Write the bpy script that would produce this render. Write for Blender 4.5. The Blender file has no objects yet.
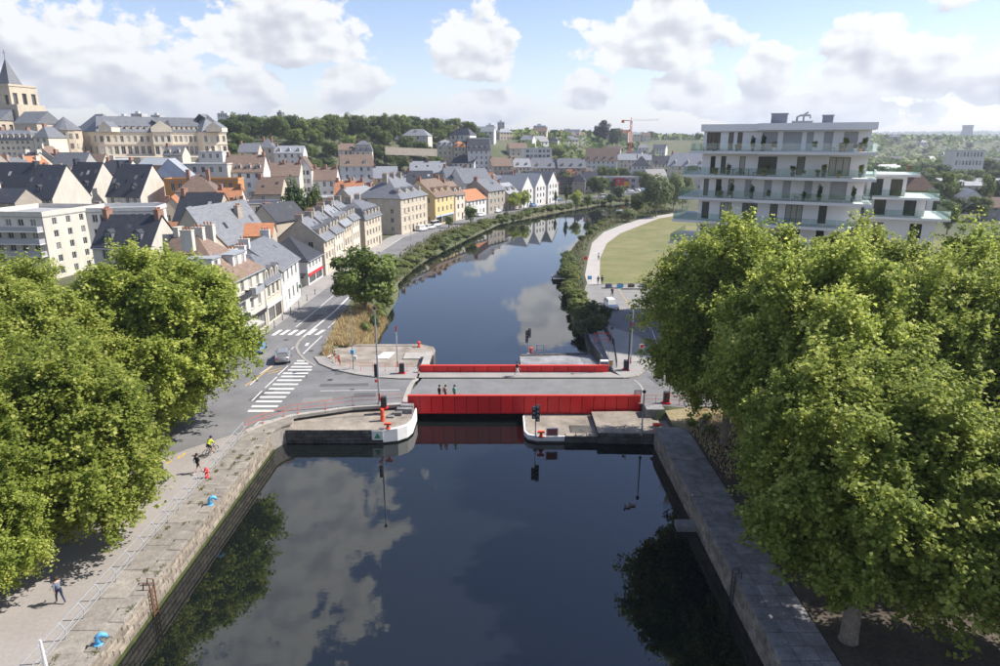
import bpy, bmesh, math, random
import numpy as np
from mathutils import Vector, Matrix
random.seed(7); RNG = np.random.default_rng(11)
S = bpy.context.scene
COL = S.collection
R = math.radians
# ---------------------------------------------------------------- camera
HAZE = 0.00018
CAMH, F, PT = 26.0, 666.7, R(16.0)
cam = bpy.data.cameras.new('camera'); cam.lens = 24.0; cam.sensor_width = 36.0
cam.clip_start = 0.5; cam.clip_end = 20000
camo = bpy.data.objects.new('camera', cam); COL.objects.link(camo)
camo.location = (0, 0, CAMH); camo.rotation_euler = (math.pi/2 - PT, 0, 0)
S.camera = camo
# ---------------------------------------------------------------- sun, exposure
SUN_EL, SUN_AZ = 46.0, 10.0           # azimuth counted from +x towards +y
sl = bpy.data.lights.new('sun', 'SUN'); sl.energy = 3.9; sl.angle = R(0.55); sl.color = (1.0, .945, .87)
so = bpy.data.objects.new('sun', sl); COL.objects.link(so)
sd = Vector((math.cos(R(SUN_EL))*math.cos(R(SUN_AZ)), math.cos(R(SUN_EL))*math.sin(R(SUN_AZ)), math.sin(R(SUN_EL))))
so.rotation_euler = (-sd).to_track_quat('-Z', 'Y').to_euler(); so.location = sd*300
S.view_settings.view_transform = 'Standard'; S.view_settings.look = 'None'
S.view_settings.gamma = 1.0; S.view_settings.exposure = 1.0
try: S.view_settings.use_curve_mapping = False
except Exception: pass
# ---------------------------------------------------------------- sky
W = bpy.data.worlds.new('World'); S.world = W; W.use_nodes = True
def world():
    nt = W.node_tree; N = nt.nodes; L = nt.links; N.clear()
    def math_(op, a, b=None, c=None, clamp=False):
        n = N.new('ShaderNodeMath'); n.operation = op; n.use_clamp = clamp
        for i, v in enumerate((a, b, c)):
            if v is None: continue
            if isinstance(v, (int, float)): n.inputs[i].default_value = v
            else: L.new(v, n.inputs[i])
        return n.outputs[0]
    def mrange(v, a, b, c, d):
        n = N.new('ShaderNodeMapRange'); n.interpolation_type = 'SMOOTHSTEP'
        L.new(v, n.inputs[0])
        for i, q in enumerate((a, b, c, d)): n.inputs[i+1].default_value = q
        return n.outputs[0]
    out = N.new('ShaderNodeOutputWorld')
    sky = N.new('ShaderNodeTexSky'); sky.sky_type = 'NISHITA'; sky.sun_disc = False
    sky.sun_elevation = R(SUN_EL); sky.sun_rotation = R(90 - SUN_AZ)
    sky.air_density = 1.0; sky.dust_density = 0.2; sky.ozone_density = 2.0
    bg = N.new('ShaderNodeBackground'); bg.inputs[1].default_value = 0.088
    tn_ = N.new('ShaderNodeVectorMath'); tn_.operation = 'MULTIPLY'; L.new(sky.outputs[0], tn_.inputs[0]); tn_.inputs[1].default_value = (1.06,.95,1.0); L.new(tn_.outputs[0], bg.inputs[0])
    tc = N.new('ShaderNodeTexCoord'); sx = N.new('ShaderNodeSeparateXYZ'); L.new(tc.outputs['Generated'], sx.inputs[0])
    X, Y, Z = sx.outputs
    az = math_('MULTIPLY', math_('ARCTAN2', X, Y), 57.2958)
    el = math_('MULTIPLY', math_('ARCSINE', Z), 57.2958)
    def noise(vec, scale, detail=7, rough=.55):
        n = N.new('ShaderNodeTexNoise'); n.inputs['Scale'].default_value = scale
        n.inputs['Detail'].default_value = detail; n.inputs['Roughness'].default_value = rough
        L.new(vec, n.inputs['Vector']); return n.outputs[0]
    cb = N.new('ShaderNodeCombineXYZ'); L.new(az, cb.inputs[0]); L.new(math_('MULTIPLY', el, 1.35), cb.inputs[1])
    fb = noise(cb.outputs[0], .26, 9, .60)
    cb2 = N.new('ShaderNodeCombineXYZ'); L.new(math_('ADD', az, .45), cb2.inputs[0]); L.new(math_('ADD', math_('MULTIPLY', el, 1.35), .85), cb2.inputs[1])
    fb2 = noise(cb2.outputs[0], .26, 2.5, .5); fbs = noise(cb.outputs[0], .26, 2.5, .5)
    # single cumulus heaps low over the horizon: azimuth, elevation of base, half width, height (degrees)
    heaps = [(-2.0,5.8,3.9,5.2), (-1.5,2.4,5.2,2.0), (12.2,6.6,6.4,5.8), (6.6,3.6,2.6,2.2), (20.2,4.2,2.5,3.6), (28.4,4.0,6.0,5.6),
             (35.5,3.4,3.4,3.0), (15.0,3.6,4.2,2.0), (-30,3.6,10,6.0), (-37,5.5,7,6.5), (-17,6.8,7.5,5.5), (-12.2,3.6,3.4,2.8), (-19,3.6,2.8,2.2),
             (-24,2.6,7,1.8), (24,2.2,9,1.5),
             (5.5,13.0,5.0,5.5), (-24,27,15,19), (-36,22,12,12), (38,24,10,9)]
    def field(el):
      D = None
      for a, e, w, h in heaps:
        dx = math_('DIVIDE', math_('SUBTRACT', az, a), w)
        v = math_('SUBTRACT', el, e)
        up = math_('DIVIDE', math_('MAXIMUM', v, 0.0), h)
        dn = math_('DIVIDE', math_('MAXIMUM', math_('MULTIPLY', v, -1.0), 0.0), 1.5)
        r = math_('SQRT', math_('ADD', math_('MULTIPLY', dx, dx), math_('ADD', math_('MULTIPLY', up, up), math_('MULTIPLY', dn, dn))))
        d = math_('SUBTRACT', 1.0, r)
        D = d if D is None else math_('MAXIMUM', D, d)
      return math_('MAXIMUM', D, -.75)
    D = field(el); Du = field(math_('ADD', el, 1.5))
    D1 = math_('ADD', D, math_('MULTIPLY', math_('SUBTRACT', fb, .5), 2.0))
    m1 = mrange(D1, .06, .22, 0, 1)
    # the same kind of cloud field overhead, on a flat layer
    zz = math_('MAXIMUM', Z, .02)
    pl = N.new('ShaderNodeCombineXYZ'); L.new(math_('DIVIDE', X, zz), pl.inputs[0]); L.new(math_('DIVIDE', Y, zz), pl.inputs[1]); pl.inputs[2].default_value = 4.3
    f3 = noise(pl.outputs[0], .62, 7, .52)
    m2 = math_('MULTIPLY', mrange(f3, .50, .64, 0, .95), math_('MAXIMUM', mrange(el, 50, 62, 0, 1), mrange(math_('ABSOLUTE', az), 46, 60, 0, 1)))
    # cloud brightness: lit tops, grey bases
    rel = math_('ADD', math_('MULTIPLY', math_('SUBTRACT', fbs, fb2), 3.0), math_('MULTIPLY', math_('SUBTRACT', fb, fbs), 1.3))
    over = math_('ADD', Du, math_('MULTIPLY', math_('SUBTRACT', fb2, .5), 1.6))
    sh = math_('SUBTRACT', math_('ADD', .90, math_('MULTIPLY', rel, .62)), math_('MULTIPLY', mrange(over, -.15, .95, 0, 1), .40))
    sh = math_('ADD', sh, 0.0, clamp=True)
    ramp = N.new('ShaderNodeValToRGB'); L.new(sh, ramp.inputs[0])
    e = ramp.color_ramp.elements
    e[0].position = .15; e[0].color = (.46,.48,.55,1); e[1].position = .84; e[1].color = (.80,.805,.81,1)
    k = e.new(.5); k.color = (.59,.605,.65,1)
    bc = N.new('ShaderNodeBackground'); L.new(ramp.outputs[0], bc.inputs[0]); bc.inputs[1].default_value = .64
    mask = math_('MAXIMUM', math_('MULTIPLY', m1, .96), m2)
    # thin veil near the horizon
    mx = N.new('ShaderNodeMixShader'); L.new(mask, mx.inputs[0]); L.new(bg.outputs[0], mx.inputs[1]); L.new(bc.outputs[0], mx.inputs[2])
    veil = N.new('ShaderNodeBackground'); veil.inputs[0].default_value = (.50,.57,.68,1); veil.inputs[1].default_value = .62
    m3 = N.new('ShaderNodeMixShader'); L.new(math_('MULTIPLY', mrange(el, -.5, 6.5, 1, 0), .45), m3.inputs[0]); L.new(mx.outputs[0], m3.inputs[1]); L.new(veil.outputs[0], m3.inputs[2])
    L.new(m3.outputs[0], out.inputs[0])
world()
# ---------------------------------------------------------------- photo pixel -> place
CP, SP = math.cos(PT), math.sin(PT)
def ray(px, py):
    u = (px-500)/F; v = (333-py)/F
    return (u, CP+v*SP, -SP+v*CP)
def P(px, py, z=0.0):                     # where a pixel meets the level z
    d = ray(px, py); t = (z-CAMH)/d[2]
    return (d[0]*t, d[1]*t)
def PZ(px, py, zc):                       # the point of a pixel at depth zc
    d = ray(px, py); return (d[0]*zc, d[1]*zc, CAMH+d[2]*zc)
def topz(x, y, py):                       # height of a pixel row above the place (x, y)
    d = ray(500, py); return CAMH + d[2]*y/d[1]
# ---------------------------------------------------------------- the lie of the land
TOE = [(-84,-200),(-88,120),(-96,200),(-92,300),(-55,352),(-10,392),(50,475),(110,610),(210,780),(520,980),(1900,1700),(6000,4200)]
def polydist(x, y, line):
    best = None; bs = None
    for (ax, ay), (bx, by) in zip(line[:-1], line[1:]):
        ux, uy = bx-ax, by-ay; L2 = ux*ux+uy*uy
        t = np.clip(((x-ax)*ux+(y-ay)*uy)/L2, 0, 1)
        dx, dy = x-(ax+t*ux), y-(ay+t*uy)
        d = np.sqrt(dx*dx+dy*dy); s = np.where(ux*(y-ay)-uy*(x-ax) > 0, 1.0, -1.0)
        if best is None: best, bs = d, s
        else:
            c = d < best; best = np.where(c, d, best); bs = np.where(c, s, bs)
    return best*bs
def sstep(a): a = np.clip(a, 0, 1); return a*a*(3-2*a)
def hill(x, y):
    x = np.asarray(x, float); y = np.asarray(y, float)
    d = polydist(x, y, TOE)
    z = (18.5+9*sstep((y-300)/110))*sstep(d/78)
    far = np.sqrt(x*x+y*y)
    z = z + 70*sstep((far-3000)/4000)*(0.75+.25*np.sin(x*.0011+1)*np.cos(y*.0007))
    z = z + sstep((far-420)/500)*(1.2*np.sin(x*.021)*np.sin(y*.017))
    return z
def T(x, y): return float(hill(x, y))
NW = -1.9   # water level
CANAL_L = [(-8.5,72),(-8.5,86.5),(-17,87.5),(-18.2,100),(-18.5,120),(-20.5,134),(-19.5,150),(-17.0,166),(-9,200),(0,236),(20,272),(46,311),(67,325),(110,342),(180,356)]
CANAL_R = [(190,340),(120,326),(80,318),(64,306),(44,262),(30,222),(20.5,186),(16,164),(13.0,140),(12.0,120),(11.2,102),(12.3,92),(12.3,72)]
CANAL = CANAL_L + CANAL_R
def inside(x, y, poly):
    r = np.zeros(np.shape(x), bool); n = len(poly)
    for i in range(n):
        x1, y1 = poly[i]; x2, y2 = poly[(i+1) % n]
        if y1 == y2: continue
        c = ((y1 > y) != (y2 > y)) & (x < (x2-x1)*(y-y1)/(y2-y1)+x1)
        r ^= c
    return r
def ground(x, y):
    x = np.asarray(x, float); y = np.asarray(y, float)
    z = hill(x, y)
    near = (np.abs(x) < 300) & (y < 420)
    e = np.abs(polydist(x, y, CANAL+CANAL[:1]))
    ins = inside(x, y, CANAL)
    bank = np.where(ins, NW-.3-np.minimum(2.5, e*.6), np.minimum(z, NW-.15+e*.62))
    z = np.where(near, np.minimum(z, bank), z)
    hard = (x > -24.2) & (x < 17.0) & (y < 60.5) | (x > -22) & (x < 14.8) & (y >= 60.5) & (y < 84.5)
    return np.where(hard, -4.5, z)
def GZ(x, y): return float(ground(x, y))
# ---------------------------------------------------------------- mesh building
class MB:
    def __init__(s): s.v = []; s.f = []; s.m = []
    def add(s, vs, fs, mi=0):
        b = len(s.v); s.v += [tuple(q) for q in vs]
        for f in fs: s.f.append(tuple(b+i for i in f)); s.m.append(mi)
        return s
    def box(s, x0, x1, y0, y1, z0, z1, mi=0):
        return s.add([(x0,y0,z0),(x1,y0,z0),(x1,y1,z0),(x0,y1,z0),(x0,y0,z1),(x1,y0,z1),(x1,y1,z1),(x0,y1,z1)],
            [(0,3,2,1),(4,5,6,7),(0,1,5,4),(1,2,6,5),(2,3,7,6),(3,0,4,7)], mi)
    def cbox(s, x0, x1, y0, y1, z0, z1, c=.02, mi=0):        # box with a chamfered top
        return s.add([(x0,y0,z0),(x1,y0,z0),(x1,y1,z0),(x0,y1,z0),(x0,y0,z1-c),(x1,y0,z1-c),(x1,y1,z1-c),(x0,y1,z1-c),
            (x0+c,y0+c,z1),(x1-c,y0+c,z1),(x1-c,y1-c,z1),(x0+c,y1-c,z1)],
            [(0,3,2,1),(8,9,10,11),(0,1,5,4),(1,2,6,5),(2,3,7,6),(3,0,4,7),(4,5,9,8),(5,6,10,9),(6,7,11,10),(7,4,8,11)], mi)
    def quad(s, a, b, c, d, mi=0): return s.add([a,b,c,d], [(0,1,2,3)], mi)
    def prism(s, poly, z0, z1, mi=0, mtop=None):
        if sum(a[0]*b[1]-b[0]*a[1] for a, b in zip(poly, poly[1:]+poly[:1])) < 0: poly = poly[::-1]
        n = len(poly)
        s.add([(x,y,z0) for x,y in poly]+[(x,y,z1) for x,y in poly],
              [tuple(range(n-1,-1,-1))]+[(i,(i+1)%n,n+(i+1)%n,n+i) for i in range(n)], mi)
        return s.add([(x,y,z1) for x,y in poly], [tuple(range(n))], mi if mtop is None else mtop)
    def tube(s, pts, r, n=6, mi=0, cap=True):
        pts = [Vector(p) for p in pts]; k = len(pts)
        rs = r if isinstance(r, (list, tuple)) else [r]*k
        b = len(s.v); prev = None
        for i, p in enumerate(pts):
            t = (pts[min(i+1,k-1)]-pts[max(i-1,0)]).normalized()
            if prev is None:
                a = Vector((0,0,1)) if abs(t.z) < .9 else Vector((1,0,0)); u = t.cross(a).normalized()
            else:
                u = (prev-t*prev.dot(t)); u = u.normalized() if u.length > 1e-6 else t.orthogonal().normalized()
            prev = u; w = t.cross(u)
            for j in range(n):
                a = 2*math.pi*j/n; q = p+(u*math.cos(a)+w*math.sin(a))*rs[i]; s.v.append(tuple(q))
        for i in range(k-1):
            for j in range(n):
                s.f.append((b+i*n+j, b+i*n+(j+1)%n, b+(i+1)*n+(j+1)%n, b+(i+1)*n+j)); s.m.append(mi)
        if cap:
            s.f.append(tuple(b+j for j in range(n-1,-1,-1))); s.m.append(mi)
            s.f.append(tuple(b+(k-1)*n+j for j in range(n))); s.m.append(mi)
        return s
    def lathe(s, prof, n=12, cx=0, cy=0, mi=0):
        b = len(s.v); k = len(prof)
        for r, z in prof:
            for j in range(n):
                a = 2*math.pi*j/n; s.v.append((cx+r*math.cos(a), cy+r*math.sin(a), z))
        for i in range(k-1):
            for j in range(n):
                s.f.append((b+i*n+j, b+i*n+(j+1)%n, b+(i+1)*n+(j+1)%n, b+(i+1)*n+j)); s.m.append(mi)
        s.f.append(tuple(b+j for j in range(n-1,-1,-1))); s.m.append(mi)
        s.f.append(tuple(b+(k-1)*n+j for j in range(n))); s.m.append(mi)
        return s
    def mesh(s, name, mats, smooth=False):
        me = bpy.data.meshes.new(name); me.from_pydata(s.v, [], s.f)
        mats = mats if isinstance(mats, (list, tuple)) else [mats]
        for m in mats: me.materials.append(m)
        if len(mats) > 1: me.polygons.foreach_set('material_index', s.m)
        if smooth: me.polygons.foreach_set('use_smooth', [True]*len(me.polygons))
        me.update(); return me
    def build(s, name, mats, parent=None, loc=(0,0,0), rz=0, smooth=False):
        return link(name, s.mesh(name, mats, smooth), parent, loc, rz)
def link(name, me, parent=None, loc=(0,0,0), rz=0):
    o = bpy.data.objects.new(name, me); COL.objects.link(o)
    o.location = loc; o.rotation_euler = (0,0,rz)
    if parent: o.parent = parent
    return o
def tag(o, label=None, cat=None, group=None, kind=None):
    if label: o['label'] = label
    if cat: o['category'] = cat
    if group: o['group'] = group
    if kind: o['kind'] = kind
    return o
def thing(name, label, cat, loc=(0,0,0), rz=0, group=None):
    o = bpy.data.objects.new(name, None); COL.objects.link(o); o.empty_display_size = .3
    o.location = loc; o.rotation_euler = (0,0,rz)
    return tag(o, label, cat, group)
KIDS = {}
def kids(o):
    return [c for c in bpy.data.objects if c.parent == o]
def copy_tree(o, parent=None, tree=None):
    tree = tree or kidmap(o)
    c = o.copy(); COL.objects.link(c); c.parent = parent
    for ch in tree.get(o, []): copy_tree(ch, c, tree)
    return c
def kidmap(root):
    m = {}
    for ch in root.children_recursive: m.setdefault(ch.parent, []).append(ch)
    return m
# ---------------------------------------------------------------- materials
def M(name, col, rough=.85, var=.18, scale=1.5, bump=0.0, bscale=None, metal=0.0, rand=0.0, world=False, col2=None, stretch=(1,1,1), spec=.3, fine=0.0, fscale=20):
    m = bpy.data.materials.new(name); m.use_nodes = True
    nt = m.node_tree; N = nt.nodes; L = nt.links; b = N['Principled BSDF']
    b.inputs['Roughness'].default_value = rough; b.inputs['Metallic'].default_value = metal
    b.inputs['Specular IOR Level'].default_value = spec
    if world: v = N.new('ShaderNodeNewGeometry').outputs['Position']
    else: v = N.new('ShaderNodeTexCoord').outputs['Object']
    mp = N.new('ShaderNodeMapping'); mp.inputs['Scale'].default_value = stretch; L.new(v, mp.inputs[0])
    n = N.new('ShaderNodeTexNoise'); n.inputs['Scale'].default_value = scale; n.inputs['Detail'].default_value = 6; n.inputs['Roughness'].default_value = .62
    L.new(mp.outputs[0], n.inputs['Vector'])
    rp = N.new('ShaderNodeValToRGB'); e = rp.color_ramp.elements
    e[0].position = .30; e[1].position = .70
    c2 = col2 or tuple(c*(1+var) for c in col); c1 = col if col2 else tuple(c*(1-var) for c in col)
    e[0].color = (*c1, 1); e[1].color = (*c2, 1); L.new(n.outputs[0], rp.inputs[0])
    c = rp.outputs[0]
    if fine:
        n2 = N.new('ShaderNodeTexNoise'); n2.inputs['Scale'].default_value = fscale; n2.inputs['Detail'].default_value = 3
        L.new(mp.outputs[0], n2.inputs['Vector'])
        mr = N.new('ShaderNodeMapRange'); mr.inputs[3].default_value = 1-fine; mr.inputs[4].default_value = 1+fine
        mr.inputs[1].default_value = .3; mr.inputs[2].default_value = .7; L.new(n2.outputs[0], mr.inputs[0])
        mm = N.new('ShaderNodeVectorMath'); mm.operation = 'SCALE'; L.new(c, mm.inputs[0]); L.new(mr.outputs[0], mm.inputs['Scale']); c = mm.outputs[0]
    if rand:
        oi = N.new('ShaderNodeObjectInfo')
        mr = N.new('ShaderNodeMapRange'); mr.inputs[3].default_value = 1-rand; mr.inputs[4].default_value = 1+rand; L.new(oi.outputs['Random'], mr.inputs[0])
        mm = N.new('ShaderNodeVectorMath'); mm.operation = 'SCALE'; L.new(c, mm.inputs[0]); L.new(mr.outputs[0], mm.inputs['Scale']); c = mm.outputs[0]
    L.new(c, b.inputs['Base Color'])
    if bump:
        n3 = N.new('ShaderNodeTexNoise'); n3.inputs['Scale'].default_value = bscale or scale*6; n3.inputs['Detail'].default_value = 5
        L.new(mp.outputs[0], n3.inputs['Vector'])
        bp = N.new('ShaderNodeBump'); bp.inputs['Strength'].default_value = bump; bp.inputs['Distance'].default_value = .05
        L.new(n3.outputs[0], bp.inputs['Height']); L.new(bp.outputs[0], b.inputs['Normal'])
    return m
def leafmat(name, c1, c2, c3, trans=.30, rand=.12):
    m = bpy.data.materials.new(name); m.use_nodes = True
    nt = m.node_tree; N = nt.nodes; L = nt.links; b = N['Principled BSDF']; out = N['Material Output']
    b.inputs['Roughness'].default_value = .55; b.inputs['Specular IOR Level'].default_value = .25
    at = N.new('ShaderNodeAttribute'); at.attribute_name = 'leaf'
    rp = N.new('ShaderNodeValToRGB'); e = rp.color_ramp.elements
    e[0].color = (*c1,1); e[1].color = (*c3,1); k = e.new(.55); k.color = (*c2,1)
    L.new(at.outputs['Fac'], rp.inputs[0])
    oi = N.new('ShaderNodeObjectInfo')
    mr = N.new('ShaderNodeMapRange'); mr.inputs[3].default_value = 1-rand; mr.inputs[4].default_value = 1+rand; L.new(oi.outputs['Random'], mr.inputs[0])
    mm = N.new('ShaderNodeVectorMath'); mm.operation = 'SCALE'; L.new(rp.outputs[0], mm.inputs[0]); L.new(mr.outputs[0], mm.inputs['Scale'])
    L.new(mm.outputs[0], b.inputs['Base Color'])
    tr = N.new('ShaderNodeBsdfTranslucent'); L.new(mm.outputs[0], tr.inputs[0])
    mx = N.new('ShaderNodeMixShader'); mx.inputs[0].default_value = trans
    L.new(b.outputs[0], mx.inputs[1]); L.new(tr.outputs[0], mx.inputs[2]); L.new(mx.outputs[0], out.inputs[0])
    return m
def glassmat(name, tint=(.9,.97,.95), mixf=.25, rough=.02):   # clear thin pane: part mirror, part see-through
    m = bpy.data.materials.new(name); m.use_nodes = True
    nt = m.node_tree; N = nt.nodes; L = nt.links; out = N['Material Output']
    g = N.new('ShaderNodeBsdfGlossy'); g.inputs['Roughness'].default_value = rough; g.inputs[0].default_value = (.8,.85,.85,1)
    t = N.new('ShaderNodeBsdfTransparent'); t.inputs[0].default_value = (*tint,1)
    fr = N.new('ShaderNodeLayerWeight'); fr.inputs[0].default_value = .35
    ad = N.new('ShaderNodeMath'); ad.operation = 'MULTIPLY_ADD'; ad.inputs[1].default_value = .6; ad.inputs[2].default_value = mixf; ad.use_clamp = True
    L.new(fr.outputs['Fresnel'], ad.inputs[0])
    mx = N.new('ShaderNodeMixShader'); L.new(ad.outputs[0], mx.inputs[0]); L.new(t.outputs[0], mx.inputs[1]); L.new(g.outputs[0], mx.inputs[2])
    L.new(mx.outputs[0], out.inputs[0]); return m
def panemat(name):                      # windows seen from outside: dark room or drawn curtain, glossy
    m = bpy.data.materials.new(name); m.use_nodes = True
    nt = m.node_tree; N = nt.nodes; L = nt.links; b = N['Principled BSDF']
    b.inputs['Roughness'].default_value = .06; b.inputs['Specular IOR Level'].default_value = .6
    oi = N.new('ShaderNodeObjectInfo'); rp = N.new('ShaderNodeValToRGB'); rp.color_ramp.interpolation = 'CONSTANT'
    e = rp.color_ramp.elements; e[0].color = (.02,.024,.03,1); e[1].position = .30; e[1].color = (.075,.08,.085,1)
    for p, c in ((.55,(.18,.18,.175,1)), (.76,(.40,.39,.36,1)), (.92,(.11,.10,.09,1))):
        k = e.new(p); k.color = c
    L.new(oi.outputs['Random'], rp.inputs[0]); L.new(rp.outputs[0], b.inputs['Base Color']); return m
ML = {}
def mk(key, *a, **k): ML[key] = M(key, *a, **k)
mk('asphalt', (.170,.168,.170), var=.20, scale=.25, world=True, fine=.10, fscale=6, bump=.15, bscale=30)
mk('asphalt_worn', (.235,.225,.215), var=.12, scale=.3, world=True, fine=.10, fscale=7, bump=.15, bscale=30)
mk('bridge_deck', (.185,.185,.185), var=.14, scale=.5, world=True, fine=.16, fscale=9, bump=.2, bscale=25)
mk('promenade', (.30,.272,.25), var=.10, scale=.22, world=True, fine=.08, fscale=5)
mk('pavement', (.30,.285,.27), var=.12, scale=.4, world=True, fine=.08, fscale=5)
mk('kerb', (.30,.28,.25), var=.15, scale=2, rand=.1)
mk('concrete', (.36,.34,.31), var=.16, scale=.8, world=True, fine=.1, fscale=8)
mk('path', (.40,.37,.34), var=.10, scale=.5, world=True, fine=.06)
mk('quay_stone', (.25,.225,.195), var=.25, scale=1.3, world=True, fine=.16, fscale=7, bump=.3, bscale=9, rand=.13)
mk('quay_wall', (.24,.205,.165), var=.38, scale=1.6, world=True, fine=.2, fscale=8, bump=.4, bscale=8, rand=.25)
mk('quay_slab', (.205,.20,.20), var=.38, scale=1.0, world=True, fine=.15, fscale=8, bump=.25, bscale=9, rand=.16)
mk('dark_stone', (.10,.094,.086), var=.5, scale=1.1, world=True, fine=.25, fscale=6, bump=.4, bscale=8, rand=.25)
mk('mortar', (.27,.25,.22), var=.2, scale=3, world=True)
mk('algae', (.060,.075,.022), var=.4, scale=2.5, world=True)
mk('platform', (.28,.245,.205), var=.36, scale=.6, world=True, fine=.15, fscale=8, bump=.2, bscale=9)
mk('platform_grey', (.25,.25,.26), var=.4, scale=.55, world=True, fine=.2, fscale=6, bump=.2, bscale=9)
mk('white_line', (.62,.61,.58), var=.12, scale=2, world=True, fine=.12, fscale=9)
mk('yellow_line', (.60,.36,.06), var=.15, scale=2, world=True, fine=.12, fscale=9)
mk('red_paint', (.74,.013,.016), rough=.36, var=.16, scale=1.2, stretch=(1,1,.35), fine=.07, fscale=8, rand=.14, spec=.5)
mk('red_trim', (.66,.05,.03), rough=.45, var=.1, scale=3)
mk('orange_red', (.68,.085,.035), rough=.5, var=.12, scale=4)
mk('blue_paint', (.12,.40,.66), rough=.45, var=.12, scale=5)
mk('galvanised', (.45,.47,.50), rough=.42, var=.12, scale=3, metal=.5)
mk('dark_metal', (.045,.047,.052), rough=.5, var=.2, scale=4)
mk('grey_pole', (.27,.29,.31), rough=.5, var=.1, scale=3)
mk('white_paint', (.72,.71,.69), rough=.55, var=.08, scale=3)
mk('rust', (.13,.055,.03), rough=.9, var=.4, scale=6)
mk('rubber', (.02,.02,.022), rough=.8, var=.2, scale=5)
mk('earth', (.075,.060,.045), var=.35, scale=.9, world=True, fine=.35, fscale=5, bump=.5, bscale=9)
mk('lawn', (.120,.140,.040), var=.2, scale=.13, world=True, col2=(.225,.20,.095), fine=.16, fscale=2.2)
mk('ground', (.060,.078,.030), scale=.03, world=True, col2=(.125,.12,.075), fine=.22, fscale=1.2)
mk('lamp_glass', (.7,.7,.65), rough=.2)
mk('dry_verge', (.20,.165,.085), var=.3, scale=.8, world=True, col2=(.33,.27,.16), fine=.2, fscale=4)
mk('skin', (.50,.31,.23), rough=.6, var=.05); mk('hair', (.05,.032,.02), rough=.7)
mk('cloth_black', (.02,.02,.024)); mk('cloth_yellow', (.62,.72,.04)); mk('cloth_green', (.05,.33,.24)); mk('cloth_white', (.7,.68,.66))
mk('cloth_grey', (.16,.18,.22)); mk('cloth_navy', (.025,.035,.08)); mk('cloth_orange', (.6,.25,.1)); mk('cloth_denim', (.07,.11,.2))
# walls
mk('cream', (.55,.515,.45), var=.11, scale=.8, fine=.05, stretch=(1,1,.3)); mk('white_wall', (.60,.59,.565), var=.10, scale=.8, fine=.05, stretch=(1,1,.3))
mk('stone', (.48,.415,.325), var=.13, scale=.8, fine=.10, fscale=5); mk('stone_pale', (.58,.52,.425), var=.10, scale=.6, fine=.08, fscale=5)
mk('stone_grey', (.33,.295,.25), var=.16, scale=.9, fine=.14, fscale=5); mk('beige', (.44,.385,.31), var=.07, scale=.5)
mk('yellow_wall', (.62,.47,.23), var=.06, scale=.5); mk('grey_wall', (.34,.335,.33), var=.1, scale=.5); mk('brick', (.30,.165,.12), var=.18, scale=1.4, fine=.12, fscale=9)
mk('orange_wall', (.55,.25,.075), var=.08, scale=.6); mk('pale_blue', (.42,.48,.57), var=.06, scale=.5); mk('dark_wall', (.10,.095,.09), var=.15)
mk('lavender', (.80,.775,.785), var=.04, scale=.3, rough=.7); mk('slab_white', (.68,.665,.655), var=.05, scale=.4, rough=.7)
# roofs
mk('slate', (.150,.156,.170), rough=.5, var=.22, scale=.9, stretch=(1,1,3), fine=.14, fscale=9, rand=.15); mk('slate_dark', (.045,.048,.058), rough=.5, var=.25, scale=1, stretch=(1,1,3), fine=.18, fscale=9, rand=.15)
mk('slate_light', (.26,.27,.29), rough=.45, var=.15, scale=.9, stretch=(1,1,3), fine=.1, fscale=9, rand=.1); mk('tile_brown', (.175,.125,.098), var=.22, scale=1, stretch=(1,1,3), fine=.2, fscale=8, rand=.15)
mk('tile_red', (.37,.165,.085), var=.22, scale=1.2, stretch=(1,1,3), fine=.2, fscale=8, rand=.15); mk('zinc', (.30,.325,.35), rough=.5, var=.1, scale=.8)
mk('flat_roof', (.33,.33,.34), var=.2, scale=.5, fine=.1); mk('chimney_pot', (.34,.15,.085), var=.2, scale=5)
mk('frame_white', (.70,.69,.66), rough=.5, var=.03); mk('frame_dark', (.05,.05,.055), rough=.5, var=.1); mk('shutter', (.38,.38,.40), rough=.6, var=.05)
mk('awning', (.40,.38,.36), var=.1); mk('shop_dark', (.035,.035,.04), rough=.3); mk('shop_yellow', (.58,.36,.06), rough=.5); mk('shop_red', (.5,.03,.04), rough=.5)
mk('bark', (.20,.165,.13), var=.3, scale=2.5, bump=.5, bscale=8, fine=.25, fscale=7)
mk('terracotta', (.45,.2,.1)); mk('far_wall', (.45,.44,.43), var=.1, scale=.2, rand=.2)
ML['pane'] = panemat('pane'); ML['clear'] = glassmat('clear', mixf=.10)
ML['balustrade'] = glassmat('balustrade', tint=(.86,.93,.92), mixf=.05)
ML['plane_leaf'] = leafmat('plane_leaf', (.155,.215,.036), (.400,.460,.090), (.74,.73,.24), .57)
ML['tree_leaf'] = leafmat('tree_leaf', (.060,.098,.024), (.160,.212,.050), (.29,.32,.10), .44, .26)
ML['dark_leaf'] = leafmat('dark_leaf', (.036,.066,.024), (.085,.130,.045), (.150,.195,.070), .36, .22)
ML['willow_leaf'] = leafmat('willow_leaf', (.11,.14,.06), (.22,.26,.12), (.34,.37,.19), .45, .15)
ML['shrub_leaf'] = leafmat('shrub_leaf', (.095,.130,.036), (.225,.260,.080), (.40,.40,.16), .45, .26)
ML['dry_grass'] = leafmat('dry_grass', (.32,.24,.115), (.58,.46,.25), (.78,.65,.40), .45, .1)
ML['bank_grass'] = leafmat('bank_grass', (.06,.075,.018), (.14,.145,.045), (.26,.22,.09), .3, .1)
ML['purple_leaf'] = leafmat('purple_leaf', (.018,.012,.016), (.035,.025,.03), (.06,.045,.05), .15)
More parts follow.
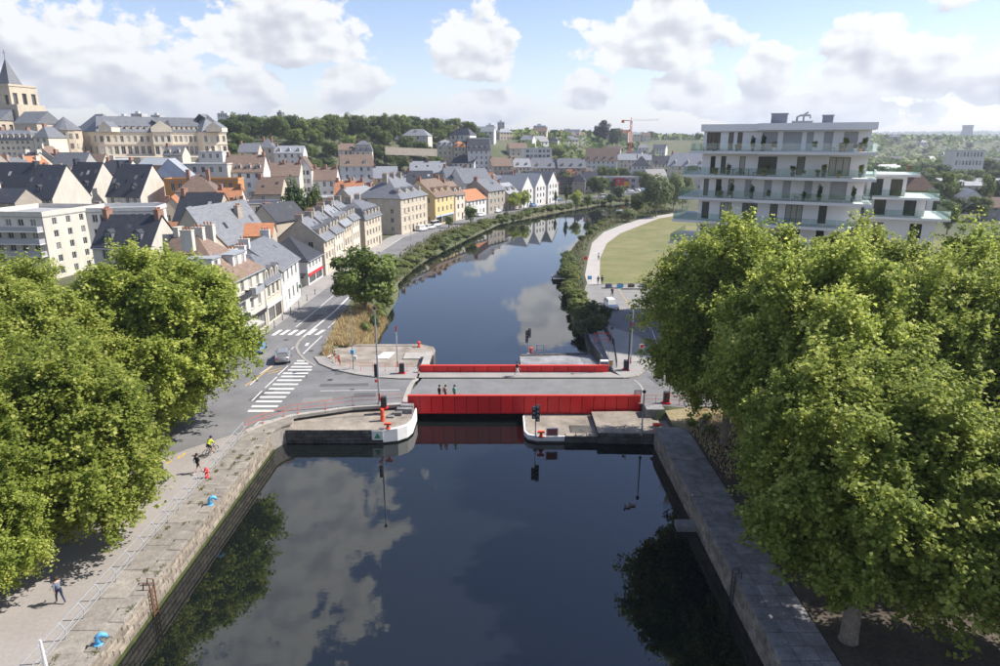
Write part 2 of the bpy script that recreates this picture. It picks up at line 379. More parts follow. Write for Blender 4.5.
def water_mat():
    m = bpy.data.materials.new('water'); m.use_nodes = True
    nt = m.node_tree; N = nt.nodes; L = nt.links; b = N['Principled BSDF']
    b.inputs['Base Color'].default_value = (.0060,.0085,.0090,1); b.inputs['Roughness'].default_value = .012
    b.inputs['IOR'].default_value = 1.50; b.inputs['Specular IOR Level'].default_value = 1.0
    g = N.new('ShaderNodeNewGeometry')
    mp = N.new('ShaderNodeMapping'); mp.inputs['Scale'].default_value = (1,1.6,1); L.new(g.outputs['Position'], mp.inputs[0])
    n = N.new('ShaderNodeTexNoise'); n.inputs['Scale'].default_value = .55; n.inputs['Detail'].default_value = 4; L.new(mp.outputs[0], n.inputs['Vector'])
    # rings spreading from the two ducks
    vm = N.new('ShaderNodeVectorMath'); vm.operation = 'DISTANCE'; L.new(g.outputs['Position'], vm.inputs[0]); vm.inputs[1].default_value = (10.4,46.6,NW)
    sn = N.new('ShaderNodeMath'); sn.operation = 'SINE'
    ml = N.new('ShaderNodeMath'); ml.operation = 'MULTIPLY'; ml.inputs[1].default_value = 9.5; L.new(vm.outputs['Value'], ml.inputs[0]); L.new(ml.outputs[0], sn.inputs[0])
    fd = N.new('ShaderNodeMapRange'); fd.inputs[1].default_value = .5; fd.inputs[2].default_value = 7.5; fd.inputs[3].default_value = .05; fd.inputs[4].default_value = 0
    L.new(vm.outputs['Value'], fd.inputs[0])
    pr = N.new('ShaderNodeMath'); pr.operation = 'MULTIPLY'; L.new(sn.outputs[0], pr.inputs[0]); L.new(fd.outputs[0], pr.inputs[1])
    ad = N.new('ShaderNodeMath'); ad.operation = 'ADD'; L.new(n.outputs[0], ad.inputs[0]); L.new(pr.outputs[0], ad.inputs[1])
    bp = N.new('ShaderNodeBump'); bp.inputs['Strength'].default_value = .025; bp.inputs['Distance'].default_value = .12
    L.new(ad.outputs[0], bp.inputs['Height']); L.new(bp.outputs[0], b.inputs['Normal'])
    return m
ML['water'] = water_mat()
# ================================================================ ground and water
def axis(spec):
    out = []
    for a, b, st in spec: out += list(np.arange(a, b, st))
    out.append(spec[-1][1]); return np.array(out)
gx = axis([(-9000,-3000,1500),(-3000,-1000,250),(-1000,-300,35),(-300,-120,8),(-120,150,2),(150,300,8),(300,1000,35),(1000,3000,250),(3000,9000,1500)])
gy = axis([(-400,-60,60),(-60,0,10),(0,350,2),(350,620,9),(620,1200,30),(1200,3000,150),(3000,14000,1000)])
XX, YY = np.meshgrid(gx, gy); ZZ = ground(XX, YY)
me = bpy.data.meshes.new('terrain'); nx, ny = len(gx), len(gy)
vs = np.stack([XX, YY, ZZ], -1).reshape(-1, 3)
idx = np.arange(nx*ny).reshape(ny, nx)
fs = np.stack([idx[:-1,:-1], idx[:-1,1:], idx[1:,1:], idx[1:,:-1]], -1).reshape(-1, 4)
me.vertices.add(len(vs)); me.vertices.foreach_set('co', vs.ravel())
me.loops.add(fs.size); me.loops.foreach_set('vertex_index', fs.ravel())
me.polygons.add(len(fs)); me.polygons.foreach_set('loop_start', np.arange(0, fs.size, 4)); me.polygons.foreach_set('loop_total', np.full(len(fs), 4))
me.materials.append(ML['ground']); me.update(calc_edges=True); me.polygons.foreach_set('use_smooth', [True]*len(fs))
tag(link('terrain', me), 'town ground rising to the wooded hill on the left', kind='structure')
wb = MB(); wb.quad((-60,-60,NW),(200,-60,NW),(200,420,NW),(-60,420,NW))
tag(wb.build('water', ML['water']), 'still dark blue green water of the basin and canal', kind='structure')
def sheet(name, poly, z, m, label, parent=None):
    b = MB()
    if sum(a[0]*c[1]-c[0]*a[1] for a, c in zip(poly, poly[1:]+poly[:1])) < 0: poly = poly[::-1]
    b.add([(x,y,z) for x,y in poly], [tuple(range(len(poly)))])
    o = b.build(name, ML[m], parent)
    if not parent: tag(o, label, kind='structure')
    return o
RAIL_PX = [(402,404),(378,405.5),(352,407),(325,411),(297,415),(283,418),(262,425),(245,432)]
RAILPTS = [P(*p) for p in RAIL_PX]
KERB_N = [(-23.2,79.5),(-21.9,76.9),(-19.6,74.7),(-16.6,73.0),(-13.8,72.0),(-11.4,71.6),(-9.6,71.6)]
road_poly = RAILPTS + [(-27.6,53),(-29.8,49.4),(-34.4,40.3),(-40,28),(-44,15),(-60,15),(-50,60),(-44,80),(-33.2,84),(-33,88),(-32.6,105),(-32.2,117),(-31.5,133),(-30,160),
    (-27.6,187.6),(-22,210),(-14,235),(-5,252),(30,312),(70,375),(140,470),(148,462),(78,366),(38,306),(4,250),(-8,225),(-18,200),(-23.0,166),(-24.6,140),(-25.6,112.7),(-24.3,96.7),(-22.7,84)] + KERB_N
road = sheet('road', road_poly, .012, 'asphalt', 'grey asphalt road along the houses and across to the bridge')
road_e = sheet('road', [(14.3,64.2),(19.5,63.6),(30,62),(90,52),(90,74),(40,80),(30,86),(25,97),(26,103),(15.2,103),(15.4,97),(16.8,92),(18.5,90),(19.8,85.3),(19.6,82.7),(17.5,77),(15.3,72.3),(14.3,71.8)], .012, 'asphalt', 'shaded asphalt road bending round the right end of the bridge')
sheet('parking_area', [(15.0,103.0),(26,103.0),(31,112),(32,124),(16.4,124.2),(15.2,118)], .016, 'asphalt_worn', 'pale sunlit asphalt turning area before the lawn')
sheet('footpath', [(16.6,124.2),(17.2,133),(20.1,151.3),(24.6,178),(31,200),(40,219),(52,240),(70,260),(90,272),(91,268),(72,255),(56,237),(45,216),(35.4,197),(28.4,177),(23.3,154),(20.2,133),(19.2,124.2)], .030, 'path', 'pale concrete footpath curving along the canal bank')
sheet('lawn', [(19.2,124.3),(20.2,133),(23.3,154),(28.4,177),(35.4,197),(45,216),(56,237),(72,255),(91,268),(120,262),(120,124.3)], .022, 'lawn', 'wide mown lawn with dry yellowish patches')
sheet('promenade', [(-23.8,-30),(-23.8,57.0),(-27.6,53),(-29.8,49.4),(-34.4,40.3),(-40,28),(-44,15),(-60,-30)], .020, 'promenade', 'tan asphalt promenade beside the left quay')
sheet('tree_bed', [(17.7,-20),(17.7,57),(21,61.5),(30,60.5),(60,50),(60,-20)], .015, 'earth', 'dark bare earth strip under the trees on the right')
b = MB(); b.prism([(-33.2,84),(-33,88),(-32.6,105),(-32.2,117),(-31.5,133),(-30,160),(-27.6,187.6),(-22,210),(-14,235),(-5,252),(-9,254),(-18,237),(-26,211),(-31.4,188),(-34,160),(-36,133),(-36.5,117),(-36.5,84)], -.3, .13)
tag(b.build('pavement', ML['pavement']), 'grey pavement in front of the row of houses', kind='structure')
b = MB(); b.prism(KERB_N + [(-9.6,73.7),(-16.5,74.1),(-19.4,75.9),(-22.0,79.8)], -.6, .13)
pv = tag(b.build('pavement', ML['pavement']), 'narrow curved pavement behind the red railing left of the bridge', kind='structure')
b = MB(); b.prism([(14.0,71.9),(14.7,71.9),(15.7,72.5),(16.6,73.8),(17.9,76.6),(19.1,79.8),(19.8,82.8),(19.9,85.2),(19.4,87.6),(18.4,90),(16.8,92.6),(15.2,97),(14.0,97),(13.6,84),(13.4,74)], -.6, .13)
tag(b.build('pavement', ML['pavement']), 'pavement wedge between the canal ramp and the road on the right', kind='structure')
def strip(line, w, z0, z1, step=1.0, gap=.012):
    """kerb stones along a line"""
    out = []
    for (ax, ay), (bx, by) in zip(line[:-1], line[1:]):
        L = math.hypot(bx-ax, by-ay); n = max(1, round(L/step)); a = math.atan2(by-ay, bx-ax)
        for i in range(n):
            t = (i+.5)/n; out.append((ax+(bx-ax)*t, ay+(by-ay)*t, a, L/n-gap))
    return out
def kerbs(parent, line, w=.22, z1=.15, step=1.0, name='kerb_stone', m='kerb', z0=-.25):
    for x, y, a, l in strip(line, w, z0, z1, step):
        b = MB(); b.cbox(-l/2, l/2, -w/2, w/2, z0, z1, .02); b.build(name, ML[m], parent, (x, y, 0), a)
kerbs(pv, KERB_N, .25)
kerbs(road_e, [(14.0,71.8),(14.7,71.85),(15.7,72.45),(16.6,73.75),(17.9,76.55),(19.1,79.75),(19.8,82.8),(19.9,85.2),(19.4,87.6),(18.4,90),(16.8,92.6)], .25, .17, .8)
# ---- painted markings, each a thin sheet lying on the road
def mark(parent, pts, m='white_line', name='road_marking', z=.020):
    b = MB(); 
    if sum(a[0]*c[1]-c[0]*a[1] for a, c in zip(pts, pts[1:]+pts[:1])) < 0: pts = pts[::-1]
    b.add([(x,y,z) for x,y in pts], [tuple(range(len(pts)))]); return b.build(name, ML[m], parent)
def mline(parent, pxs, w=.14, m='white_line', z=.020):
    p = [P(*q) for q in pxs]; L = []; Rr = []
    for i, (x, y) in enumerate(p):
        ax, ay = p[max(0,i-1)]; bx, by = p[min(len(p)-1,i+1)]; d = math.hypot(bx-ax, by-ay); nx_, ny_ = -(by-ay)/d*w/2, (bx-ax)/d*w/2
        L.append((x+nx_, y+ny_)); Rr.append((x-nx_, y-ny_))
    return mark(parent, L+Rr[::-1], m, z=z)
ys = [405,418,435,450,467,483,502,522,545,565,586,608,632,655]
ls = [485,470,455,440,415,405,385,365,345,322,300,280,258,240]; rs = [525,545,560,558,540,525,508,490,470,450,430,410,390,370]
for y, l, r in zip(ys, ls, rs):
    a = P(200+l/5, 280+y/5); c = P(200+r/5, 280+y/5); h = .25
    mark(road, [(a[0],a[1]-h),(c[0],c[1]-h),(c[0],c[1]+h),(a[0],a[1]+h)], name='crossing_stripe')
for (tx, ty), (bx, by) in zip([(281,330),(289,330),(297,330),(305,330),(316,329),(324,330)], [(273,335.5),(281,335),(289,335),(297,335.5),(308,335),(316,335)]):
    a = P(tx, ty); c = P(bx, by); mark(road, [(a[0]-.28,a[1]),(a[0]+.28,a[1]),(c[0]+.28,c[1]),(c[0]-.28,c[1])], name='crossing_stripe')
for pxs, w, m in (([(296,327),(333,296)],.14,'white_line'), ([(302,338),(318,325),(335,311),(349,297)],.30,'white_line'), ([(322,336),(303,354)],.16,'white_line'),
    ([(278,375),(288,366)],.15,'white_line'), ([(265,388),(277,377)],.15,'white_line'), ([(252,401),(262,391)],.15,'white_line'), ([(245,386),(260,376),(273,366)],.14,'yellow_line'),
    ([(282,358),(294,347)],.14,'white_line'), ([(250,385),(258,378)],.14,'white_line'), ([(260,374),(273,365)],.14,'white_line'), ([(320,391),(400,390)],.10,'white_line'), ([(246,433),(259,422),(283,419)],.16,'white_line'),
    ([(267,372),(275,370),(282,368)],.12,'yellow_line'), ([(268,374),(276,372),(283,370)],.12,'yellow_line'), ([(328,328),(336,321)],.14,'white_line'), ([(306,346),(308,343)],.4,'white_line'), ([(327,357),(333,355)],.3,'white_line'), ([(329,364),(334,362)],.3,'white_line'),
    ([(350,285),(372,262)],.14,'white_line'), ([(380,252),(405,236)],.14,'white_line')):
    mline(road, pxs, w, m)
# repaired asphalt patches and iron covers
mk('asphalt_patch', (.105,.105,.108), var=.15, scale=.6, world=True, fine=.12, fscale=7); mk('asphalt_pale', (.205,.20,.195), var=.12, scale=.5, world=True, fine=.1, fscale=7)
for px, py, w, l, a, m in ((300,372,1.6,4.5,.3,'asphalt_patch'),(345,385,5.5,.9,.05,'asphalt_patch'),(272,352,1.1,6,-.1,'asphalt_pale'),(310,322,1.4,9,-.05,'asphalt_patch'),(330,306,.8,12,-.05,'asphalt_pale'),(318,400,3.2,1.6,.1,'asphalt_pale'),(365,395,2.4,1.2,.0,'asphalt_patch'),(262,395,1.0,3.5,-.3,'asphalt_patch'),(338,372,.9,2.0,.4,'asphalt_patch'),(660,380,2.0,3.0,.2,'asphalt_patch'),(650,372,.8,5,.3,'asphalt_pale')):
    x, y = P(px,py); c, s_ = math.cos(a), math.sin(a); q = [(-w/2,-l/2),(w/2,-l/2),(w/2*.9,l/2),(-w/2,l/2*.95)]
    mark(road, [(x+u*c-v*s_, y+u*s_+v*c) for u, v in q], m, 'asphalt_patch', .0165)
for px, py in ((311,351),(294,384),(352,390),(318,333),(286,340),(330,380),(300,318)):
    x, y = P(px,py); mark(road, [(x+.34*math.cos(k*.628), y+.34*math.sin(k*.628)) for k in range(10)], 'dark_metal', 'manhole_cover', .0185)
# pale concrete island kerb drawn round the cycle lane
kerbs(road, [P(315,366), P(306,361), P(299,354), P(296,347), P(299,341), P(304,337)], .35, .06, .8, z0=-.1)
kerbs(road, [P(245,432), P(184,452), P(136,472), P(70,501), P(0,535)], .22, .10, 1.0)
for q in ([(166,464),(172,461)], [(178,459),(180,456)], [(182,457),(185,453)], [(145,448),(152,445)]): mline(road, q, .16, 'yellow_line', .030)
mline(road_e, [(640,323),(617,286)], .09, 'yellow_line', .026); mline(road_e, [(660,352),(652,330),(640,318)], .10, 'white_line')
# ================================================================ quays
def blocks(parent, a, c, z0, z1, courses, length, depth, m, name='stone', jit=.10, nrm=None, rnd=random.Random(3)):
    """courses of single stones along the face a->c; nrm points out of the wall"""
    L = math.hypot(c[0]-a[0], c[1]-a[1]); ang = math.atan2(c[1]-a[1], c[0]-a[0]); ch = (z1-z0)/courses
    n = max(1, round(L/length)); l = L/n; cache = []
    for k in range(4):
        bb = MB(); e = .03; x0, x1, zz0, zz1 = .02, l-.02, .018, ch-.018
        bb.add([(x0,0,zz0),(x1,0,zz0),(x1,0,zz1),(x0,0,zz1),(x0+e,-depth,zz0+e),(x1-e,-depth,zz0+e*(1+k%2)),(x1-e*(1+k//2),-depth,zz1-e),(x0+e,-depth,zz1-e)],
               [(4,5,6,7),(0,1,5,4),(1,2,6,5),(2,3,7,6),(3,0,4,7)]); cache.append(bb.mesh(name, ML[m]))
    for j in range(courses):
        off = (j % 2)*.5*l
        for i in range(n + (1 if j % 2 else 0)):
            x = i*l-off; sx = 1.0
            if x < 0: x, sx = 0.0, .5
            elif x+l > L+.01: sx = .5
            o = link(name, cache[rnd.randrange(4)], parent, (a[0]+math.cos(ang)*x, a[1]+math.sin(ang)*x, z0+j*ch), ang)
            o.scale = (sx, 1+rnd.uniform(-jit, jit*3), 1)
# left quay
lq = thing('quay_wall', 'long sunlit tan stone quay along the left side of the basin', 'quay wall', (-22.5,30,0))
def child(b, name, m, par, smooth=False):      # a part given in world coordinates
    o = b.build(name, ML[m] if isinstance(m, str) else [ML[q] for q in m], par, smooth=smooth); o.location = -par.location; return o
b = MB(); b.prism([(-24.4,-30),(-21.32,-30),(-21.32,57.2),(-20.9,58.3),(-20.2,59.2),(-20.4,61.5),(-24.4,58.0)], -4.4, -.10); child(b, 'core', 'mortar', lq)
rn = random.Random(5)
slabc = {}
def slab(parent, x0, x1, y0, y1, z0, z1, m, name='slab', tilt=.006, c=.02):
    key = (round(x1-x0,3), round(y1-y0,3), round(z1-z0,3), m, name)
    if key not in slabc:
        bb = MB(); w, l = (x1-x0)/2-.018, (y1-y0)/2-.018; bb.cbox(-w, w, -l, l, 0, z1-z0, c); slabc[key] = bb.mesh(name, ML[m])
    o = link(name, slabc[key], parent); p = parent.location
    o.location = ((x0+x1)/2-p.x, (y0+y1)/2-p.y, z0-p.z+rn.uniform(-.008,.008)); o.rotation_euler = (rn.uniform(-tilt,tilt), rn.uniform(-tilt,tilt), 0); return o
for i in range(40):                              # coping stones at the edge, wide slabs behind
    y0 = 12+i*1.15
    if y0 > 57: break
    slab(lq, -22.15+.1*(i%2), -21.16, y0, y0+1.15, -.10, .055, 'quay_stone', 'coping_stone')
for i in range(17):
    y0 = 12+i*2.7
    if y0 > 55.5: break
    slab(lq, -23.95, -22.16, y0, y0+2.7, -.10, .04, 'quay_stone', 'slab', .002)
b = MB(); b.prism([(-22.1,57.6),(-21.25,57.2),(-20.75,58.4),(-20.0,59.2),(-20.4,60.9),(-22.6,59.0),(-24.0,58.2)], -.10, .045); child(b, 'corner_slab', 'quay_stone', lq)
blocks_par = thing('quay_wall', 'rough tan stone face of the left quay with an algae line at the water', 'quay wall', (0,0,0))
blocks(blocks_par, (-21.30,12), (-21.30,57.2), -1.72, -.10, 4, 1.05, .045, 'quay_wall', jit=.07)
for o in list(blocks_par.children): o.parent = lq; o.location = o.location - lq.location
bpy.data.objects.remove(blocks_par)
b = MB(); b.box(-21.33,-21.19,12,57.2,-2.6,-1.72); child(b, 'algae_band', 'algae', lq)
# right quay
rq = thing('quay_wall', 'shaded grey paved quay along the right side of the basin', 'quay wall', (16,30,0))
b = MB(); b.box(14.72,17.65,-30,58.4,-4.4,-.02); child(b, 'core', 'mortar', rq)
for i in range(46):
    y0 = 11+i*1.04
    if y0 > 57.6: break
    o_ = .18*((i*7) % 3-1)
    slab(rq, 14.62, 15.55, y0, y0+1.04, -.12, .05, 'quay_slab', 'coping_stone')
    slab(rq, 15.55, 16.6+o_, y0, y0+1.04, -.12, .035, 'quay_slab'); slab(rq, 16.6+o_, 17.65, y0, y0+1.04, -.12, .035, 'quay_slab')
blocks(rq, (14.70,57.8), (14.70,12), -2.0, -.12, 4, .95, .07, 'quay_wall')
for o in rq.children:
    if o.name.startswith('stone'): o.location = o.location - rq.location
b = MB(); b.box(13.2,14.7,43.6,44.6,-2.6,-1.45); st = child(b, 'step', 'quay_slab', rq)
# front left landing
lp = thing('landing_stage', 'low stone landing with white rounded nose left of the bridge', 'landing stage', (-14,61,0))
b = MB(); b.prism([(-20.6,58.75),(-11.3,58.75),(-9.9,59.1),(-9.1,59.8),(-8.75,60.8),(-8.7,64.0),(-22,64.0)], -4.4, -.52, 0, 1); child(b, 'core', ('dark_stone','platform'), lp)
for i in range(8): slab(lp, -20.3+i*1.15, -19.15+i*1.15, 58.62, 59.45, -.52, -.44, 'platform', 'coping_stone')
pts = [(-11.2,58.62),(-9.85,58.97),(-9.0,59.72),(-8.62,60.78),(-8.58,63.9)]
b = MB()
for (ax,ay),(bx,by) in zip(pts[:-1],pts[1:]):
    b.add([(ax,ay,-1.72),(bx,by,-1.72),(bx,by,-.46),(ax,ay,-.46)],[(0,1,2,3)])
    dx, dy = (ay-by)*.0-.0, 0
    b.add([(ax,ay,-.46),(bx,by,-.46),(bx*.96-.5,by+.35,-.45),(ax*.96-.5,ay+.35,-.45)],[(0,1,2,3)])
child(b, 'white_nose', 'white_paint', lp)
blocks(lp, (-20.4,58.70), (-11.2,58.70), -1.9, -.53, 4, .8, .05, 'dark_stone')
for o in lp.children:
    if o.name.startswith('stone'): o.location = o.location - lp.location
b = MB(); b.box(-12.25,-11.2,58.55,58.60,-1.45,-.50); sg = child(b, 'sign_board', 'white_paint', lp)
mk('sign_green', (.05,.30,.12)); b = MB(); b.add([(-12.05,58.54,-1.3),(-11.4,58.54,-1.3),(-11.72,58.54,-.70)],[(0,1,2)]); o = b.build('green_triangle', ML['sign_green'], sg)
# stepped stone blocks at the bridge end, abutment
for i,(x0,x1,z1) in enumerate(((-11.3,-10.6,-.36),(-10.9,-9.9,-.18),(-10.5,-8.9,.02),(-10.2,-8.85,.16))):
    slab(lp, x0, x1, 61.6+i*.55, 62.3+i*.55, -.54, z1, 'quay_slab', 'step_block')
b = MB(); b.prism(RAILPTS+[(-26,58),(-26,76),(-9.7,76),(-9.55,64.0)], -4.4, .004, 0, 1); ab = child(b, 'abutment', ('dark_stone','pavement'), lp)
for x, y, a, l in strip(RAILPTS, .3, 0, 0, 1.1):
    bb = MB(); bb.cbox(-l/2, l/2, -.28, .28, -.22, .10, .02); o = bb.build('coping_stone', ML['concrete'], lp, (x, y, 0), a); o.location -= lp.location
# upper left landing
ul = thing('landing_stage', 'tan paved landing beyond the left end of the bridge with a white hatch', 'landing stage', (-15,80,0))
b = MB(); b.prism([(-23,85.6),(-10.4,86.0),(-8.9,85.0),(-8.45,83.4),(-8.45,74.2),(-19,74.4),(-23,79)], -4.4, -.28, 0, 1); child(b, 'core', ('dark_stone','platform'), ul)
for i in range(12): slab(ul, -22.5+i*1.0, -21.5+i*1.0, 85.25, 85.95, -.28, -.20, 'platform', 'coping_stone')
hx, hy = P(385.5,356,-.28); b = MB(); b.add([(hx-1.1,hy-1.2,-.2),(hx+.5,hy-1.2,-.2),(hx+1.0,hy+1.4,-.2),(hx-.5,hy+1.4,-.2),(hx-1.1,hy-1.2,-.3),(hx+.5,hy-1.2,-.3),(hx+1.0,hy+1.4,-.3),(hx-.5,hy+1.4,-.3)],[(0,1,2,3),(4,5,1,0),(5,6,2,1),(6,7,3,2),(7,4,0,3)]); child(b, 'white_hatch', 'white_paint', ul)
b = MB(); b.cbox(-12.2,-9.2,79.5,82.0,-.28,-.12); child(b, 'upper_slab', 'concrete', ul); b = MB(); b.cbox(-9.4,-8.5,75.2,80.3,-.28,.55); child(b, 'parapet_block', 'concrete', ul)
for i in range(4):
    b = MB(); b.box(-8.52,-8.36,75.5+i*1.2,76.0+i*1.2,-2.4,.3); child(b, 'fender_post', 'dark_metal', ul)
# front right landing
rp = thing('landing_stage', 'low shaded landing under the right end of the bridge with white edge', 'landing stage', (9,60,0))
b = MB(); b.prism([(2.45,75.4),(2.45,60.2),(2.75,59.35),(3.6,58.9),(9.4,58.9),(9.4,75.4)], -4.4, -1.24, 0, 1); child(b, 'core', ('dark_stone','platform'), rp)
pts = [(2.36,63.8),(2.36,60.1),(2.68,59.25),(3.6,58.8),(6.2,58.8)]
b = MB()
for (ax,ay),(bx,by) in zip(pts[:-1],pts[1:]):
    b.add([(ax,ay,-1.68),(bx,by,-1.68),(bx,by,-1.2),(ax,ay,-1.2),(bx+.15,by+.2,-1.2),(ax+.15,ay+.2,-1.2)],[(0,1,2,3),(3,2,4,5)])
child(b, 'white_nose', 'white_paint', rp)
for i in range(3): slab(rp, 6.3+i*1.02, 7.3+i*1.02, 58.78, 59.5, -1.24, -1.14, 'platform', 'coping_stone')
b = MB(); b.prism([(9.42,58.75),(14.6,58.55),(17.8,57.6),(19.4,63.5),(14.6,64.1),(9.42,63.95)], -4.4, -.78, 0, 1); child(b, 'upper_core', ('dark_stone','platform'), rp)
blocks(rp, (9.45,58.72), (14.6,58.52), -1.9, -.80, 3, .8, .06, 'dark_stone')
for o in rp.children:
    if o.name.startswith('stone'): o.location = o.location - rp.location
b = MB(); b.prism([(14.62,64.1),(19.5,63.0),(21,75.6),(14.0,75.6),(14.0,71.9),(14.62,66)], -4.4, .006, 0, 1); child(b, 'abutment', ('dark_stone','asphalt'), rp)
b = MB(); b.cbox(14.75,16.6,62.4,63.9,-.8,.12,.04); child(b, 'corner_block', 'quay_slab', rp)
b = MB(); b.box(6.9,9.0,59.55,61.4,-1.24,-1.18); child(b, 'hatch', 'dark_stone', rp)
b = MB(); b.prism([(16.5,58.7),(16.6,62.3),(19.6,63.25),(26,61.8),(26,57.5),(17.68,57.5)], -4.4, .012, 0, 1); child(b, 'verge', ('dark_stone','dry_verge'), rp)
# upper right landing
ur = thing('landing_stage', 'mottled grey landing in the canal beyond the right end of the bridge', 'landing stage', (7,80,0))
b = MB(); b.prism([(2.6,75.5),(2.6,83.6),(11.9,84.4),(13.4,75.5)], -4.4, -1.0, 0, 1); child(b, 'core', ('dark_stone','platform_grey'), ur)
for i in range(9): slab(ur, 2.7+i*1.0, 3.7+i*1.0, 83.1+.08*i, 83.75+.08*i, -1.0, -.88, 'dark_stone', 'coping_stone')
b = MB(); b.prism([(11.95,84.4),(12.3,92.4),(16.5,92.4),(16.5,75.6),(13.45,75.6)], -4.4, -.35, 0, 1); child(b, 'ramp', ('dark_stone','platform_grey'), ur)
# ================================================================ the red bridge
br = thing('swing_bridge', 'bright red steel swing bridge spanning the canal between the landings', 'bridge', (2,69,0))
b = MB(); b.prism([(-9.5,64.75),(14.5,64.75),(15.0,67.5),(14.3,71.7),(-8.9,71.7),(-9.6,68)], -.45, .022, 0, 1); child(b, 'deck', ('dark_metal','bridge_deck'), br)
b = MB(); b.prism([(-9.3,71.72),(14.2,71.72),(12.9,73.6),(-9.3,73.6)], -.45, .16, 0, 1); child(b, 'walkway', ('dark_metal','pavement'), br)
b = MB()
for y in (65.6,68,70.4,72.6): b.box(-8.2,2.2,y-.12,y+.12,-1.0,-.46)
child(b, 'under_beams', 'dark_metal', br)
mk('red_dark', (.16,.006,.008), rough=.5, var=.2, scale=2)
def girder(x0, x1, y, z0, z1, n, nm):
    g = bpy.data.objects.new('girder', None); COL.objects.link(g); g.parent = br; g.location = (x0-2, y-69, 0)
    L = x1-x0; w = L/n
    bb = MB(); bb.box(0, L, .05, .17, z0+.03, z1-.05); bb.build('web', ML['red_dark'], g)
    pm = MB(); pm.cbox(.032, w-.032, -z1+.06, -z0, 0, .07, .012)         # laid flat, then stood up
    me_ = pm.mesh('panel', ML['red_paint'])
    for v in me_.vertices: x, yy, z = v.co; v.co = (x, .05-z, -yy)
    me_.update()
    for i in range(n): link('panel', me_, g, (i*w, 0, 0))
    bb = MB(); bb.box(-.04, L+.04, -.10, .26, z1-.05, z1+.05); bb.build('top_flange', ML['red_trim'], g)
    bb = MB(); bb.box(-.02, L+.02, -.06, .22, z0-.05, z0+.02); bb.build('bottom_flange', ML['red_paint'], g)
    bb = MB(); bb.box(-.05, .012, -.03, .2, z0, z1-.02); bb.box(L-.012, L+.05, -.03, .2, z0, z1-.02); bb.build('end_plate', ML['red_paint'], g)
girder(-9.5, 14.5, 64.42, -1.12, .78, 20, 0)
girder(-9.3, 12.6, 73.62, -.9, .92, 14, 1)
# pale concrete arc where road and bridge deck meet
arc = [P(403,404.5), P(406,396), P(409,388), P(413,381.5), P(417,378.5)]
kerbs(pv, arc, .45, .035, .7, 'joint_stone', 'concrete', -.1)
arc = [P(641,396), P(643,390), P(640,385), P(634,380)]
kerbs(road_e, arc, .22, .035, .7, 'joint_stone', 'concrete', -.1)
# ================================================================ houses
WC = {}
def win_mesh(w, h, fr, lv, mull):
    key = (round(w,1), round(h,1), fr, lv, mull)
    if key in WC: return WC[key]
    w, h = key[0], key[1]; t = .07; b = MB()
    y0, y1 = .10, .17
    b.box(0,t,y0,y1,0,h); b.box(w-t,w,y0,y1,0,h); b.box(t,w-t,y0,y1,0,t); b.box(t,w-t,y0,y1,h-t,h)
    for k in range(1, mull): b.box(w*k/mull-.03,w*k/mull+.03,y0+.01,y1,t,h-t)
    pb = MB(); pb.quad((t,.15,t),(w-t,.15,t),(w-t,.15,h-t),(t,.15,h-t))
    if lv == 0:
        b.quad((t,.15,t),(w-t,.15,t),(w-t,.15,h-t),(t,.15,h-t), 1)
        r = (b.mesh('window', [ML[fr], ML['pane']]), None, None, w, h)
    else:
        sb = MB(); sb.box(-.08,w+.08,-.09,.11,-.09,-.005)
        r = (b.mesh('window', ML[fr]), pb.mesh('pane', ML['pane']), sb.mesh('sill', ML['concrete']) if lv > 1 else None, w, h)
    WC[key] = r; return r
def put_window(par, x, y, z, w, h, ang=0, fr='frame_white', lv=1, mull=2, name='window'):
    a, p, s, ww, hh = win_mesh(w, h, fr, lv, mull)
    o = link(name, a, par, (x, y, z), ang); o.scale = (w/ww, 1, h/hh)
    if p: link('pane', p, o)
    if s: link('sill', s, o)
    return o
def wall_face(b, ox, oy, ux, uy, L, H, ops, z0=0, dep=.2, mi=0):
    nx_, ny_ = uy, -ux
    xs = sorted({0, L, *[o[0] for o in ops], *[o[0]+o[2] for o in ops]}); zs = sorted({z0, H, *[o[1] for o in ops], *[o[1]+o[3] for o in ops]})
    pt = lambda s, t, d=0: (ox+ux*s-nx_*d, oy+uy*s-ny_*d, t)
    for i in range(len(xs)-1):
        for j in range(len(zs)-1):
            cx, cz = (xs[i]+xs[i+1])/2, (zs[j]+zs[j+1])/2
            if any(o[0] < cx < o[0]+o[2] and o[1] < cz < o[1]+o[3] for o in ops): continue
            b.quad(pt(xs[i],zs[j]), pt(xs[i+1],zs[j]), pt(xs[i+1],zs[j+1]), pt(xs[i],zs[j+1]), mi)
    for s, t, w, h in ops:
        a, c, d, e = (s,t), (s+w,t), (s+w,t+h), (s,t+h)
        for p, q in ((a,c),(c,d),(d,e),(e,a)): b.quad(pt(*p), pt(*q), pt(*q,dep), pt(*p,dep), mi)
def grid_ops(L, H, floors, cols, ww, wfrac=.56, sillf=.30, skip_ground=False, margin=None):
    fh = H/floors; ops = []; m = margin if margin is not None else max(.5, L*.06)
    for f in range(1 if skip_ground else 0, floors):
        for c in range(cols):
            s = m+(L-2*m)*(c+.5)/cols-ww/2
            ops.append((s, f*fh+fh*sillf, ww, fh*wfrac))
    return ops
FOOT = []
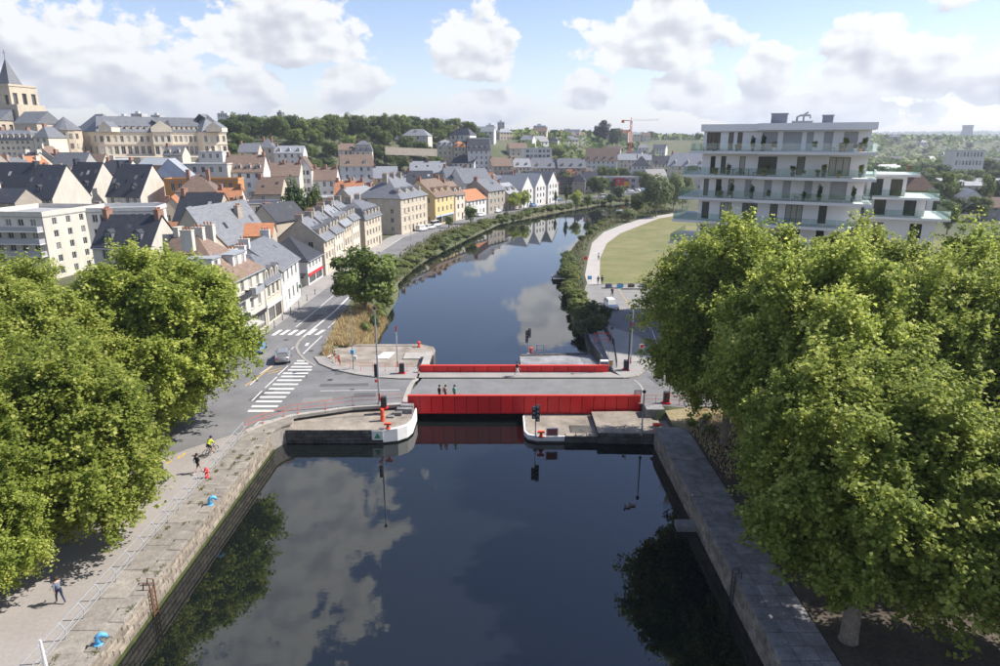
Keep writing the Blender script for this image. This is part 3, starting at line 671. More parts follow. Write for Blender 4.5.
def house_at(name, label, cat, x, y, z, yaw, w, d, h, roof='gable', rh=3.0, wall='cream', rmat='slate', floors=2, cols=3, lv=1, ww=1.05, fr='frame_white',
             side='', dorm=0, chim=1, sky=0, shop=None, group=None, quoin=False, dmat=None, door=True, mull=2, back=False, band=False, chm='brick'):
    FOOT.append((x+math.cos(R(yaw))*w/2-math.sin(R(yaw))*d/2, y+math.sin(R(yaw))*w/2+math.cos(R(yaw))*d/2, math.hypot(w,d)/2))
    t = thing(name, label, cat, (x, y, z), R(yaw), group)
    ops = grid_ops(w, h, floors, cols, ww, skip_ground=bool(shop))
    fh = h/floors; doorop = None; shopop = []
    if shop:
        n = max(1, round(w/4.2)); m = .4
        for k in range(n):
            s0 = m+(w-2*m)*k/n+.15; shopop.append((s0, .25, (w-2*m)/n-.3, min(2.4, fh*.72)))
    elif door and lv > 0 and ops:
        c = random.Random(label).randrange(cols); s, zz, a, hh = ops[c]; ops[c] = doorop = (s+ww/2-.5, .05, 1.0, 2.15)
    wins = [o for o in ops if o is not doorop]
    b = MB(); wall_face(b, 0, 0, 1, 0, w, h, wins+shopop+([doorop] if doorop else []), z0=-3)
    sw = {}
    for key, (ox, oy, ux, uy) in {'R': (w,0,0,1), 'L': (0,d,0,-1), 'B': (w,d,-1,0)}.items():
        so_ = grid_ops(d if key != 'B' else w, h, floors, max(1, int((d if key != 'B' else cols*3)/3.6)), ww) if key in side else []
        sw[key] = (so_, ox, oy, ux, uy); wall_face(b, ox, oy, ux, uy, w if key == 'B' else d, h, so_, z0=-3)
    if roof == 'gable':
        b.add([(0,0,h),(0,d,h),(0,d/2,h+rh)], [(0,2,1)]); b.add([(w,0,h),(w,d,h),(w,d/2,h+rh)], [(0,1,2)])
    if roof == 'front':
        b.add([(0,0,h),(w,0,h),(w/2,0,h+rh)], [(0,1,2)]); b.add([(0,d,h),(w,d,h),(w/2,d,h+rh)], [(1,0,2)])
    b.build('wall', ML[wall], t)
    for o in wins: put_window(t, o[0], 0, o[1], o[2], o[3], 0, fr, lv, mull)
    for key, (so_, ox, oy, ux, uy) in sw.items():
        for o in so_: put_window(t, ox+ux*o[0], oy+uy*o[0], o[1], o[2], o[3], math.atan2(uy, ux), fr, lv, mull)
    for o in shopop: put_window(t, o[0], 0, o[1], o[2], o[3], 0, 'frame_dark', 1, 3, 'shop_window')
    if shop:
        bb = MB(); bb.box(.1, w-.1, -.12, -.005, fh-.62, fh-.08); bb.build('shop_fascia', ML[shop], t)
    if doorop:
        bb = MB(); bb.box(doorop[0], doorop[0]+1.0, .1, .16, .05, 2.2); dd = bb.build('door', ML['frame_dark' if random.Random(label+'d').random() < .5 else 'frame_white'], t)
        bb = MB(); bb.box(doorop[0]+.85, doorop[0]+.92, .04, .1, 1.05, 1.15); bb.build('handle', ML['galvanised'], dd)
    if band and lv > 0:
        for f in range(1, floors):
            bb = MB(); bb.box(-.03, w+.03, -.08, -.004, f*fh-.12, f*fh+.06); bb.build('string_course', ML['stone_pale'], t)
        bb = MB(); bb.box(-.1, w+.1, -.22, -.004, h-.25, h-.02); bb.build('cornice', ML['stone_pale'], t)
    ov, th, eg = .32, .16, .16; b = MB()
    rd = d
    if roof == 'gable':
        k = rh/(d/2)
        for sgn, ye_, yr in ((1, -ov, d/2), (-1, d+ov, d/2)):
            ze = h-ov*k; zr = h+rh
            q = [(-eg,ye_,ze+.02),(w+eg,ye_,ze+.02),(w+eg,yr,zr+.02),(-eg,yr,zr+.02)]
            top = [(a,c,e+th) for a,c,e in q]; fl = [(3,2,1,0),(4,5,6,7),(0,1,5,4),(1,2,6,5),(2,3,7,6),(3,0,4,7)]
            if sgn < 0: fl = [f[::-1] for f in fl]
            b.add(q+top, fl)
    elif roof == 'front':
        k = rh/(w/2)
        for sgn, xe, xr in ((1, -ov, w/2), (-1, w+ov, w/2)):
            ze = h-ov*k; zr = h+rh
            q = [(xe,-eg,ze+.02),(xr,-eg,zr+.02),(xr,d+eg,zr+.02),(xe,d+eg,ze+.02)]
            top = [(a,c,e+th) for a,c,e in q]; fl = [(3,2,1,0),(4,5,6,7),(0,1,5,4),(1,2,6,5),(2,3,7,6),(3,0,4,7)]
            if sgn < 0: fl = [f[::-1] for f in fl]
            b.add(q+top, fl)
    elif roof == 'hip':
        i = min(w, d)/2*.95; e = [(-ov,-ov,h),(w+ov,-ov,h),(w+ov,d+ov,h),(-ov,d+ov,h)]
        if w >= d: rr = [(i,d/2,h+rh),(w-i,d/2,h+rh)]
        else: rr = [(w/2,i,h+rh),(w/2,d-i,h+rh)]
        lo = [(a,c,h-.14) for a,c,_ in e]
        b.add(lo+e+rr, [(3,2,1,0)]+[(k_,(k_+1)%4,4+(k_+1)%4,4+k_) for k_ in range(4)] +
              ([(4,5,9,8),(5,6,9),(6,7,8,9),(7,4,8)] if w >= d else [(4,5,8),(5,6,9,8),(6,7,9),(7,4,8,9)]))
    elif roof == 'mansard':
        i = .9; m = rh*.62
        lv0 = [(-.25,-.25),(w+.25,-.25),(w+.25,d+.25),(-.25,d+.25)]; lv1 = [(i,i),(w-i,i),(w-i,d-i),(i,d-i)]
        i2 = min(w,d)/2*.85; lv2 = [(i2,i2),(w-i2,i2),(w-i2,d-i2),(i2,d-i2)]
        vs_ = [(a,c,h-.12) for a,c in lv0]+[(a,c,h+.02) for a,c in lv0]+[(a,c,h+m) for a,c in lv1]+[(a,c,h+rh) for a,c in lv2]
        b.add(vs_, [(3,2,1,0)]+[(4*r_+k_, 4*r_+(k_+1)%4, 4*r_+4+(k_+1)%4, 4*r_+4+k_) for r_ in range(3) for k_ in range(4)]+[(12,13,14,15)])
    elif roof == 'flat':
        b.box(-.12,w+.12,-.12,d+.12,h-.02,h+.16); pw = .22
        for q in ((-.14,w+.14,-.14,-.14+pw),(-.14,w+.14,d+.14-pw,d+.14),(-.14,-.14+pw,-.14+pw,d+.14-pw),(w+.14-pw,w+.14,-.14+pw,d+.14-pw)): b.box(q[0],q[1],q[2],q[3],h+.16,h+.16+max(.25,rh),1)
    ro = b.build('roof', [ML[rmat], ML[wall]] if roof == 'flat' else ML[rmat], t)
    if lv > 0 and roof in ('gable','hip','mansard'):
        bb = MB(); gz = h-.10 if roof != 'gable' else h-.32*rh/(d/2)+.02; gy = -.40 if roof != 'mansard' else -.33
        bb.tube([(-.1,gy,gz),(w+.1,gy,gz)], .075, 6); gt = bb.build('gutter', ML['zinc'], t)
        bb = MB(); bb.tube([(w-.15,gy,gz-.05),(w-.15,-.12,gz-.5),(w-.15,-.12,.1)], .05, 6); bb.build('downpipe', ML['zinc'], gt)
    rnd = random.Random(label)
    # dormers, skylights, chimneys sit on the front slope
    def slope(f):
        if roof == 'mansard':
            return (f*.9*2, h+f*2*rh*.62) if f < .5 else (.9+(f-.5)*2*(min(w,d)/2*.85-.9), h+rh*.62+(f-.5)*2*rh*.38)
        return (f*d/2, h+f*rh)
    if roof in ('gable','hip','mansard'):
        for k_ in range(dorm):
            xc = w*(k_+.5)/dorm; f0 = .18; y0, z0 = slope(f0); dw, dh = (1.25, 1.35)
            if roof == 'mansard': y0, z0 = .02, h+.35; y1 = 1.4; dh = min(1.5, rh*.55)
            else: y1 = y0+dh*(d/2)/rh
            bb = MB(); xa, xb = xc-dw/2, xc+dw/2
            wall_face(bb, xa, y0, 1, 0, dw, z0+dh, [(.2,z0+.15,dw-.4,dh-.3)], z0=z0-.05)
            bb.add([(xa,y0,z0-.05),(xa,y0,z0+dh),(xa,y1,z0+dh)],[(0,1,2)]); bb.add([(xb,y0,z0-.05),(xb,y0,z0+dh),(xb,y1,z0+dh)],[(0,2,1)])
            bb.add([(xa,y0,z0+dh),(xb,y0,z0+dh),(xc,y0,z0+dh+.5)],[(0,1,2)])
            yr = y1+(.5*(d/2)/rh if roof != 'mansard' else .6)
            bb.add([(xa-.12,y0-.15,z0+dh-.04),(xc,y0-.15,z0+dh+.54),(xc,yr,z0+dh+.54),(xa-.12,y1,z0+dh-.04)],[(0,1,2,3)],1); bb.add([(xb+.12,y0-.15,z0+dh-.04),(xc,y0-.15,z0+dh+.54),(xc,yr,z0+dh+.54),(xb+.12,y1,z0+dh-.04)],[(3,2,1,0)],1)
            dm = bb.build('dormer', [ML[dmat or wall], ML[rmat]], t); put_window(dm, xa+.2, y0, z0+.15, dw-.4, dh-.3, 0, fr, min(lv,0) if lv < 1 else 0, 2)
        for k_ in range(sky if roof != 'front' else 0):
            xc = w*(k_+.3+.4*rnd.random())/sky; f0 = rnd.uniform(.35,.7); y0, z0 = slope(f0); y1, z1 = slope(f0+.13)
            bb = MB(); q = .22; ax, bx_ = xc-.4, xc+.4
            bb.add([(ax,y0,z0+q),(bx_,y0,z0+q),(bx_,y1,z1+q),(ax,y1,z1+q),(ax,y0,z0),(bx_,y0,z0),(bx_,y1,z1),(ax,y1,z1)],[(0,1,2,3),(4,5,1,0),(5,6,2,1),(6,7,3,2),(7,4,0,3)])
            bb.build('skylight', ML['pane'], ro)
    if roof == 'front':
        for k_ in range(max(sky, int(d/4))):
            yc = d*(k_+.5)/max(sky, int(d/4)); f0 = rnd.uniform(.3,.6); pts_ = [(w-(w/2)*f, h+rh*f) for f in (f0, f0+.16)]; (xa, za), (xb, zb_) = pts_; q = .21
            bb = MB(); bb.add([(xa,yc-.4,za+q),(xa,yc+.4,za+q),(xb,yc+.4,zb_+q),(xb,yc-.4,zb_+q),(xa,yc-.4,za),(xa,yc+.4,za),(xb,yc+.4,zb_),(xb,yc-.4,zb_)],[(0,1,2,3),(4,5,1,0),(5,6,2,1),(6,7,3,2),(7,4,0,3)]); bb.build('skylight', ML['pane'], ro)
    for k_ in range(chim if roof != 'flat' else 0):
        xc = .5 if k_ == 0 else (w-.5 if k_ == 1 else w*.5)
        yc, zc_ = (d/2, h+rh) if roof in ('gable','hip','mansard') else (d*(.3+.4*k_), h+rh*.75)
        if roof == 'front': xc = w*.3+.4*w*(k_ % 2)
        if roof in ('hip','mansard') and k_ < 2: xc = w*(.25+.5*k_)
        bb = MB(); bb.box(xc-.38,xc+.38,yc-.75,yc+.75,zc_-1.6,zc_+.95); bb.box(xc-.44,xc+.44,yc-.81,yc+.81,zc_+.95,zc_+1.07)
        ch = bb.build('chimney', ML[chm], ro)
        if lv > 0:
            if 'pot' not in WC: bb = MB(); bb.lathe([(.13,0),(.11,.38)], 7); WC['pot'] = bb.mesh('chimney_pot', ML['chimney_pot'])
            for q in (-.45,0,.45): link('chimney_pot', WC['pot'], ch, (xc,yc+q,zc_+1.07))
    return t
def hpx(label, l, r, ye, zc, yaw=0, d=9, name='house', cat='house', **k):
    """a house from the pixels of its front eaves and its depth; its foot stands on the ground there"""
    pxm = (l+r)/2; x, y, ze = PZ(pxm, ye, zc); u = (pxm-500)/F; a = R(yaw)
    w = (r-l)*zc/F/max(.3, abs(math.cos(a)-u*math.sin(a)*CP))
    ox, oy = x-math.cos(a)*w/2, y-math.sin(a)*w/2
    zb = min(T(ox,oy), T(ox+math.cos(a)*w, oy+math.sin(a)*w), T(x-math.sin(a)*d, y+math.cos(a)*d))
    h = max(2.6, ze-zb); zb = ze-h
    k.setdefault('floors', max(1, round(h/3.0))); k.setdefault('cols', max(1, round(w/2.9)))
    return house_at(name, label, cat, ox, oy, zb, yaw, w, d, h, **k)
rowg = 'houses in the row along the canal road'
def row(label, x0, y0, x1, y1, d, h, **k):
    w = math.hypot(x1-x0, y1-y0); yaw = math.degrees(math.atan2(y1-y0, x1-x0))
    k.setdefault('cols', max(1, round(w/2.6))); k.setdefault('floors', max(1, round(h/2.9)))
    return house_at('house', label, 'house', x0, y0, .10, yaw, w, d, h, group=rowg, **k)
# ---- the row along the road, nearest first
h1 = row('cream corner house with brown hipped roof and white box dormer above the shops', -34.5,82.5,-34.0,94.2, 11.5, 8.6, roof='hip', rh=5.4, wall='cream', rmat='tile_brown', floors=3, cols=4, lv=2, shop='shop_dark', side='L', chim=3, chm='cream', sky=1)
def box_dormer(h, x, y0, z0, w, hh, d, nwin, m='white_wall'):
    b = MB(); wall_face(b, x, y0, 1, 0, w, z0+hh, [(w*(k+.5)/nwin-.5, z0+.35, 1.0, hh-.6) for k in range(nwin)], z0=z0)
    b.add([(x,y0,z0),(x,y0,z0+hh),(x,y0+d,z0+hh),(x,y0+d,z0)],[(0,1,2,3)]); b.add([(x+w,y0,z0),(x+w,y0,z0+hh),(x+w,y0+d,z0+hh),(x+w,y0+d,z0)],[(3,2,1,0)])
    b.box(x-.15,x+w+.15,y0-.2,y0+d,z0+hh,z0+hh+.14,1)
    o = b.build('dormer', [ML[m], ML['zinc']], h)
    for k in range(nwin): put_window(o, x+w*(k+.5)/nwin-.5, y0, z0+.35, 1.0, hh-.6, 0, 'frame_white', 1, 2)
    return o
box_dormer(h1, 5.2, 1.2, 9.3, 4.2, 2.1, 4.0, 2); box_dormer(h1, .9, 2.0, 9.9, 2.4, 1.7, 3.4, 1)
for z0, x0, x1 in ((2.95,1.0,4.2),(5.8,1.0,5.2),(5.8,6.6,9.6)):
    b = MB(); b.box(x0,x1,-.9,-.005,z0,z0+.12); bal = b.build('balcony', ML['concrete'], h1)
    b = MB(); b.box(x0,x1,-.9,-.86,z0+.13,z0+.95)
    b.box(x0,x0+.04,-.86,-.01,z0+.13,z0+.95); b.box(x1-.04,x1,-.86,-.01,z0+.13,z0+.95); b.build('railing', ML['zinc' if x0 > 5 else 'dark_metal'], bal)
b = MB(); b.add([(.4,-.13,2.6),(6.2,-.13,2.6),(6.2,-1.9,2.15),(.4,-1.9,2.15),(.4,-.13,2.52),(6.2,-.13,2.52),(6.2,-1.9,2.07),(.4,-1.9,2.07)],[(3,2,1,0),(4,5,6,7),(2,3,7,6),(0,4,7,3),(1,2,6,5)]); b.build('awning', ML['awning'], h1)
h2 = row('narrow stone house with grey slate mansard and three dormers next to the cream corner house', -34.05,94.6,-33.9,101.2, 10, 6.0, roof='mansard', rh=3.9, wall='stone_pale', rmat='slate', lv=2, dorm=3, shop='white_wall', cols=3, chim=2, side='', chm='white_wall')
h3 = row('white house under light slate roof at the end of the block', -34.1,101.6,-34.7,113.6, 10, 6.8, roof='gable', rh=3.8, wall='white_wall', rmat='slate', lv=2, cols=4, sky=3, side='R', chim=2, chm='white_wall', dorm=0)
h4 = row('small white restaurant with pointed slate hip roof and dark awnings', -35.8,122.5,-35.4,131.5, 9, 4.6, roof='hip', rh=4.0, wall='white_wall', rmat='slate_dark', lv=2, cols=4, floors=2, side='L', chim=0, shop='shop_red')
b = MB(); b.add([(-.2,9.0,2.4),(-.2,.2,2.4),(-1.9,.2,2.0),(-1.9,9.0,2.0)],[(0,1,2,3)]); b.box(-1.9,-1.85,.2,9,1.75,2.0); b.build('awning', ML['shop_dark'], h4)
for i, (y0, y1, hh, lab, wl, dm) in enumerate(((131.8,139.2,7.2,'stone terrace house with light slate roof and tall chimneys, behind the restaurant','stone',3),(139.6,146.6,7.6,'stone terrace house with slate roof, second of the terrace behind the restaurant','stone_pale',3),
        (147.0,154.2,8.2,'taller stone terrace house, third of the terrace, with grey chimney walls','stone',3),(154.6,161.5,8.6,'stone terrace house with dormers at the far end of the terrace','stone_pale',3))):
    row(lab, -34.9+i*.25,y0,-34.7+i*.28,y1, 9.5, hh, roof='gable', rh=3.9, wall=wl, rmat='slate' if i != 2 else 'slate_light', lv=1, cols=3, floors=3, dorm=dm, sky=2, chim=2, chm='stone_grey', band=True, side='L' if i == 0 else '')
row('dark mansard stone house with long dormers beside the terrace', -33.2,164.5,-31.4,177.5, 10, 7.6, roof='mansard', rh=4.2, wall='stone', rmat='slate', lv=1, cols=5, floors=3, dorm=5, chim=2, side='L', chm='stone_grey', band=True)
row('large stone house with pavilion slate roof and pointed dormers on the road bend', -28.5,194.0,-22.8,212.0, 14, 10.2, roof='hip', rh=5.6, wall='stone', rmat='slate', lv=1, cols=6, floors=4, dorm=4, chim=3, side='L', chm='stone_grey', band=True)
row('yellow rendered house with brown roof and stone dormers', -20.8,217.0,-15.6,230.0, 12, 9.0, roof='gable', rh=5.0, wall='yellow_wall', rmat='tile_brown', lv=1, cols=4, floors=3, dorm=3, chim=2, side='L', shop='pale_blue')
row('narrow stone house between the yellow house and the white house', -15.2,230.6,-12.2,236.6, 10, 8.6, roof='gable', rh=4.0, wall='stone_pale', rmat='tile_brown', lv=1, cols=2, floors=3, dorm=2, chim=1)
row('low white house with terracotta roof on the canal road', -11.8,237.4,-5.0,250.5, 9, 6.0, roof='gable', rh=3.2, wall='white_wall', rmat='tile_red', lv=1, cols=5, floors=2, chim=1)
row('grey rendered house with slate roof beside the low white house', -4.4,251.4,2.0,263.5, 11, 8.4, roof='gable', rh=3.8, wall='stone_grey', rmat='slate', lv=1, cols=4, floors=3, chim=2, side='L')
row('cream house with slate gable beside the new white houses', 3.0,265.0,7.5,273.0, 9, 6.5, roof='gable', rh=3.6, wall='beige', rmat='slate_light', lv=1, cols=3, floors=2, dorm=2, chim=1, side='L')
for i in range(3):
    a = i*11.2
    row(['first of three new white gabled houses, nearest the cream house','middle of three new white gabled houses on the canal road','last of three new white gabled houses, nearest the trees'][i], 9.0+a*.53,276+a*.85,13.8+a*.53,283.8+a*.85, 12, 7.4+.5*i, roof='front', rh=5.0, wall='white_wall', rmat='slate_light' if i < 2 else 'slate', lv=1, cols=3, floors=3, side='L', chim=0, fr='frame_dark')
# ---- the town behind: pixels of the eaves, depth, look
g2 = 'houses of the old town'
def tn(label, *a, **k): return hpx(label, *a, group=g2, **k)
tn('slate roofed house between red brick gable stacks behind the plane tree', 92,150,247,108,-6,8.5,roof='gable',rh=4.6,wall='cream',rmat='slate_dark',lv=1,dorm=2,chim=2,sky=1,dmat='slate')
tn('large beige gable house with grey slate roof and roof terrace', 168,214,246,112,-12,17,roof='front',rh=6.2,wall='beige',rmat='slate',lv=1,cols=2,chim=2,side='R',chm='stone_grey')
tn('house with steep dark slate roof behind the beige gable house', 172,214,224,140,-8,10,roof='gable',rh=6.0,wall='beige',rmat='slate_dark',lv=0,sky=2)
tn('small house with terracotta roof left of the long brown roof', 160,186,213,150,20,10,roof='front',rh=3.4,wall='beige',rmat='tile_red',lv=0)
tn('low brown roofed house behind the cream corner house', 160,200,262,92,-6,9,roof='gable',rh=3.2,wall='beige',rmat='tile_brown',lv=0,chim=2,chm='cream')
tn('long cream house with brown hipped roof below the orange building', 176,216,192,165,12,9,roof='hip',rh=4.2,wall='cream',rmat='tile_brown',lv=0,chim=2)
tn('modern grey metal house with glazed gable above the orange building', 152,189,176,190,14,9,roof='front',rh=4.6,wall='pale_blue',rmat='zinc',lv=1,chim=0,ww=2.2)
tn('long low building with orange front wall', 164,238,180.5,182,6,6,roof='flat',rh=.4,wall='orange_wall',rmat='flat_roof',lv=0,floors=4,cols=9)
tn('long white modern building with pale flat roof behind the orange wall', 178,227,165,205,6,16,roof='flat',rh=.3,wall='cream',rmat='zinc',lv=0,cols=5)
tn('white flats with brown mansard and a row of dormers', 224,263,172,210,6,10,roof='gable',rh=5.0,wall='white_wall',rmat='tile_brown',lv=0,dorm=4,dmat='white_wall',chim=2)
tn('terrace with brown roofs right of the white mansard flats', 264,299,176,222,4,10,roof='gable',rh=4,wall='cream',rmat='tile_brown',lv=0,chim=3)
tn('tall white gabled house standing above the brown roofs', 295,311,169,228,8,10,roof='front',rh=4,wall='white_wall',rmat='tile_brown',lv=0,cols=3)
tn('white house with brown roof and three chimneys near the red roofs', 312,336,180,232,4,9,roof='gable',rh=4,wall='white_wall',rmat='tile_brown',lv=0,chim=3)
tn('white five storey block of flats with tan roof', 341,374,166,290,16,11,name='apartment_block',cat='apartment block',roof='gable',rh=4.6,wall='white_wall',rmat='tile_brown',lv=1,cols=4,chim=0,side='L',dorm=2,dmat='white_wall')
tn('dark brown roof with two skylights below the brown terrace', 255,281,194,185,4,10,roof='gable',rh=4.2,wall='beige',rmat='tile_brown',lv=0,sky=2,chim=1)
tn('low grey house with pale gable beside the conifers', 250,276,221,138,-22,10,roof='front',rh=3.2,wall='beige',rmat='slate_dark',lv=0,chim=1)
tn('brown roofed house between the beige gable house and the conifers', 226,250,216,142,20,9,roof='front',rh=3.6,wall='beige',rmat='tile_brown',lv=0,chim=2)
tn('reddish tile roof in the middle of the old town', 216,240,205,155,10,9,roof='gable',rh=3.5,wall='cream',rmat='tile_red',lv=0,chim=2)
tn('flat grey roofed block behind the low grey house', 238,276,205,165,6,10,roof='flat',rh=.3,wall='white_wall',rmat='slate_dark',lv=0)
tn('low shed with orange tiles behind the cream corner house', 240,272,236,120,10,6,roof='gable',rh=1.8,wall='beige',rmat='tile_red',lv=0,chim=0,floors=1)
tn('house with bright terracotta roof behind the stone terrace', 334,362,194,205,4,10,roof='gable',rh=3.6,wall='beige',rmat='tile_red',lv=0,chim=3)
tn('grey flat roofed workshop behind the stone terrace', 296,334,199,190,4,12,roof='flat',rh=.3,wall='white_wall',rmat='flat_roof',lv=0)
tn('slate roofed house right of the bright terracotta roof', 356,384,201,200,60,10,roof='gable',rh=4,wall='stone_grey',rmat='slate_light',lv=0,chim=2)
tn('cream house with grey roof right of the white block', 374,398,178,265,10,10,roof='gable',rh=4.2,wall='yellow_wall',rmat='slate_light',lv=0)
tn('stone mansion with slate mansard on the hillside', 354,372,151,325,8,12,roof='mansard',rh=5,wall='stone_pale',rmat='slate',lv=0,dorm=3,chim=2)
tn('brown roofed wing left of the hillside mansion', 338,353.5,150,328,8,9,roof='gable',rh=3,wall='stone_pale',rmat='tile_brown',lv=0,chim=1)
tn('house with very dark slate roof behind the pavilion roof', 408,434,186,222,10,11,roof='gable',rh=4.6,wall='beige',rmat='slate_dark',lv=0,sky=2,chim=1)
tn('grey roofed house above the pavilion roof', 384,410,189,235,8,12,roof='gable',rh=4,wall='stone_grey',rmat='slate_light',lv=0,chim=2)
tn('long grey slate roofs below the park wall', 410,446,173,262,6,12,roof='gable',rh=4.2,wall='stone',rmat='slate_light',lv=0,chim=3,sky=3)
tn('grey house with pale gable left of the blue slate hall', 446,470,178,258,14,12,roof='gable',rh=4,wall='white_wall',rmat='slate',lv=0,chim=2)
tn('large blue slate roofed hall behind the yellow house', 464,494,183,252,26,16,roof='gable',rh=5.0,wall='white_wall',rmat='slate',lv=0,chim=0)
tn('long dark roofed hall behind the white gabled houses', 506,556,184,335,10,13,roof='gable',rh=4.4,wall='grey_wall',rmat='slate_dark',lv=0,chim=0,sky=3)
tn('stone house with slate roof on the slope below the park trees', 437,453,146,395,6,10,roof='mansard',rh=3.5,wall='stone',rmat='slate_light',lv=0,dorm=3)
tn('stone house with reddish roof on the slope below the park trees', 453.5,466,147,395,6,10,roof='mansard',rh=3.2,wall='stone',rmat='tile_red',lv=0,dorm=2)
tn('large white building with flat roof on the slope', 467,491,139,430,4,14,roof='flat',rh=.6,wall='white_wall',rmat='flat_roof',lv=0,cols=6)
tn('steep slate roofed row below the large white building', 468,490,150,390,8,9,roof='gable',rh=6,wall='white_wall',rmat='slate_dark',lv=0,dorm=4,dmat='white_wall')
tn('stone gabled house with chimneys above the dark hall', 492,513,166,390,14,11,roof='gable',rh=4.6,wall='stone',rmat='tile_brown',lv=0,chim=2)
tn('pale stone house with grey roof right of the stone gabled house', 514,531,167,400,8,11,roof='gable',rh=4.6,wall='stone_pale',rmat='slate_light',lv=0,dorm=2)
tn('grey roofed terrace with gables, left half', 531,557,168,405,6,12,roof='gable',rh=5.4,wall='stone',rmat='slate',lv=0,dorm=2,chim=2)
tn('grey roofed terrace with gables, right half', 558,586,168,405,4,12,roof='gable',rh=5.4,wall='stone_grey',rmat='slate',lv=0,dorm=3,chim=2)
tn('modern white stepped block on the slope', 524,552,149,430,4,14,roof='flat',rh=.5,wall='white_wall',rmat='flat_roof',lv=0,ww=2.0)
tn('tall apartment block with steep brown roof above the canal', 585,617,160.5,430,-10,12,name='apartment_block',cat='apartment block',roof='gable',rh=7.5,wall='white_wall',rmat='tile_brown',lv=1,cols=6,floors=5,dorm=4,side='L',chim=0,dmat='pale_blue')
tn('flat dark restaurant with skylights beside the canal trees', 554,582,179,345,0,12,roof='flat',rh=.5,wall='dark_wall',rmat='slate_dark',lv=0,ww=2)
tn('long flat roofed grey store by the river bend', 583,640,178,375,-3,14,roof='flat',rh=.5,wall='grey_wall',rmat='flat_roof',lv=0,ww=2,cols=8)
tn('dark red panel building beside the grey store', 616,625,179,372,-2,6,roof='flat',rh=.3,wall='shop_red',rmat='slate_dark',lv=0,cols=2)
tn('white house with black hipped roof by the river bend', 632,650,166,430,-12,11,roof='hip',rh=6,wall='white_wall',rmat='slate_dark',lv=0,chim=1)
tn('house with dark blue slate roof right of the black hipped roof', 653,674,164,440,-6,11,roof='gable',rh=5,wall='stone_pale',rmat='slate_dark',lv=0,dorm=2)
tn('pale flats with bright slate roof behind the willows', 667,706,166,330,-30,14,name='apartment_block',cat='apartment block',roof='gable',rh=6.0,wall='stone_pale',rmat='slate_light',lv=0,cols=5,side='L',dorm=3)
tn('stone house with bright slate roof above the river bend', 618,652,160,470,-4,12,roof='gable',rh=4,wall='stone_pale',rmat='slate_light',lv=0,chim=2)
# ---- houses by the hill foot at the left edge of the view
for l, r, ye, zc, yaw, lab, w in ((-30,22,195,175,-14,'black roofed house with pale render at the left edge of the town','dark_wall'),(20,52,198,172,-14,'steep black roofed house with pale gable above the white flats','cream'),
        (62,90,193,185,-14,'steep black roofed house with skylights, left of the twin gables','cream'),(106,140,196,180,-14,'steep black roofed house with skylights, right of the twin gables','cream')):
    tn(lab, l, r, ye, zc, yaw, 12, roof='gable', rh=8.0, wall=w, rmat='slate_dark', lv=0, sky=4, chim=1, chm='slate_dark', dorm=1 if l < 30 else 2, dmat='slate_dark')
tn('low brown roofed house between the black roofed houses', 36,64,180,205,-6,9,roof='gable',rh=4,wall='white_wall',rmat='tile_brown',lv=0,dorm=3,chim=1)
tn('grey slate house below the abbey retaining wall', 47,82,169,215,-8,9,roof='gable',rh=5,wall='grey_wall',rmat='slate',lv=0,chim=1)
tn('slate roofed house at the foot of the abbey wall, leftmost', 0,28,172,225,-4,9,roof='gable',rh=4,wall='cream',rmat='slate',lv=0,chim=2)
tn('small dark slate house under the seminary wall', 100,126,172,215,-4,9,roof='gable',rh=3.5,wall='white_wall',rmat='slate_dark',lv=0,chim=2)
tn('orange brick shed roofed in pale metal under the seminary', 138,163,165,215,-10,8,roof='gable',rh=2.0,wall='orange_wall',rmat='zinc',lv=0,chim=0)
tn('small stone house with slate roof right under the seminary', 163,182,155,240,4,8,roof='gable',rh=3,wall='stone_pale',rmat='slate',lv=0,dorm=2)
tn('white low house beside the small stone house under the seminary', 198,222,152.5,255,6,9,roof='flat',rh=.3,wall='white_wall',rmat='flat_roof',lv=0)
tn('stone house with slate hips left of the park wall', 258,274,148,300,6,9,roof='hip',rh=4,wall='stone_pale',rmat='slate',lv=0,chim=2)
tn('ochre stone house at the end of the seminary gardens', 238,258,152,285,6,9,roof='gable',rh=3.5,wall='stone',rmat='slate',lv=0,chim=1)
tn('grey roofed house in front of the park trees', 274,303,153,300,4,9,roof='gable',rh=3,wall='white_wall',rmat='slate_light',lv=0,chim=1,dorm=3)
# ---- white flats with balconies at the left edge
fl = hpx('white modern flats with wrap balconies and flat roof at the left edge', -28,42,217,128,-6,17,name='apartment_block',cat='apartment block',roof='flat',rh=.9,wall='cream',rmat='flat_roof',lv=1,floors=5,cols=5,ww=1.2,side='R',fr='frame_white')
fw = (42+28)*128/F
fh_ = (PZ(7,217,128)[2]-T(*PZ(7,217,128)[:2]))/5
for z0 in (fh_*2-.1,fh_*3-.1,fh_*4-.1):
    b = MB(); b.box(1.0,fw+.9,-1.5,-.005,z0,z0+.2); b.box(fw+.005,fw+.9,-.005,5.5,z0,z0+.2); bal = b.build('balcony', ML['slab_white'], fl)
    b = MB(); b.box(1.0,fw+.9,-1.5,-1.44,z0+.22,z0+1.1); b.box(fw+.84,fw+.9,-1.44,5.5,z0+.22,z0+1.1); b.build('railing', ML['shutter'], bal)
hpx('long low white wing of the flats with pale flat roof', 86,156,212,140,12,11,name='apartment_block',cat='apartment block',roof='flat',rh=.8,wall='white_wall',rmat='flat_roof',lv=1,cols=8,side='R')
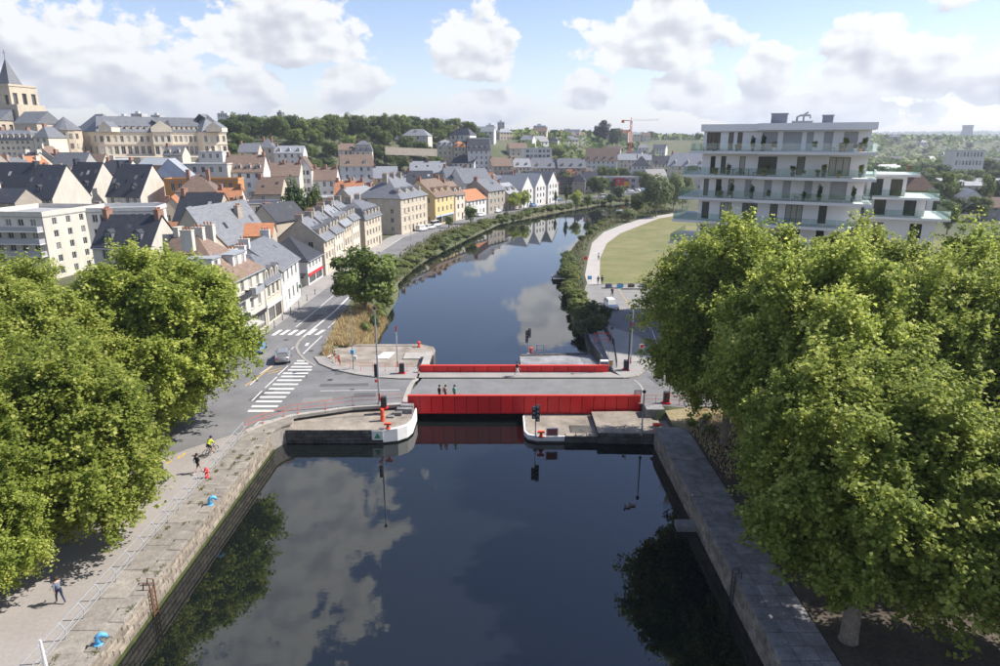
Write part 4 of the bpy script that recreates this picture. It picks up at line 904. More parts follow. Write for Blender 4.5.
# ---- abbey on the hill
ab = thing('abbey_seminary', 'long pale stone seminary with slate roof, dormers and arched windows on the hill', 'seminary', (0,0,0))
def wing(par, l, r, ye, zc0, zc1, d, rh, nw, pav=False, basey=157.0):
    A = PZ(l, ye, zc0); B = PZ(r, ye, zc1); w = math.hypot(B[0]-A[0], B[1]-A[1]); yaw = math.atan2(B[1]-A[1], B[0]-A[0])
    zb = PZ(l, basey, zc0)[2]; h = A[2]-zb
    e = bpy.data.objects.new('wing', None); COL.objects.link(e); e.parent = par; e.location = (A[0],A[1],zb); e.rotation_euler = (0,0,yaw)
    ops = []
    for k in range(nw):
        s = w*(k+.5)/nw; ops += [(s-.75, h*.10, 1.5, h*.34), (s-.6, h*.60, 1.2, h*.25)]
    b = MB(); wall_face(b, 0,0,1,0,w,h,ops,z0=-9,dep=.4); wall_face(b, w,0,0,1,d,h,[],z0=-9); wall_face(b, 0,d,0,-1,d,h,[],z0=-9); wall_face(b, w,d,-1,0,w,h,[],z0=-9)
    b.build('wall', ML['stone_pale'], e)
    for o in ops: put_window(e, o[0], .1, o[1], o[2], o[3], 0, 'frame_white', 0, 2)
    for z0 in (h*.5, h-.4):
        b = MB(); b.box(-.1,w+.1,-.25,-.01,z0,z0+.35); b.build('string_course', ML['stone_pale'], e)
    b = MB(); i = d/2*.95 if pav else d*.03; ov = .4
    b.add([(-ov,-ov,h+.02),(w+ov,-ov,h+.02),(w+ov,d+ov,h+.02),(-ov,d+ov,h+.02),(i,d/2,h+rh),(w-i,d/2,h+rh)], [(3,2,1,0),(0,1,5,4),(1,2,5),(2,3,4,5),(3,0,4)])
    ro = b.build('roof', ML['slate'], e)
    nd = 0 if pav else nw
    for k in range(nd):
        xc = w*(k+.5)/nd; y0 = d/2*.12; z0 = h+rh*.12; b = MB(); b.box(xc-.55,xc+.55,y0,y0+2.2,z0-.2,z0+1.5); b.box(xc-.65,xc+.65,y0-.1,y0+2.3,z0+1.5,z0+1.7,1)
        dm = b.build('dormer', [ML['stone_pale'], ML['slate']], ro); put_window(dm, xc-.35, y0-.12, z0+.25, .7, 1.1, 0, 'frame_dark', 0, 1)
    return e, w, h
wing(ab, 97,157,132,262,272,13,6.2,9)
wing(ab, 157,202,132,272,282,13,6.0,9)
e, w, h = wing(ab, 152,171,132,268,271,14,5,3,True)
b = MB(); b.add([(-.3,-.5,h+.02),(w+.3,-.5,h+.02),(w+.3,-.5,h+1.8),(w/2,-.5,h+4.4),(-.3,-.5,h+1.8),(-.3,8,h+.02),(w+.3,8,h+.02),(w+.3,8,h+1.8),(w/2,8,h+4.4),(-.3,8,h+1.8)],[(0,1,2,3,4),(1,6,7,2),(2,7,8,3),(3,8,9,4),(4,9,5,0)]); b.m = [0,0,1,1,0]; b.build('pediment', [ML['stone_pale'],ML['slate']], e)
wing(ab, 202,226,132,278,286,15,7.5,4,True)
wing(ab, 74,97,132,272,262,13,7.0,4,True)
for l, r, zc in ((99,112,259),(206,222,279)):
    A = PZ(l,132,zc); B = PZ(r,132,zc); b = MB(); w = B[0]-A[0]
    b.add([(0,0,0),(w,0,0),(w,0,1.6),(w/2,0,4.0),(0,0,1.6),(0,6,0),(w,6,0),(w,6,1.6),(w/2,6,4.0),(0,6,1.6)],[(0,1,2,3,4),(1,6,7,2),(2,7,8,3),(3,8,9,4),(4,9,5,0)])
    b.m = [0,0,1,1,0]; o = b.build('gable_front', [ML['stone_pale'],ML['slate']], ab, (A[0]+.4,A[1]-.9,A[2]+.1)); put_window(o, w/2-.6, -.12, .3, 1.2, 1.4, 0, 'frame_white', 0, 2)
# retaining wall of the abbey terrace
b = MB(); A = PZ(-25,158,243); B = PZ(140,157,253); C_ = PZ(232,157,268)
for p, q in ((A,B),(B,C_)): b.add([(p[0],p[1],p[2]-7),(q[0],q[1],q[2]-7),(q[0],q[1],q[2]),(p[0],p[1],p[2]),(p[0],p[1]+1,p[2]),(q[0],q[1]+1,q[2]),(p[0]-2,p[1]+40,p[2]),(q[0]-2,q[1]+40,q[2])],[(0,1,2,3),(3,2,5,4),(4,5,7,6)])
tag(b.build('retaining_wall', ML['stone']), 'long tan stone retaining wall below the abbey', 'wall')
b = MB(); A = PZ(385,147,360); B = PZ(437,149,375); b.add([(A[0],A[1],A[2]-4),(B[0],B[1],B[2]-4),(B[0],B[1],B[2]),(A[0],A[1],A[2]),(A[0],A[1]+.8,A[2]),(B[0],B[1]+.8,B[2])],[(0,1,2,3),(3,2,5,4)])
tag(b.build('park_wall', ML['stone']), 'tan stone garden wall below the park trees', 'wall')
# the church
ch = thing('abbey_church', 'romanesque stone church with square tower and slate spire on the hill', 'church', (0,0,0))
def cpart(name, l, r, yt, yb, zc, d, m, roof=None, rpx=0, rm='slate', wins=0, rows=1, par=None, yaw=-.25):
    A = PZ(l, yb, zc); w = (r-l)*zc/F; h = PZ(l,yt,zc)[2]-A[2]
    b = MB(); ops = [(w*(k+.5)/wins-w/wins*.24, h*(.12+.86*q/rows), w/wins*.48, h*.62/rows) for k in range(wins) for q in range(rows)] if wins else []
    wall_face(b,0,0,1,0,w,h,ops,z0=-6,dep=.7); side_ops = [(d*(k+.5)/wins-d/wins*.24, h*.2, d/wins*.48, h*.6) for k in range(wins)] if wins and rows == 1 else []
    wall_face(b,w,0,0,1,d,h,side_ops,z0=-6,dep=.7); wall_face(b,0,d,0,-1,d,h,[],z0=-6); wall_face(b,w,d,-1,0,w,h,[],z0=-6); b.quad((0,0,h),(w,0,h),(w,d,h),(0,d,h))
    o = b.build(name, ML[m], par or ch, (A[0],A[1],A[2]), yaw)
    for q in ops: bb = MB(); bb.quad((q[0],.6,q[1]),(q[0]+q[2],.6,q[1]),(q[0]+q[2],.6,q[1]+q[3]),(q[0],.6,q[1]+q[3])); bb.build('window', ML['pane'], o)
    for q in side_ops: bb = MB(); bb.quad((w-.6,q[0],q[1]),(w-.6,q[0]+q[2],q[1]),(w-.6,q[0]+q[2],q[1]+q[3]),(w-.6,q[0],q[1]+q[3])); bb.build('window', ML['pane'], o)
    rh = rpx*zc/F
    if roof == 'spire': bb = MB(); i=w*.24; bb.add([(i,i,h),(w-i,i,h),(w-i,d-i,h),(i,d-i,h),(w/2,d/2,h+rh)],[(0,1,4),(1,2,4),(2,3,4),(3,0,4)]); s = bb.build('spire', ML[rm], o); bb = MB(); bb.tube([(w/2,d/2,h+rh-.2),(w/2,d/2,h+rh+3.2)],.09); bb.box(w/2-.7,w/2+.7,d/2-.06,d/2+.06,h+rh+2,h+rh+2.15); bb.build('cross', ML['dark_metal'], s)
    if roof == 'gable': bb = MB(); bb.add([(-.3,-.3,h+.02),(w+.3,-.3,h+.02),(w+.3,d+.3,h+.02),(-.3,d+.3,h+.02),(-.3,d/2,h+rh),(w+.3,d/2,h+rh)],[(3,2,1,0),(0,1,5,4),(2,3,4,5),(1,2,5),(0,4,3)]); bb.build('roof', ML[rm], o)
    if roof == 'hip': bb = MB(); bb.add([(-.3,-.3,h+.02),(w+.3,-.3,h+.02),(w+.3,d+.3,h+.02),(-.3,d+.3,h+.02),(w*.3,d/2,h+rh),(w*.7,d/2,h+rh)],[(3,2,1,0),(0,1,5,4),(2,3,4,5),(1,2,5),(0,4,3)]); bb.build('roof', ML[rm], o)
    return o, w, h
o, w, h = cpart('tower', -9,22,86,124,285,13,'stone','spire',26,wins=3)
b = MB(); b.box(-.25,w+.25,-.25,12.75,h-.5,h+.3); b.build('parapet', ML['stone'], o)
cpart('crossing', -2,30,105,140,280,13,'stone'); cpart('nave', -40,14,121,140,276,13,'stone','gable',11,'slate',4)
cpart('transept', 20,48,124,157,272,12,'stone','gable',12,'slate',2)
# round apse
A = PZ(61,154,258); zt = PZ(61,130,258)[2]-A[2]; rr = 14*258/F; b = MB(); b.lathe([(rr,-6),(rr,zt)], 14); o = b.build('apse', ML['stone'], ch, (A[0],A[1]+rr,A[2])); b = MB(); b.lathe([(rr+.4,zt+.02),(rr*.5,zt+2.8),(.15,zt+5.0)], 14); b.build('apse_roof', ML['slate'], o)
for k in range(7):
    a = -math.pi/2+(k-3)*.42
    for z0 in (zt*.25, zt*.66): b = MB(); b.box(-.5,.5,-.12,.2,0,zt*.2); b.build('window', ML['pane'], o, (math.cos(a)*rr, math.sin(a)*rr, z0), a+math.pi/2)
hpx('pale stone abbey lodging with slate roof and dormers in front of the church', -20,33,140,248,-4,10,name='abbey_lodging',cat='lodging',roof='mansard',rh=3.6,wall='stone_pale',rmat='slate',lv=0,cols=9,dorm=9,chim=2,floors=4)
hpx('stone pavilion of the abbey lodging beside the round apse', 33,48,137.5,246,-4,10,name='abbey_lodging',cat='lodging',roof='hip',rh=4,wall='stone_pale',rmat='slate',lv=0,cols=2,floors=4,chim=1)
# ================================================================ white terraced flats on the right
A = PZ(705,125,90); B = PZ(873,126,82)
yaw = math.atan2(B[1]-A[1], B[0]-A[0]); aw = math.hypot(B[0]-A[0], B[1]-A[1]); kf = aw/25.0
ap = thing('apartment_block', 'tall pale terraced apartment block with glass balconies behind the right hand trees', 'apartment block', (A[0],A[1],0), yaw)
levels = [3.0,6.1,9.2,12.3,15.4,18.5,21.5,24.6]; TOP = 28.1; AD = 14.0
# per storey: (start, width, kind) d = glazed door, s = closed shutter, w = wide glazing
lay = {7: [(.5,2.2,'w'),(4.0,.8,'d'),(5.4,.8,'d'),(9.2,2.4,'s'),(12.4,2.8,'s'),(15.9,1.0,'s'),(18.4,1.3,'s'),(21.2,2.0,'s')],
       6: [(1.4,.8,'d'),(3.1,.8,'d'),(6.1,.9,'d'),(9.0,2.9,'w'),(14.9,1.2,'d'),(19.6,3.0,'w')],
       5: [(.6,.8,'d'),(2.6,.9,'d'),(4.6,.9,'d'),(7.3,1.0,'s'),(10.3,1.2,'s'),(13.2,1.2,'s'),(16.4,1.2,'s'),(20.2,2.4,'s')],
       4: [(.6,1.2,'d'),(3.6,1.8,'w'),(7.2,2.4,'w'),(11.6,1.2,'d'),(14.0,2.6,'w'),(19.0,1.2,'d')]}
lay = {k: [(s*kf, w*kf, q) for s, w, q in v] for k, v in lay.items()}
def zof(k): return levels[k]+.28
DH = 2.3
# the lower storeys step back to the right: storeys below the second start further left
b = MB()
for k in range(8):
    z0 = levels[k]; z1 = levels[k+1] if k < 7 else TOP-.1
    wall_face(b, 0, 0, 1, 0, aw, z1, [(s, zof(k)+.05, w, DH) for s, w, q in lay.get(k, lay[4])], z0=z0)
lops = [(s, zof(k)+.05, w, DH) for k in range(4,8) for s, w in ((3,2.6),(9,1.2))]
wall_face(b, 0, AD, 0, -1, AD, TOP-.1, lops, z0=0); wall_face(b, aw, 0, 0, 1, AD, TOP-.1, [], z0=0); wall_face(b, aw, AD, -1, 0, aw, TOP-.1, [], z0=0)
b.quad((0,0,0),(aw,0,0),(aw,0,levels[0]),(0,0,levels[0])); b.build('wall', ML['lavender'], ap)
for k in range(8):
    for s, w, q in lay.get(k, lay[4]):
        if q == 's':
            bb = MB(); bb.box(s+.005, s+w-.005, .10, .16, zof(k)+.06, zof(k)+.04+DH); rs_ = bb.build('roller_shutter', ML['shutter'], ap)
        else: put_window(ap, s, 0, zof(k)+.05, w, DH, 0, 'frame_dark', 1, 1 if q == 'd' else 3)
for s, z, w, h in lops: put_window(ap, 0, AD-s, z, w, h, -math.pi/2, 'frame_dark', 1, 2)
ext = {7:(-1.5,.6),6:(-2.2,1.0),5:(-2.6,.9),4:(-3.2,.5),3:(-3.4,.5),2:(-3,.5),1:(-3,.5),0:(-3,.5)}
for k in range(8):
    x0, xr = ext[k]; x1 = aw+xr; xm = aw*.36 if k != 4 else aw*.18; z0 = levels[k]
    yl, ym, yn, yr = -1.5, -2.2, -2.75, -3.9
    # slab in two lengths, the right one standing further out, as the terraces step
    b = MB(); b.prism([(x0,yl),(xm,ym),(xm,-.004),(-.004,-.004),(-.004,AD*.8),(x0,AD*.8)], z0-.12, z0+.22); sl_ = b.build('terrace_slab', ML['slab_white'], ap)
    b = MB(); b.prism([(xm+.01,yn),(x1,yr),(x1,3.0),(aw+.004,3.0),(aw+.004,-.006),(xm+.01,-.006)], z0-.16, z0+.20); sr_ = b.build('terrace_slab', ML['slab_white'], ap)
    for pts, par in (([(x0+.08,AD*.78),(x0+.08,yl+.08),(xm,ym+.08)], sl_), ([(xm+.05,yn+.08),(x1-.08,yr+.08),(x1-.08,2.9)], sr_)):
        for (ax,ay),(bx,by) in zip(pts[:-1],pts[1:]):
            L = math.hypot(bx-ax,by-ay); n = max(1, round(L/1.6)); a = math.atan2(by-ay,bx-ax)
            for i in range(n):
                bb = MB(); bb.box(.03,L/n-.03,-.008,.008,.06,1.02); bb.build('glass_panel', ML['balustrade'], par, (ax+math.cos(a)*L*i/n, ay+math.sin(a)*L*i/n, z0+.2), a)
b = MB(); b.box(-.35,aw*.34,-.7,AD+.2,TOP-.75,TOP+.15); b.box(aw*.34+.01,aw+.5,-1.6,AD+.2,TOP-.65,TOP+.2); b.build('roof', ML['lavender'], ap)
for x0, x1, h in ((8.0,10.0,1.3),(14.3,15.6,1.0)):
    b = MB(); b.box(x0,x1,4,6,TOP+.2,TOP+.2+h); b.box(x0-.1,x1+.1,3.9,6.1,TOP+.2+h,TOP+.3+h); b.build('plant_housing', ML['cloth_grey'], ap)
b = MB(); b.tube([(11.2,5,TOP+.2),(11.2,5,TOP+1.1),(11.6,5,TOP+1.3),(12.8,5,TOP+1.3),(12.8,5,TOP+.9)],.14,8); b.tube([(12,5.4,TOP+.2),(12,5.4,TOP+1.4),(12.5,5.4,TOP+1.7)],.12,8); b.box(10.6,13.2,4.5,5.8,TOP+.2,TOP+.6); b.build('ventilation_pipe', ML['grey_pole'], ap)
# lower terraced neighbour
nx0, ny0, _ = PZ(877,177,90)
nb = thing('apartment_block', 'lower white stepped block with glass terraces right of the tall flats', 'apartment block', (nx0,ny0,0), yaw)
nz = [PZ(890,176,90)[2], PZ(905,199,89)[2], PZ(905,219,88)[2]]
for k, (x0, x1, y0, y1, z0, z1) in enumerate(((-1.0,3.6,0,8,nz[1]+.3,nz[0]), (-1.0,6.0,-1.2,8,nz[2]+.3,nz[1]), (-1.5,7.4,-2.4,8,0,nz[2]))):
    b = MB(); n = 2; wl = x1-x0
    ops = [(wl*(i+.5)/n-.7, max(z0,z1-2.8)+.05, 1.4, 2.2) for i in range(n)]
    wall_face(b, x0, y0, 1, 0, wl, z1, ops, z0=z0); wall_face(b, x1, y0, 0, 1, y1-y0, z1, [], z0=z0); wall_face(b, x0, y1, 0, -1, y1-y0, z1, [], z0=z0); wall_face(b, x1, y1, -1, 0, wl, z1, [], z0=z0)
    o = b.build('wall', ML['slab_white'], nb)
    for q in ops: put_window(nb, x0+q[0], y0, q[1], q[2], q[3], 0, 'frame_dark', 1, 2)
    b = MB(); b.box(x0-.4,x1+1.3,y0-1.3,y1+.3,z1,z1+.3); ts = b.build('terrace_slab', ML['slab_white'], nb)
    for (ax,ay),(bx,by) in (((x0-.3,y0-1.2),(x1+1.2,y0-1.2)),((x1+1.2,y0-1.2),(x1+1.2,y1))):
        L = math.hypot(bx-ax,by-ay); n = max(1, round(L/1.8)); a = math.atan2(by-ay,bx-ax)
        for i in range(n):
            bb = MB(); bb.box(.03,L/n-.03,-.008,.008,0,1.0); bb.build('glass_panel', ML['balustrade'], ts, (ax+math.cos(a)*L*i/n, ay+math.sin(a)*L*i/n, z1+.3), a)
hpx('brown hipped roof house behind the white stepped block', 905,935,191,120,-20,10,roof='hip',rh=3.2,wall='white_wall',rmat='tile_brown',lv=0,floors=2)
hpx('long tan industrial hall at the right edge', 948,1040,186,300,-8,26,name='industrial_hall',cat='hall',roof='gable',rh=2.6,wall='beige',rmat='flat_roof',lv=0,floors=2,cols=12,chim=0,sky=3)
hpx('grey roofed workshop in front of the industrial hall', 944,962,195,270,-70,9,name='workshop',cat='workshop',roof='gable',rh=2.5,wall='stone_pale',rmat='slate_light',lv=0,floors=2,chim=0)
hpx('white gabled workshop at the right edge', 964,984,198,250,-16,10,name='workshop',cat='workshop',roof='front',rh=2.6,wall='white_wall',rmat='slate_light',lv=0,floors=2,chim=0)
hpx('grey house cut by the right edge of the view', 989,1030,208,225,-24,10,roof='gable',rh=3,wall='grey_wall',rmat='tile_brown',lv=0,floors=3)
hpx('pale flats among trees at the far right', 955,986,151,420,-6,12,name='apartment_block',cat='apartment block',roof='flat',rh=.4,wall='white_wall',rmat='flat_roof',lv=0,cols=8,floors=4)
# ================================================================ skyline
def tower(label, px, top, zc, wpx, m='far_wall', dpt=14, name='tower_block', nwin=4):
    x, y, z = PZ(px, top, zc); w = wpx*zc/F; zb = T(x, y); h = max(8, z-zb); fl_ = max(2, int(h/6))
    t = thing(name, label, 'tower block', (x-w/2, y, zb), 0, 'far blocks on the skyline')
    ops = grid_ops(w, h, fl_, nwin, w/nwin*.6, .5); b = MB(); wall_face(b,0,0,1,0,w,h,ops,z0=-8,dep=.6); wall_face(b,w,0,0,1,dpt,h,[],z0=-8); wall_face(b,0,dpt,0,-1,dpt,h,[],z0=-8); wall_face(b,w,dpt,-1,0,w,h,[],z0=-8); b.quad((0,0,h),(w,0,h),(w,dpt,h),(0,dpt,h)); b.build('wall', ML[m], t)
    for o in ops: put_window(t, o[0], .4, o[1], o[2], o[3], 0, 'frame_dark', 0, 1)
    b = MB(); b.box(w*.3,w*.6,3,8,h,h+2.5); b.build('roof_hut', ML[m], t)
for lab, px, top, zc, w, m in (('dark glass tower, tallest on the left skyline',279,112,900,4.5,'slate'),('grey block above the park trees, left of the glass tower',222,113,850,10,'far_wall'),('slim grey block between the park trees and the glass tower',248,114.5,900,5,'far_wall'),('brown grey block right of the glass tower',294,116,880,6,'far_wall'),
        ('low pale block on the skyline beyond the glass tower',308,121,850,14,'white_wall'),('grey block near the middle of the tree line',374,119.5,900,8,'far_wall'),('twin grey block on the right of the tree line',325,118,900,8,'far_wall'),('low white block at the end of the tree line',265,122,860,12,'white_wall'),
        ('grey block beyond the cedar',468,123,950,8,'slate'),('dark grey tower beyond the town',501,122,1000,7,'far_wall'),('broad pale block beyond the town',540,125.5,1000,12,'pale_blue'),('low grey block left of the dark grey tower',490,125,1000,8,'far_wall'),('small block left of the cedar skyline',457,123.5,950,7,'far_wall'),('grey blocks above the seminary roof',136,113.5,800,11,'far_wall'),('low grey block right above the seminary roof',155,115,800,9,'far_wall'),('long low block above the seminary roof end',122,116,800,10,'far_wall')):
    tower(lab, px, top, zc, w, m)
# distant tower on the right ridge
ct = thing('cooling_tower', 'squat dark tower on the far ridge at the right', 'tower', (*PZ(965,142,2400)[:2], PZ(965,139,2400)[2]))
hh = 12.5*2400/F; b = MB(); b.add([(-15,-12,-30),(15,-12,-30),(15,12,-30),(-15,12,-30),(-18,-14,0),(16,-14,0),(16,14,0),(-18,14,0),(-11,-10,hh*.75),(13,-10,hh*.75),(13,10,hh*.75),(-11,10,hh*.75),(-13,-11,hh),(14,-11,hh),(14,11,hh),(-13,11,hh)],[(r*4+k,r*4+(k+1)%4,r*4+4+(k+1)%4,r*4+4+k) for r in range(3) for k in range(4)]+[(12,13,14,15)]); b.build('shell', ML['slate'], ct); b = MB(); b.box(-13.5,14.5,-11.5,11.5,hh+.3,hh+2.5); b.build('rim', ML['slate_dark'], ct)
# red and white tower crane
x, y, z = PZ(630.5,136,640); zb = T(x,y); k = 640/F
cr = thing('tower_crane', 'red and white tower crane with long jib on the skyline', 'crane', (x,y,zb)); ztop = PZ(630.5,121,640)[2]-zb
b = MB()
for sx in (-.8,.8):
    for sy in (-.8,.8): b.tube([(sx,sy,-4),(sx,sy,ztop)],.13,4)
for i in range(int(ztop/2)): s = 1 if i % 2 else -1; b.tube([(-.8*s,-.8,i*2),(.8*s,-.8,i*2+2)],.12,4); b.tube([(-.8*s,.8,i*2),(.8*s,.8,i*2+2)],.12,4)
b.build('mast', ML['orange_red'], cr)
b = MB(); b.tube([(1,-.6,ztop),(28*k,-.6,ztop+1)],.13,4); b.tube([(1,.6,ztop),(28*k,.6,ztop+1)],.13,4); b.tube([(1,0,ztop+1.6),(28*k,0,ztop+1.8)],.13,4)
for i in range(14): xx = 1+i*27*k/14; b.tube([(xx,-.6,ztop),(xx+k,0,ztop+1.6),(xx+2*k,-.6,ztop)],.12,4)
b.build('jib', ML['white_paint'], cr)
b = MB(); b.box(-9*k,-1,-.7,.7,ztop-.1,ztop+.6); b.box(-9.5*k,-7*k,-1,1,ztop-1.8,ztop+.8); b.build('counter_jib', ML['orange_red'], cr); b = MB(); b.box(-.9,.9,-1.6,-.8,ztop-2.4,ztop-.2); b.build('cab', ML['white_paint'], cr); b = MB(); b.tube([(0,0,ztop),(0,0,ztop+3.2)],.35,4); b.build('apex', ML['orange_red'], cr)
ORD = ['first','second','third','fourth','fifth','sixth','seventh','eighth','ninth','tenth','eleventh','twelfth','thirteenth','fourteenth','fifteenth','sixteenth','seventeenth','eighteenth','nineteenth','twentieth']
def nth(i): return ORD[i] if i < 20 else '%dth' % (i+1) if (i+1) % 10 not in (1,2,3) else '%d%s' % (i+1, {1:'st',2:'nd',3:'rd'}[(i+1) % 10])
# ---- far houses of the town, standing where gaps are left
rr = random.Random(21); fg = 'far houses across the town'
FARSPOTS = [(rr.uniform(395,700), rr.uniform(380,760)) for _ in range(64)] + [(rr.uniform(560,700), rr.uniform(700,1200)) for _ in range(24)] + [(rr.uniform(690,1000), rr.uniform(420,1100)) for _ in range(26)] + [(rr.uniform(215,330), rr.uniform(205,300)) for _ in range(12)]
RN = {'slate':'grey slate','tile_brown':'brown','slate_dark':'black slate','slate_light':'bright slate','tile_red':'red'}
FC = {}
for px, zc in sorted(FARSPOTS):
    d_ = ray(px, 160); x, y = d_[0]*zc, d_[1]*zc
    if inside(np.array([x]), np.array([y]), CANAL)[0] or abs(polydist(np.array([x]), np.array([y]), CANAL+CANAL[:1])[0]) < 28: continue
    w = rr.uniform(9,18); h = rr.uniform(5,8.5); wl = rr.choice(['cream','white_wall','stone_pale','stone','beige','white_wall']); rm = rr.choice(['slate','slate','tile_brown','slate_dark','slate_light','slate_light','tile_red'])
    FC[rm] = FC.get(rm, 0)+1
    house_at('town_house', 'small far house with %s roof, %s of its roof colour from the left' % (RN[rm], nth(FC[rm]-1)), 'house', x, y, T(x,y)-.3, rr.uniform(-40,40), w, rr.uniform(8,10), h, roof=rr.choice(['gable','gable','hip']), rh=rr.uniform(3,4.5), wall=wl, rmat=rm, floors=2, cols=max(2,int(w/3.5)), lv=0, ww=1.3, chim=rr.choice([0,1,2]), group=fg)
# ---- small houses and yards filling the old town between the named houses
GARDEN = []; SPOTS = []; cnt = 0
for _ in range(4200):
    x, y = rr.uniform(-150,60), rr.uniform(105,420)
    if polydist(np.array([x]), np.array([y]), CANAL+CANAL[:1])[0] > -1 and inside(np.array([x]), np.array([y]), CANAL)[0]: continue
    edge = np.interp(y, [82,160,175,200,226,250,276,330,420], [-46,-46,-44,-42,-34,-24,-6,34,95])
    if x > edge-4 or x < edge-120 or (y < 165 and x < -66) or y < 118: continue
    w = rr.uniform(6,9.5); d = rr.uniform(6,8); rad = math.hypot(w,d)/2
    if any((x-a)**2+(y-b_)**2 < (rad*.66+c*.64)**2 for a, b_, c in FOOT): continue
    if rr.random() < .11: FOOT.append((x,y,4.0)); GARDEN.append((x,y)); continue
    cnt += 1
    if cnt > 165: break
    FOOT.append((x,y,rad)); SPOTS.append((x/y, x, y, w, d))
FC = {}
for _, x, y, w, d in sorted(SPOTS):
    rm = rr.choice(['slate','slate','tile_brown','slate_dark','slate_light','tile_brown','tile_red']); h = rr.uniform(4.6,7.4); ya = rr.choice([-6,84,84,-6])+rr.uniform(-12,12); a = R(ya); FC[rm] = FC.get(rm, 0)+1
    cx, cy = x-math.cos(a)*w/2+math.sin(a)*d/2, y-math.sin(a)*w/2-math.cos(a)*d/2
    house_at('town_house', 'small old town house with %s roof, %s of its roof colour from the left' % (RN[rm], nth(FC[rm]-1)), 'house',
        cx, cy, T(x,y)-.2, ya, w, d, h, roof=rr.choice(['gable','gable','gable','front','hip']), rh=rr.uniform(2.8,4.2), wall=rr.choice(['cream','beige','stone_pale','white_wall','stone','stone_grey']), rmat=rm, floors=2, cols=max(2,int(w/3.4)), lv=0, ww=1.0, chim=rr.choice([1,1,2]), sky=rr.choice([0,0,1,2]), chm=rr.choice(['brick','stone_grey','cream','stone_grey']), side=rr.choice(['','R']), group='small houses filling the old town')
# ================================================================ trees
def leaves_mesh(name, centers, normals, size, var, mat, rng, aspect=.8):
    n = len(centers); t = np.cross(normals, rng.normal(size=(n,3))); t /= np.linalg.norm(t,axis=1,keepdims=True)+1e-9
    bt = np.cross(normals, t); s = (size*rng.uniform(.65,1.25,n))[:,None]
    v = np.empty((n,4,3)); fold = normals*s*.22
    v[:,0] = centers-t*s*.5; v[:,1] = centers+bt*s*.5*aspect-fold; v[:,2] = centers+t*s*.5; v[:,3] = centers-bt*s*.5*aspect-fold
    me = bpy.data.meshes.new(name); me.vertices.add(n*4); me.vertices.foreach_set('co', v.astype(np.float32).ravel())
    me.loops.add(n*4); me.loops.foreach_set('vertex_index', np.arange(n*4, dtype=np.int32))
    me.polygons.add(n); me.polygons.foreach_set('loop_start', np.arange(0,n*4,4,dtype=np.int32)); me.polygons.foreach_set('loop_total', np.full(n,4,dtype=np.int32))
    me.materials.append(ML[mat]); me.update(calc_edges=True)
    at = me.attributes.new('leaf','FLOAT','POINT'); at.data.foreach_set('value', np.repeat(np.clip(var,0,1),4).astype(np.float32))
    return me
def crown_mesh(name, boughs, per, size, mat, seed, shape=(1,1,1), spread=.33, shell=(.45,.92), up=.35, taper=0.0):
    """unit crown centred on the origin: boughs round the crown, each a ragged clump of leaves"""
    rng = np.random.default_rng(seed)
    d = rng.normal(size=(boughs,3)); d /= np.linalg.norm(d,axis=1,keepdims=True)
    i = np.arange(boughs)+.5; ph = np.arccos(1-2*i/boughs); th = np.pi*(1+5**.5)*i
    d = .75*np.stack([np.cos(th)*np.sin(ph), np.sin(th)*np.sin(ph), np.cos(ph)],-1)+.25*d; d /= np.linalg.norm(d,axis=1,keepdims=True)
    r = rng.uniform(*shell, boughs)[:,None]; c = d*r
    br_ = spread*rng.uniform(.65,1.25,boughs)
    k = np.repeat(np.arange(boughs), per); n = len(k)
    q = rng.normal(size=(n,3)); q /= np.linalg.norm(q,axis=1,keepdims=True); rad = (rng.uniform(.45,1.0,n)**.6)[:,None]
    # twigs: pull leaves to a few points on each bough so that the outline breaks up
    tw = rng.normal(size=(boughs,14,3)); tw /= np.linalg.norm(tw,axis=2,keepdims=True)
    w = tw[k, rng.integers(0,14,n)]; q = q*.55+w*.75; q /= np.linalg.norm(q,axis=1,keepdims=True)
    p = c[k]+q*rad*br_[k][:,None]*np.array([1,1,.82])
    nn = q*.75+d[k]*.35+np.array([0,0,up])+rng.normal(size=(n,3))*.42; nn /= np.linalg.norm(nn,axis=1,keepdims=True)
    bv = rng.uniform(-.18,.18,boughs)
    var = .42+bv[k]+rng.normal(size=n)*.17+.16*rng.uniform(-1,1,n)
    if taper: p[:,:2] *= (1-taper*np.clip((p[:,2:3]+1)/2,0,1))
    p = p*np.array(shape); 
    return leaves_mesh(name, p, nn, size, var, mat, rng), c*np.array(shape)
def trunk_mesh(name, R0, H0, tips, seed, n=9, m='bark', limb=.30):
    rng = random.Random(seed); b = MB()
    b.tube([(0,0,-.4),(.02,0,.25),(.05*R0*2,.03,H0*.5),(.1*R0*2,-.05,H0),(.05,.05,H0*1.35)], [R0*1.35,R0,R0*.86,R0*.7,R0*.4], n)
    for t in tips:
        t = Vector(t); z0 = min(H0*rng.uniform(.8,1.25), t.z-.3); s = Vector((.06,0,z0)); mid = s.lerp(t,.5)+Vector((rng.uniform(-.3,.3),rng.uniform(-.3,.3),.25))
        b.tube([s, mid, t], [R0*limb*1.3, R0*limb*.8, R0*limb*.3], 5)
    return b.mesh(name, ML[m], True)
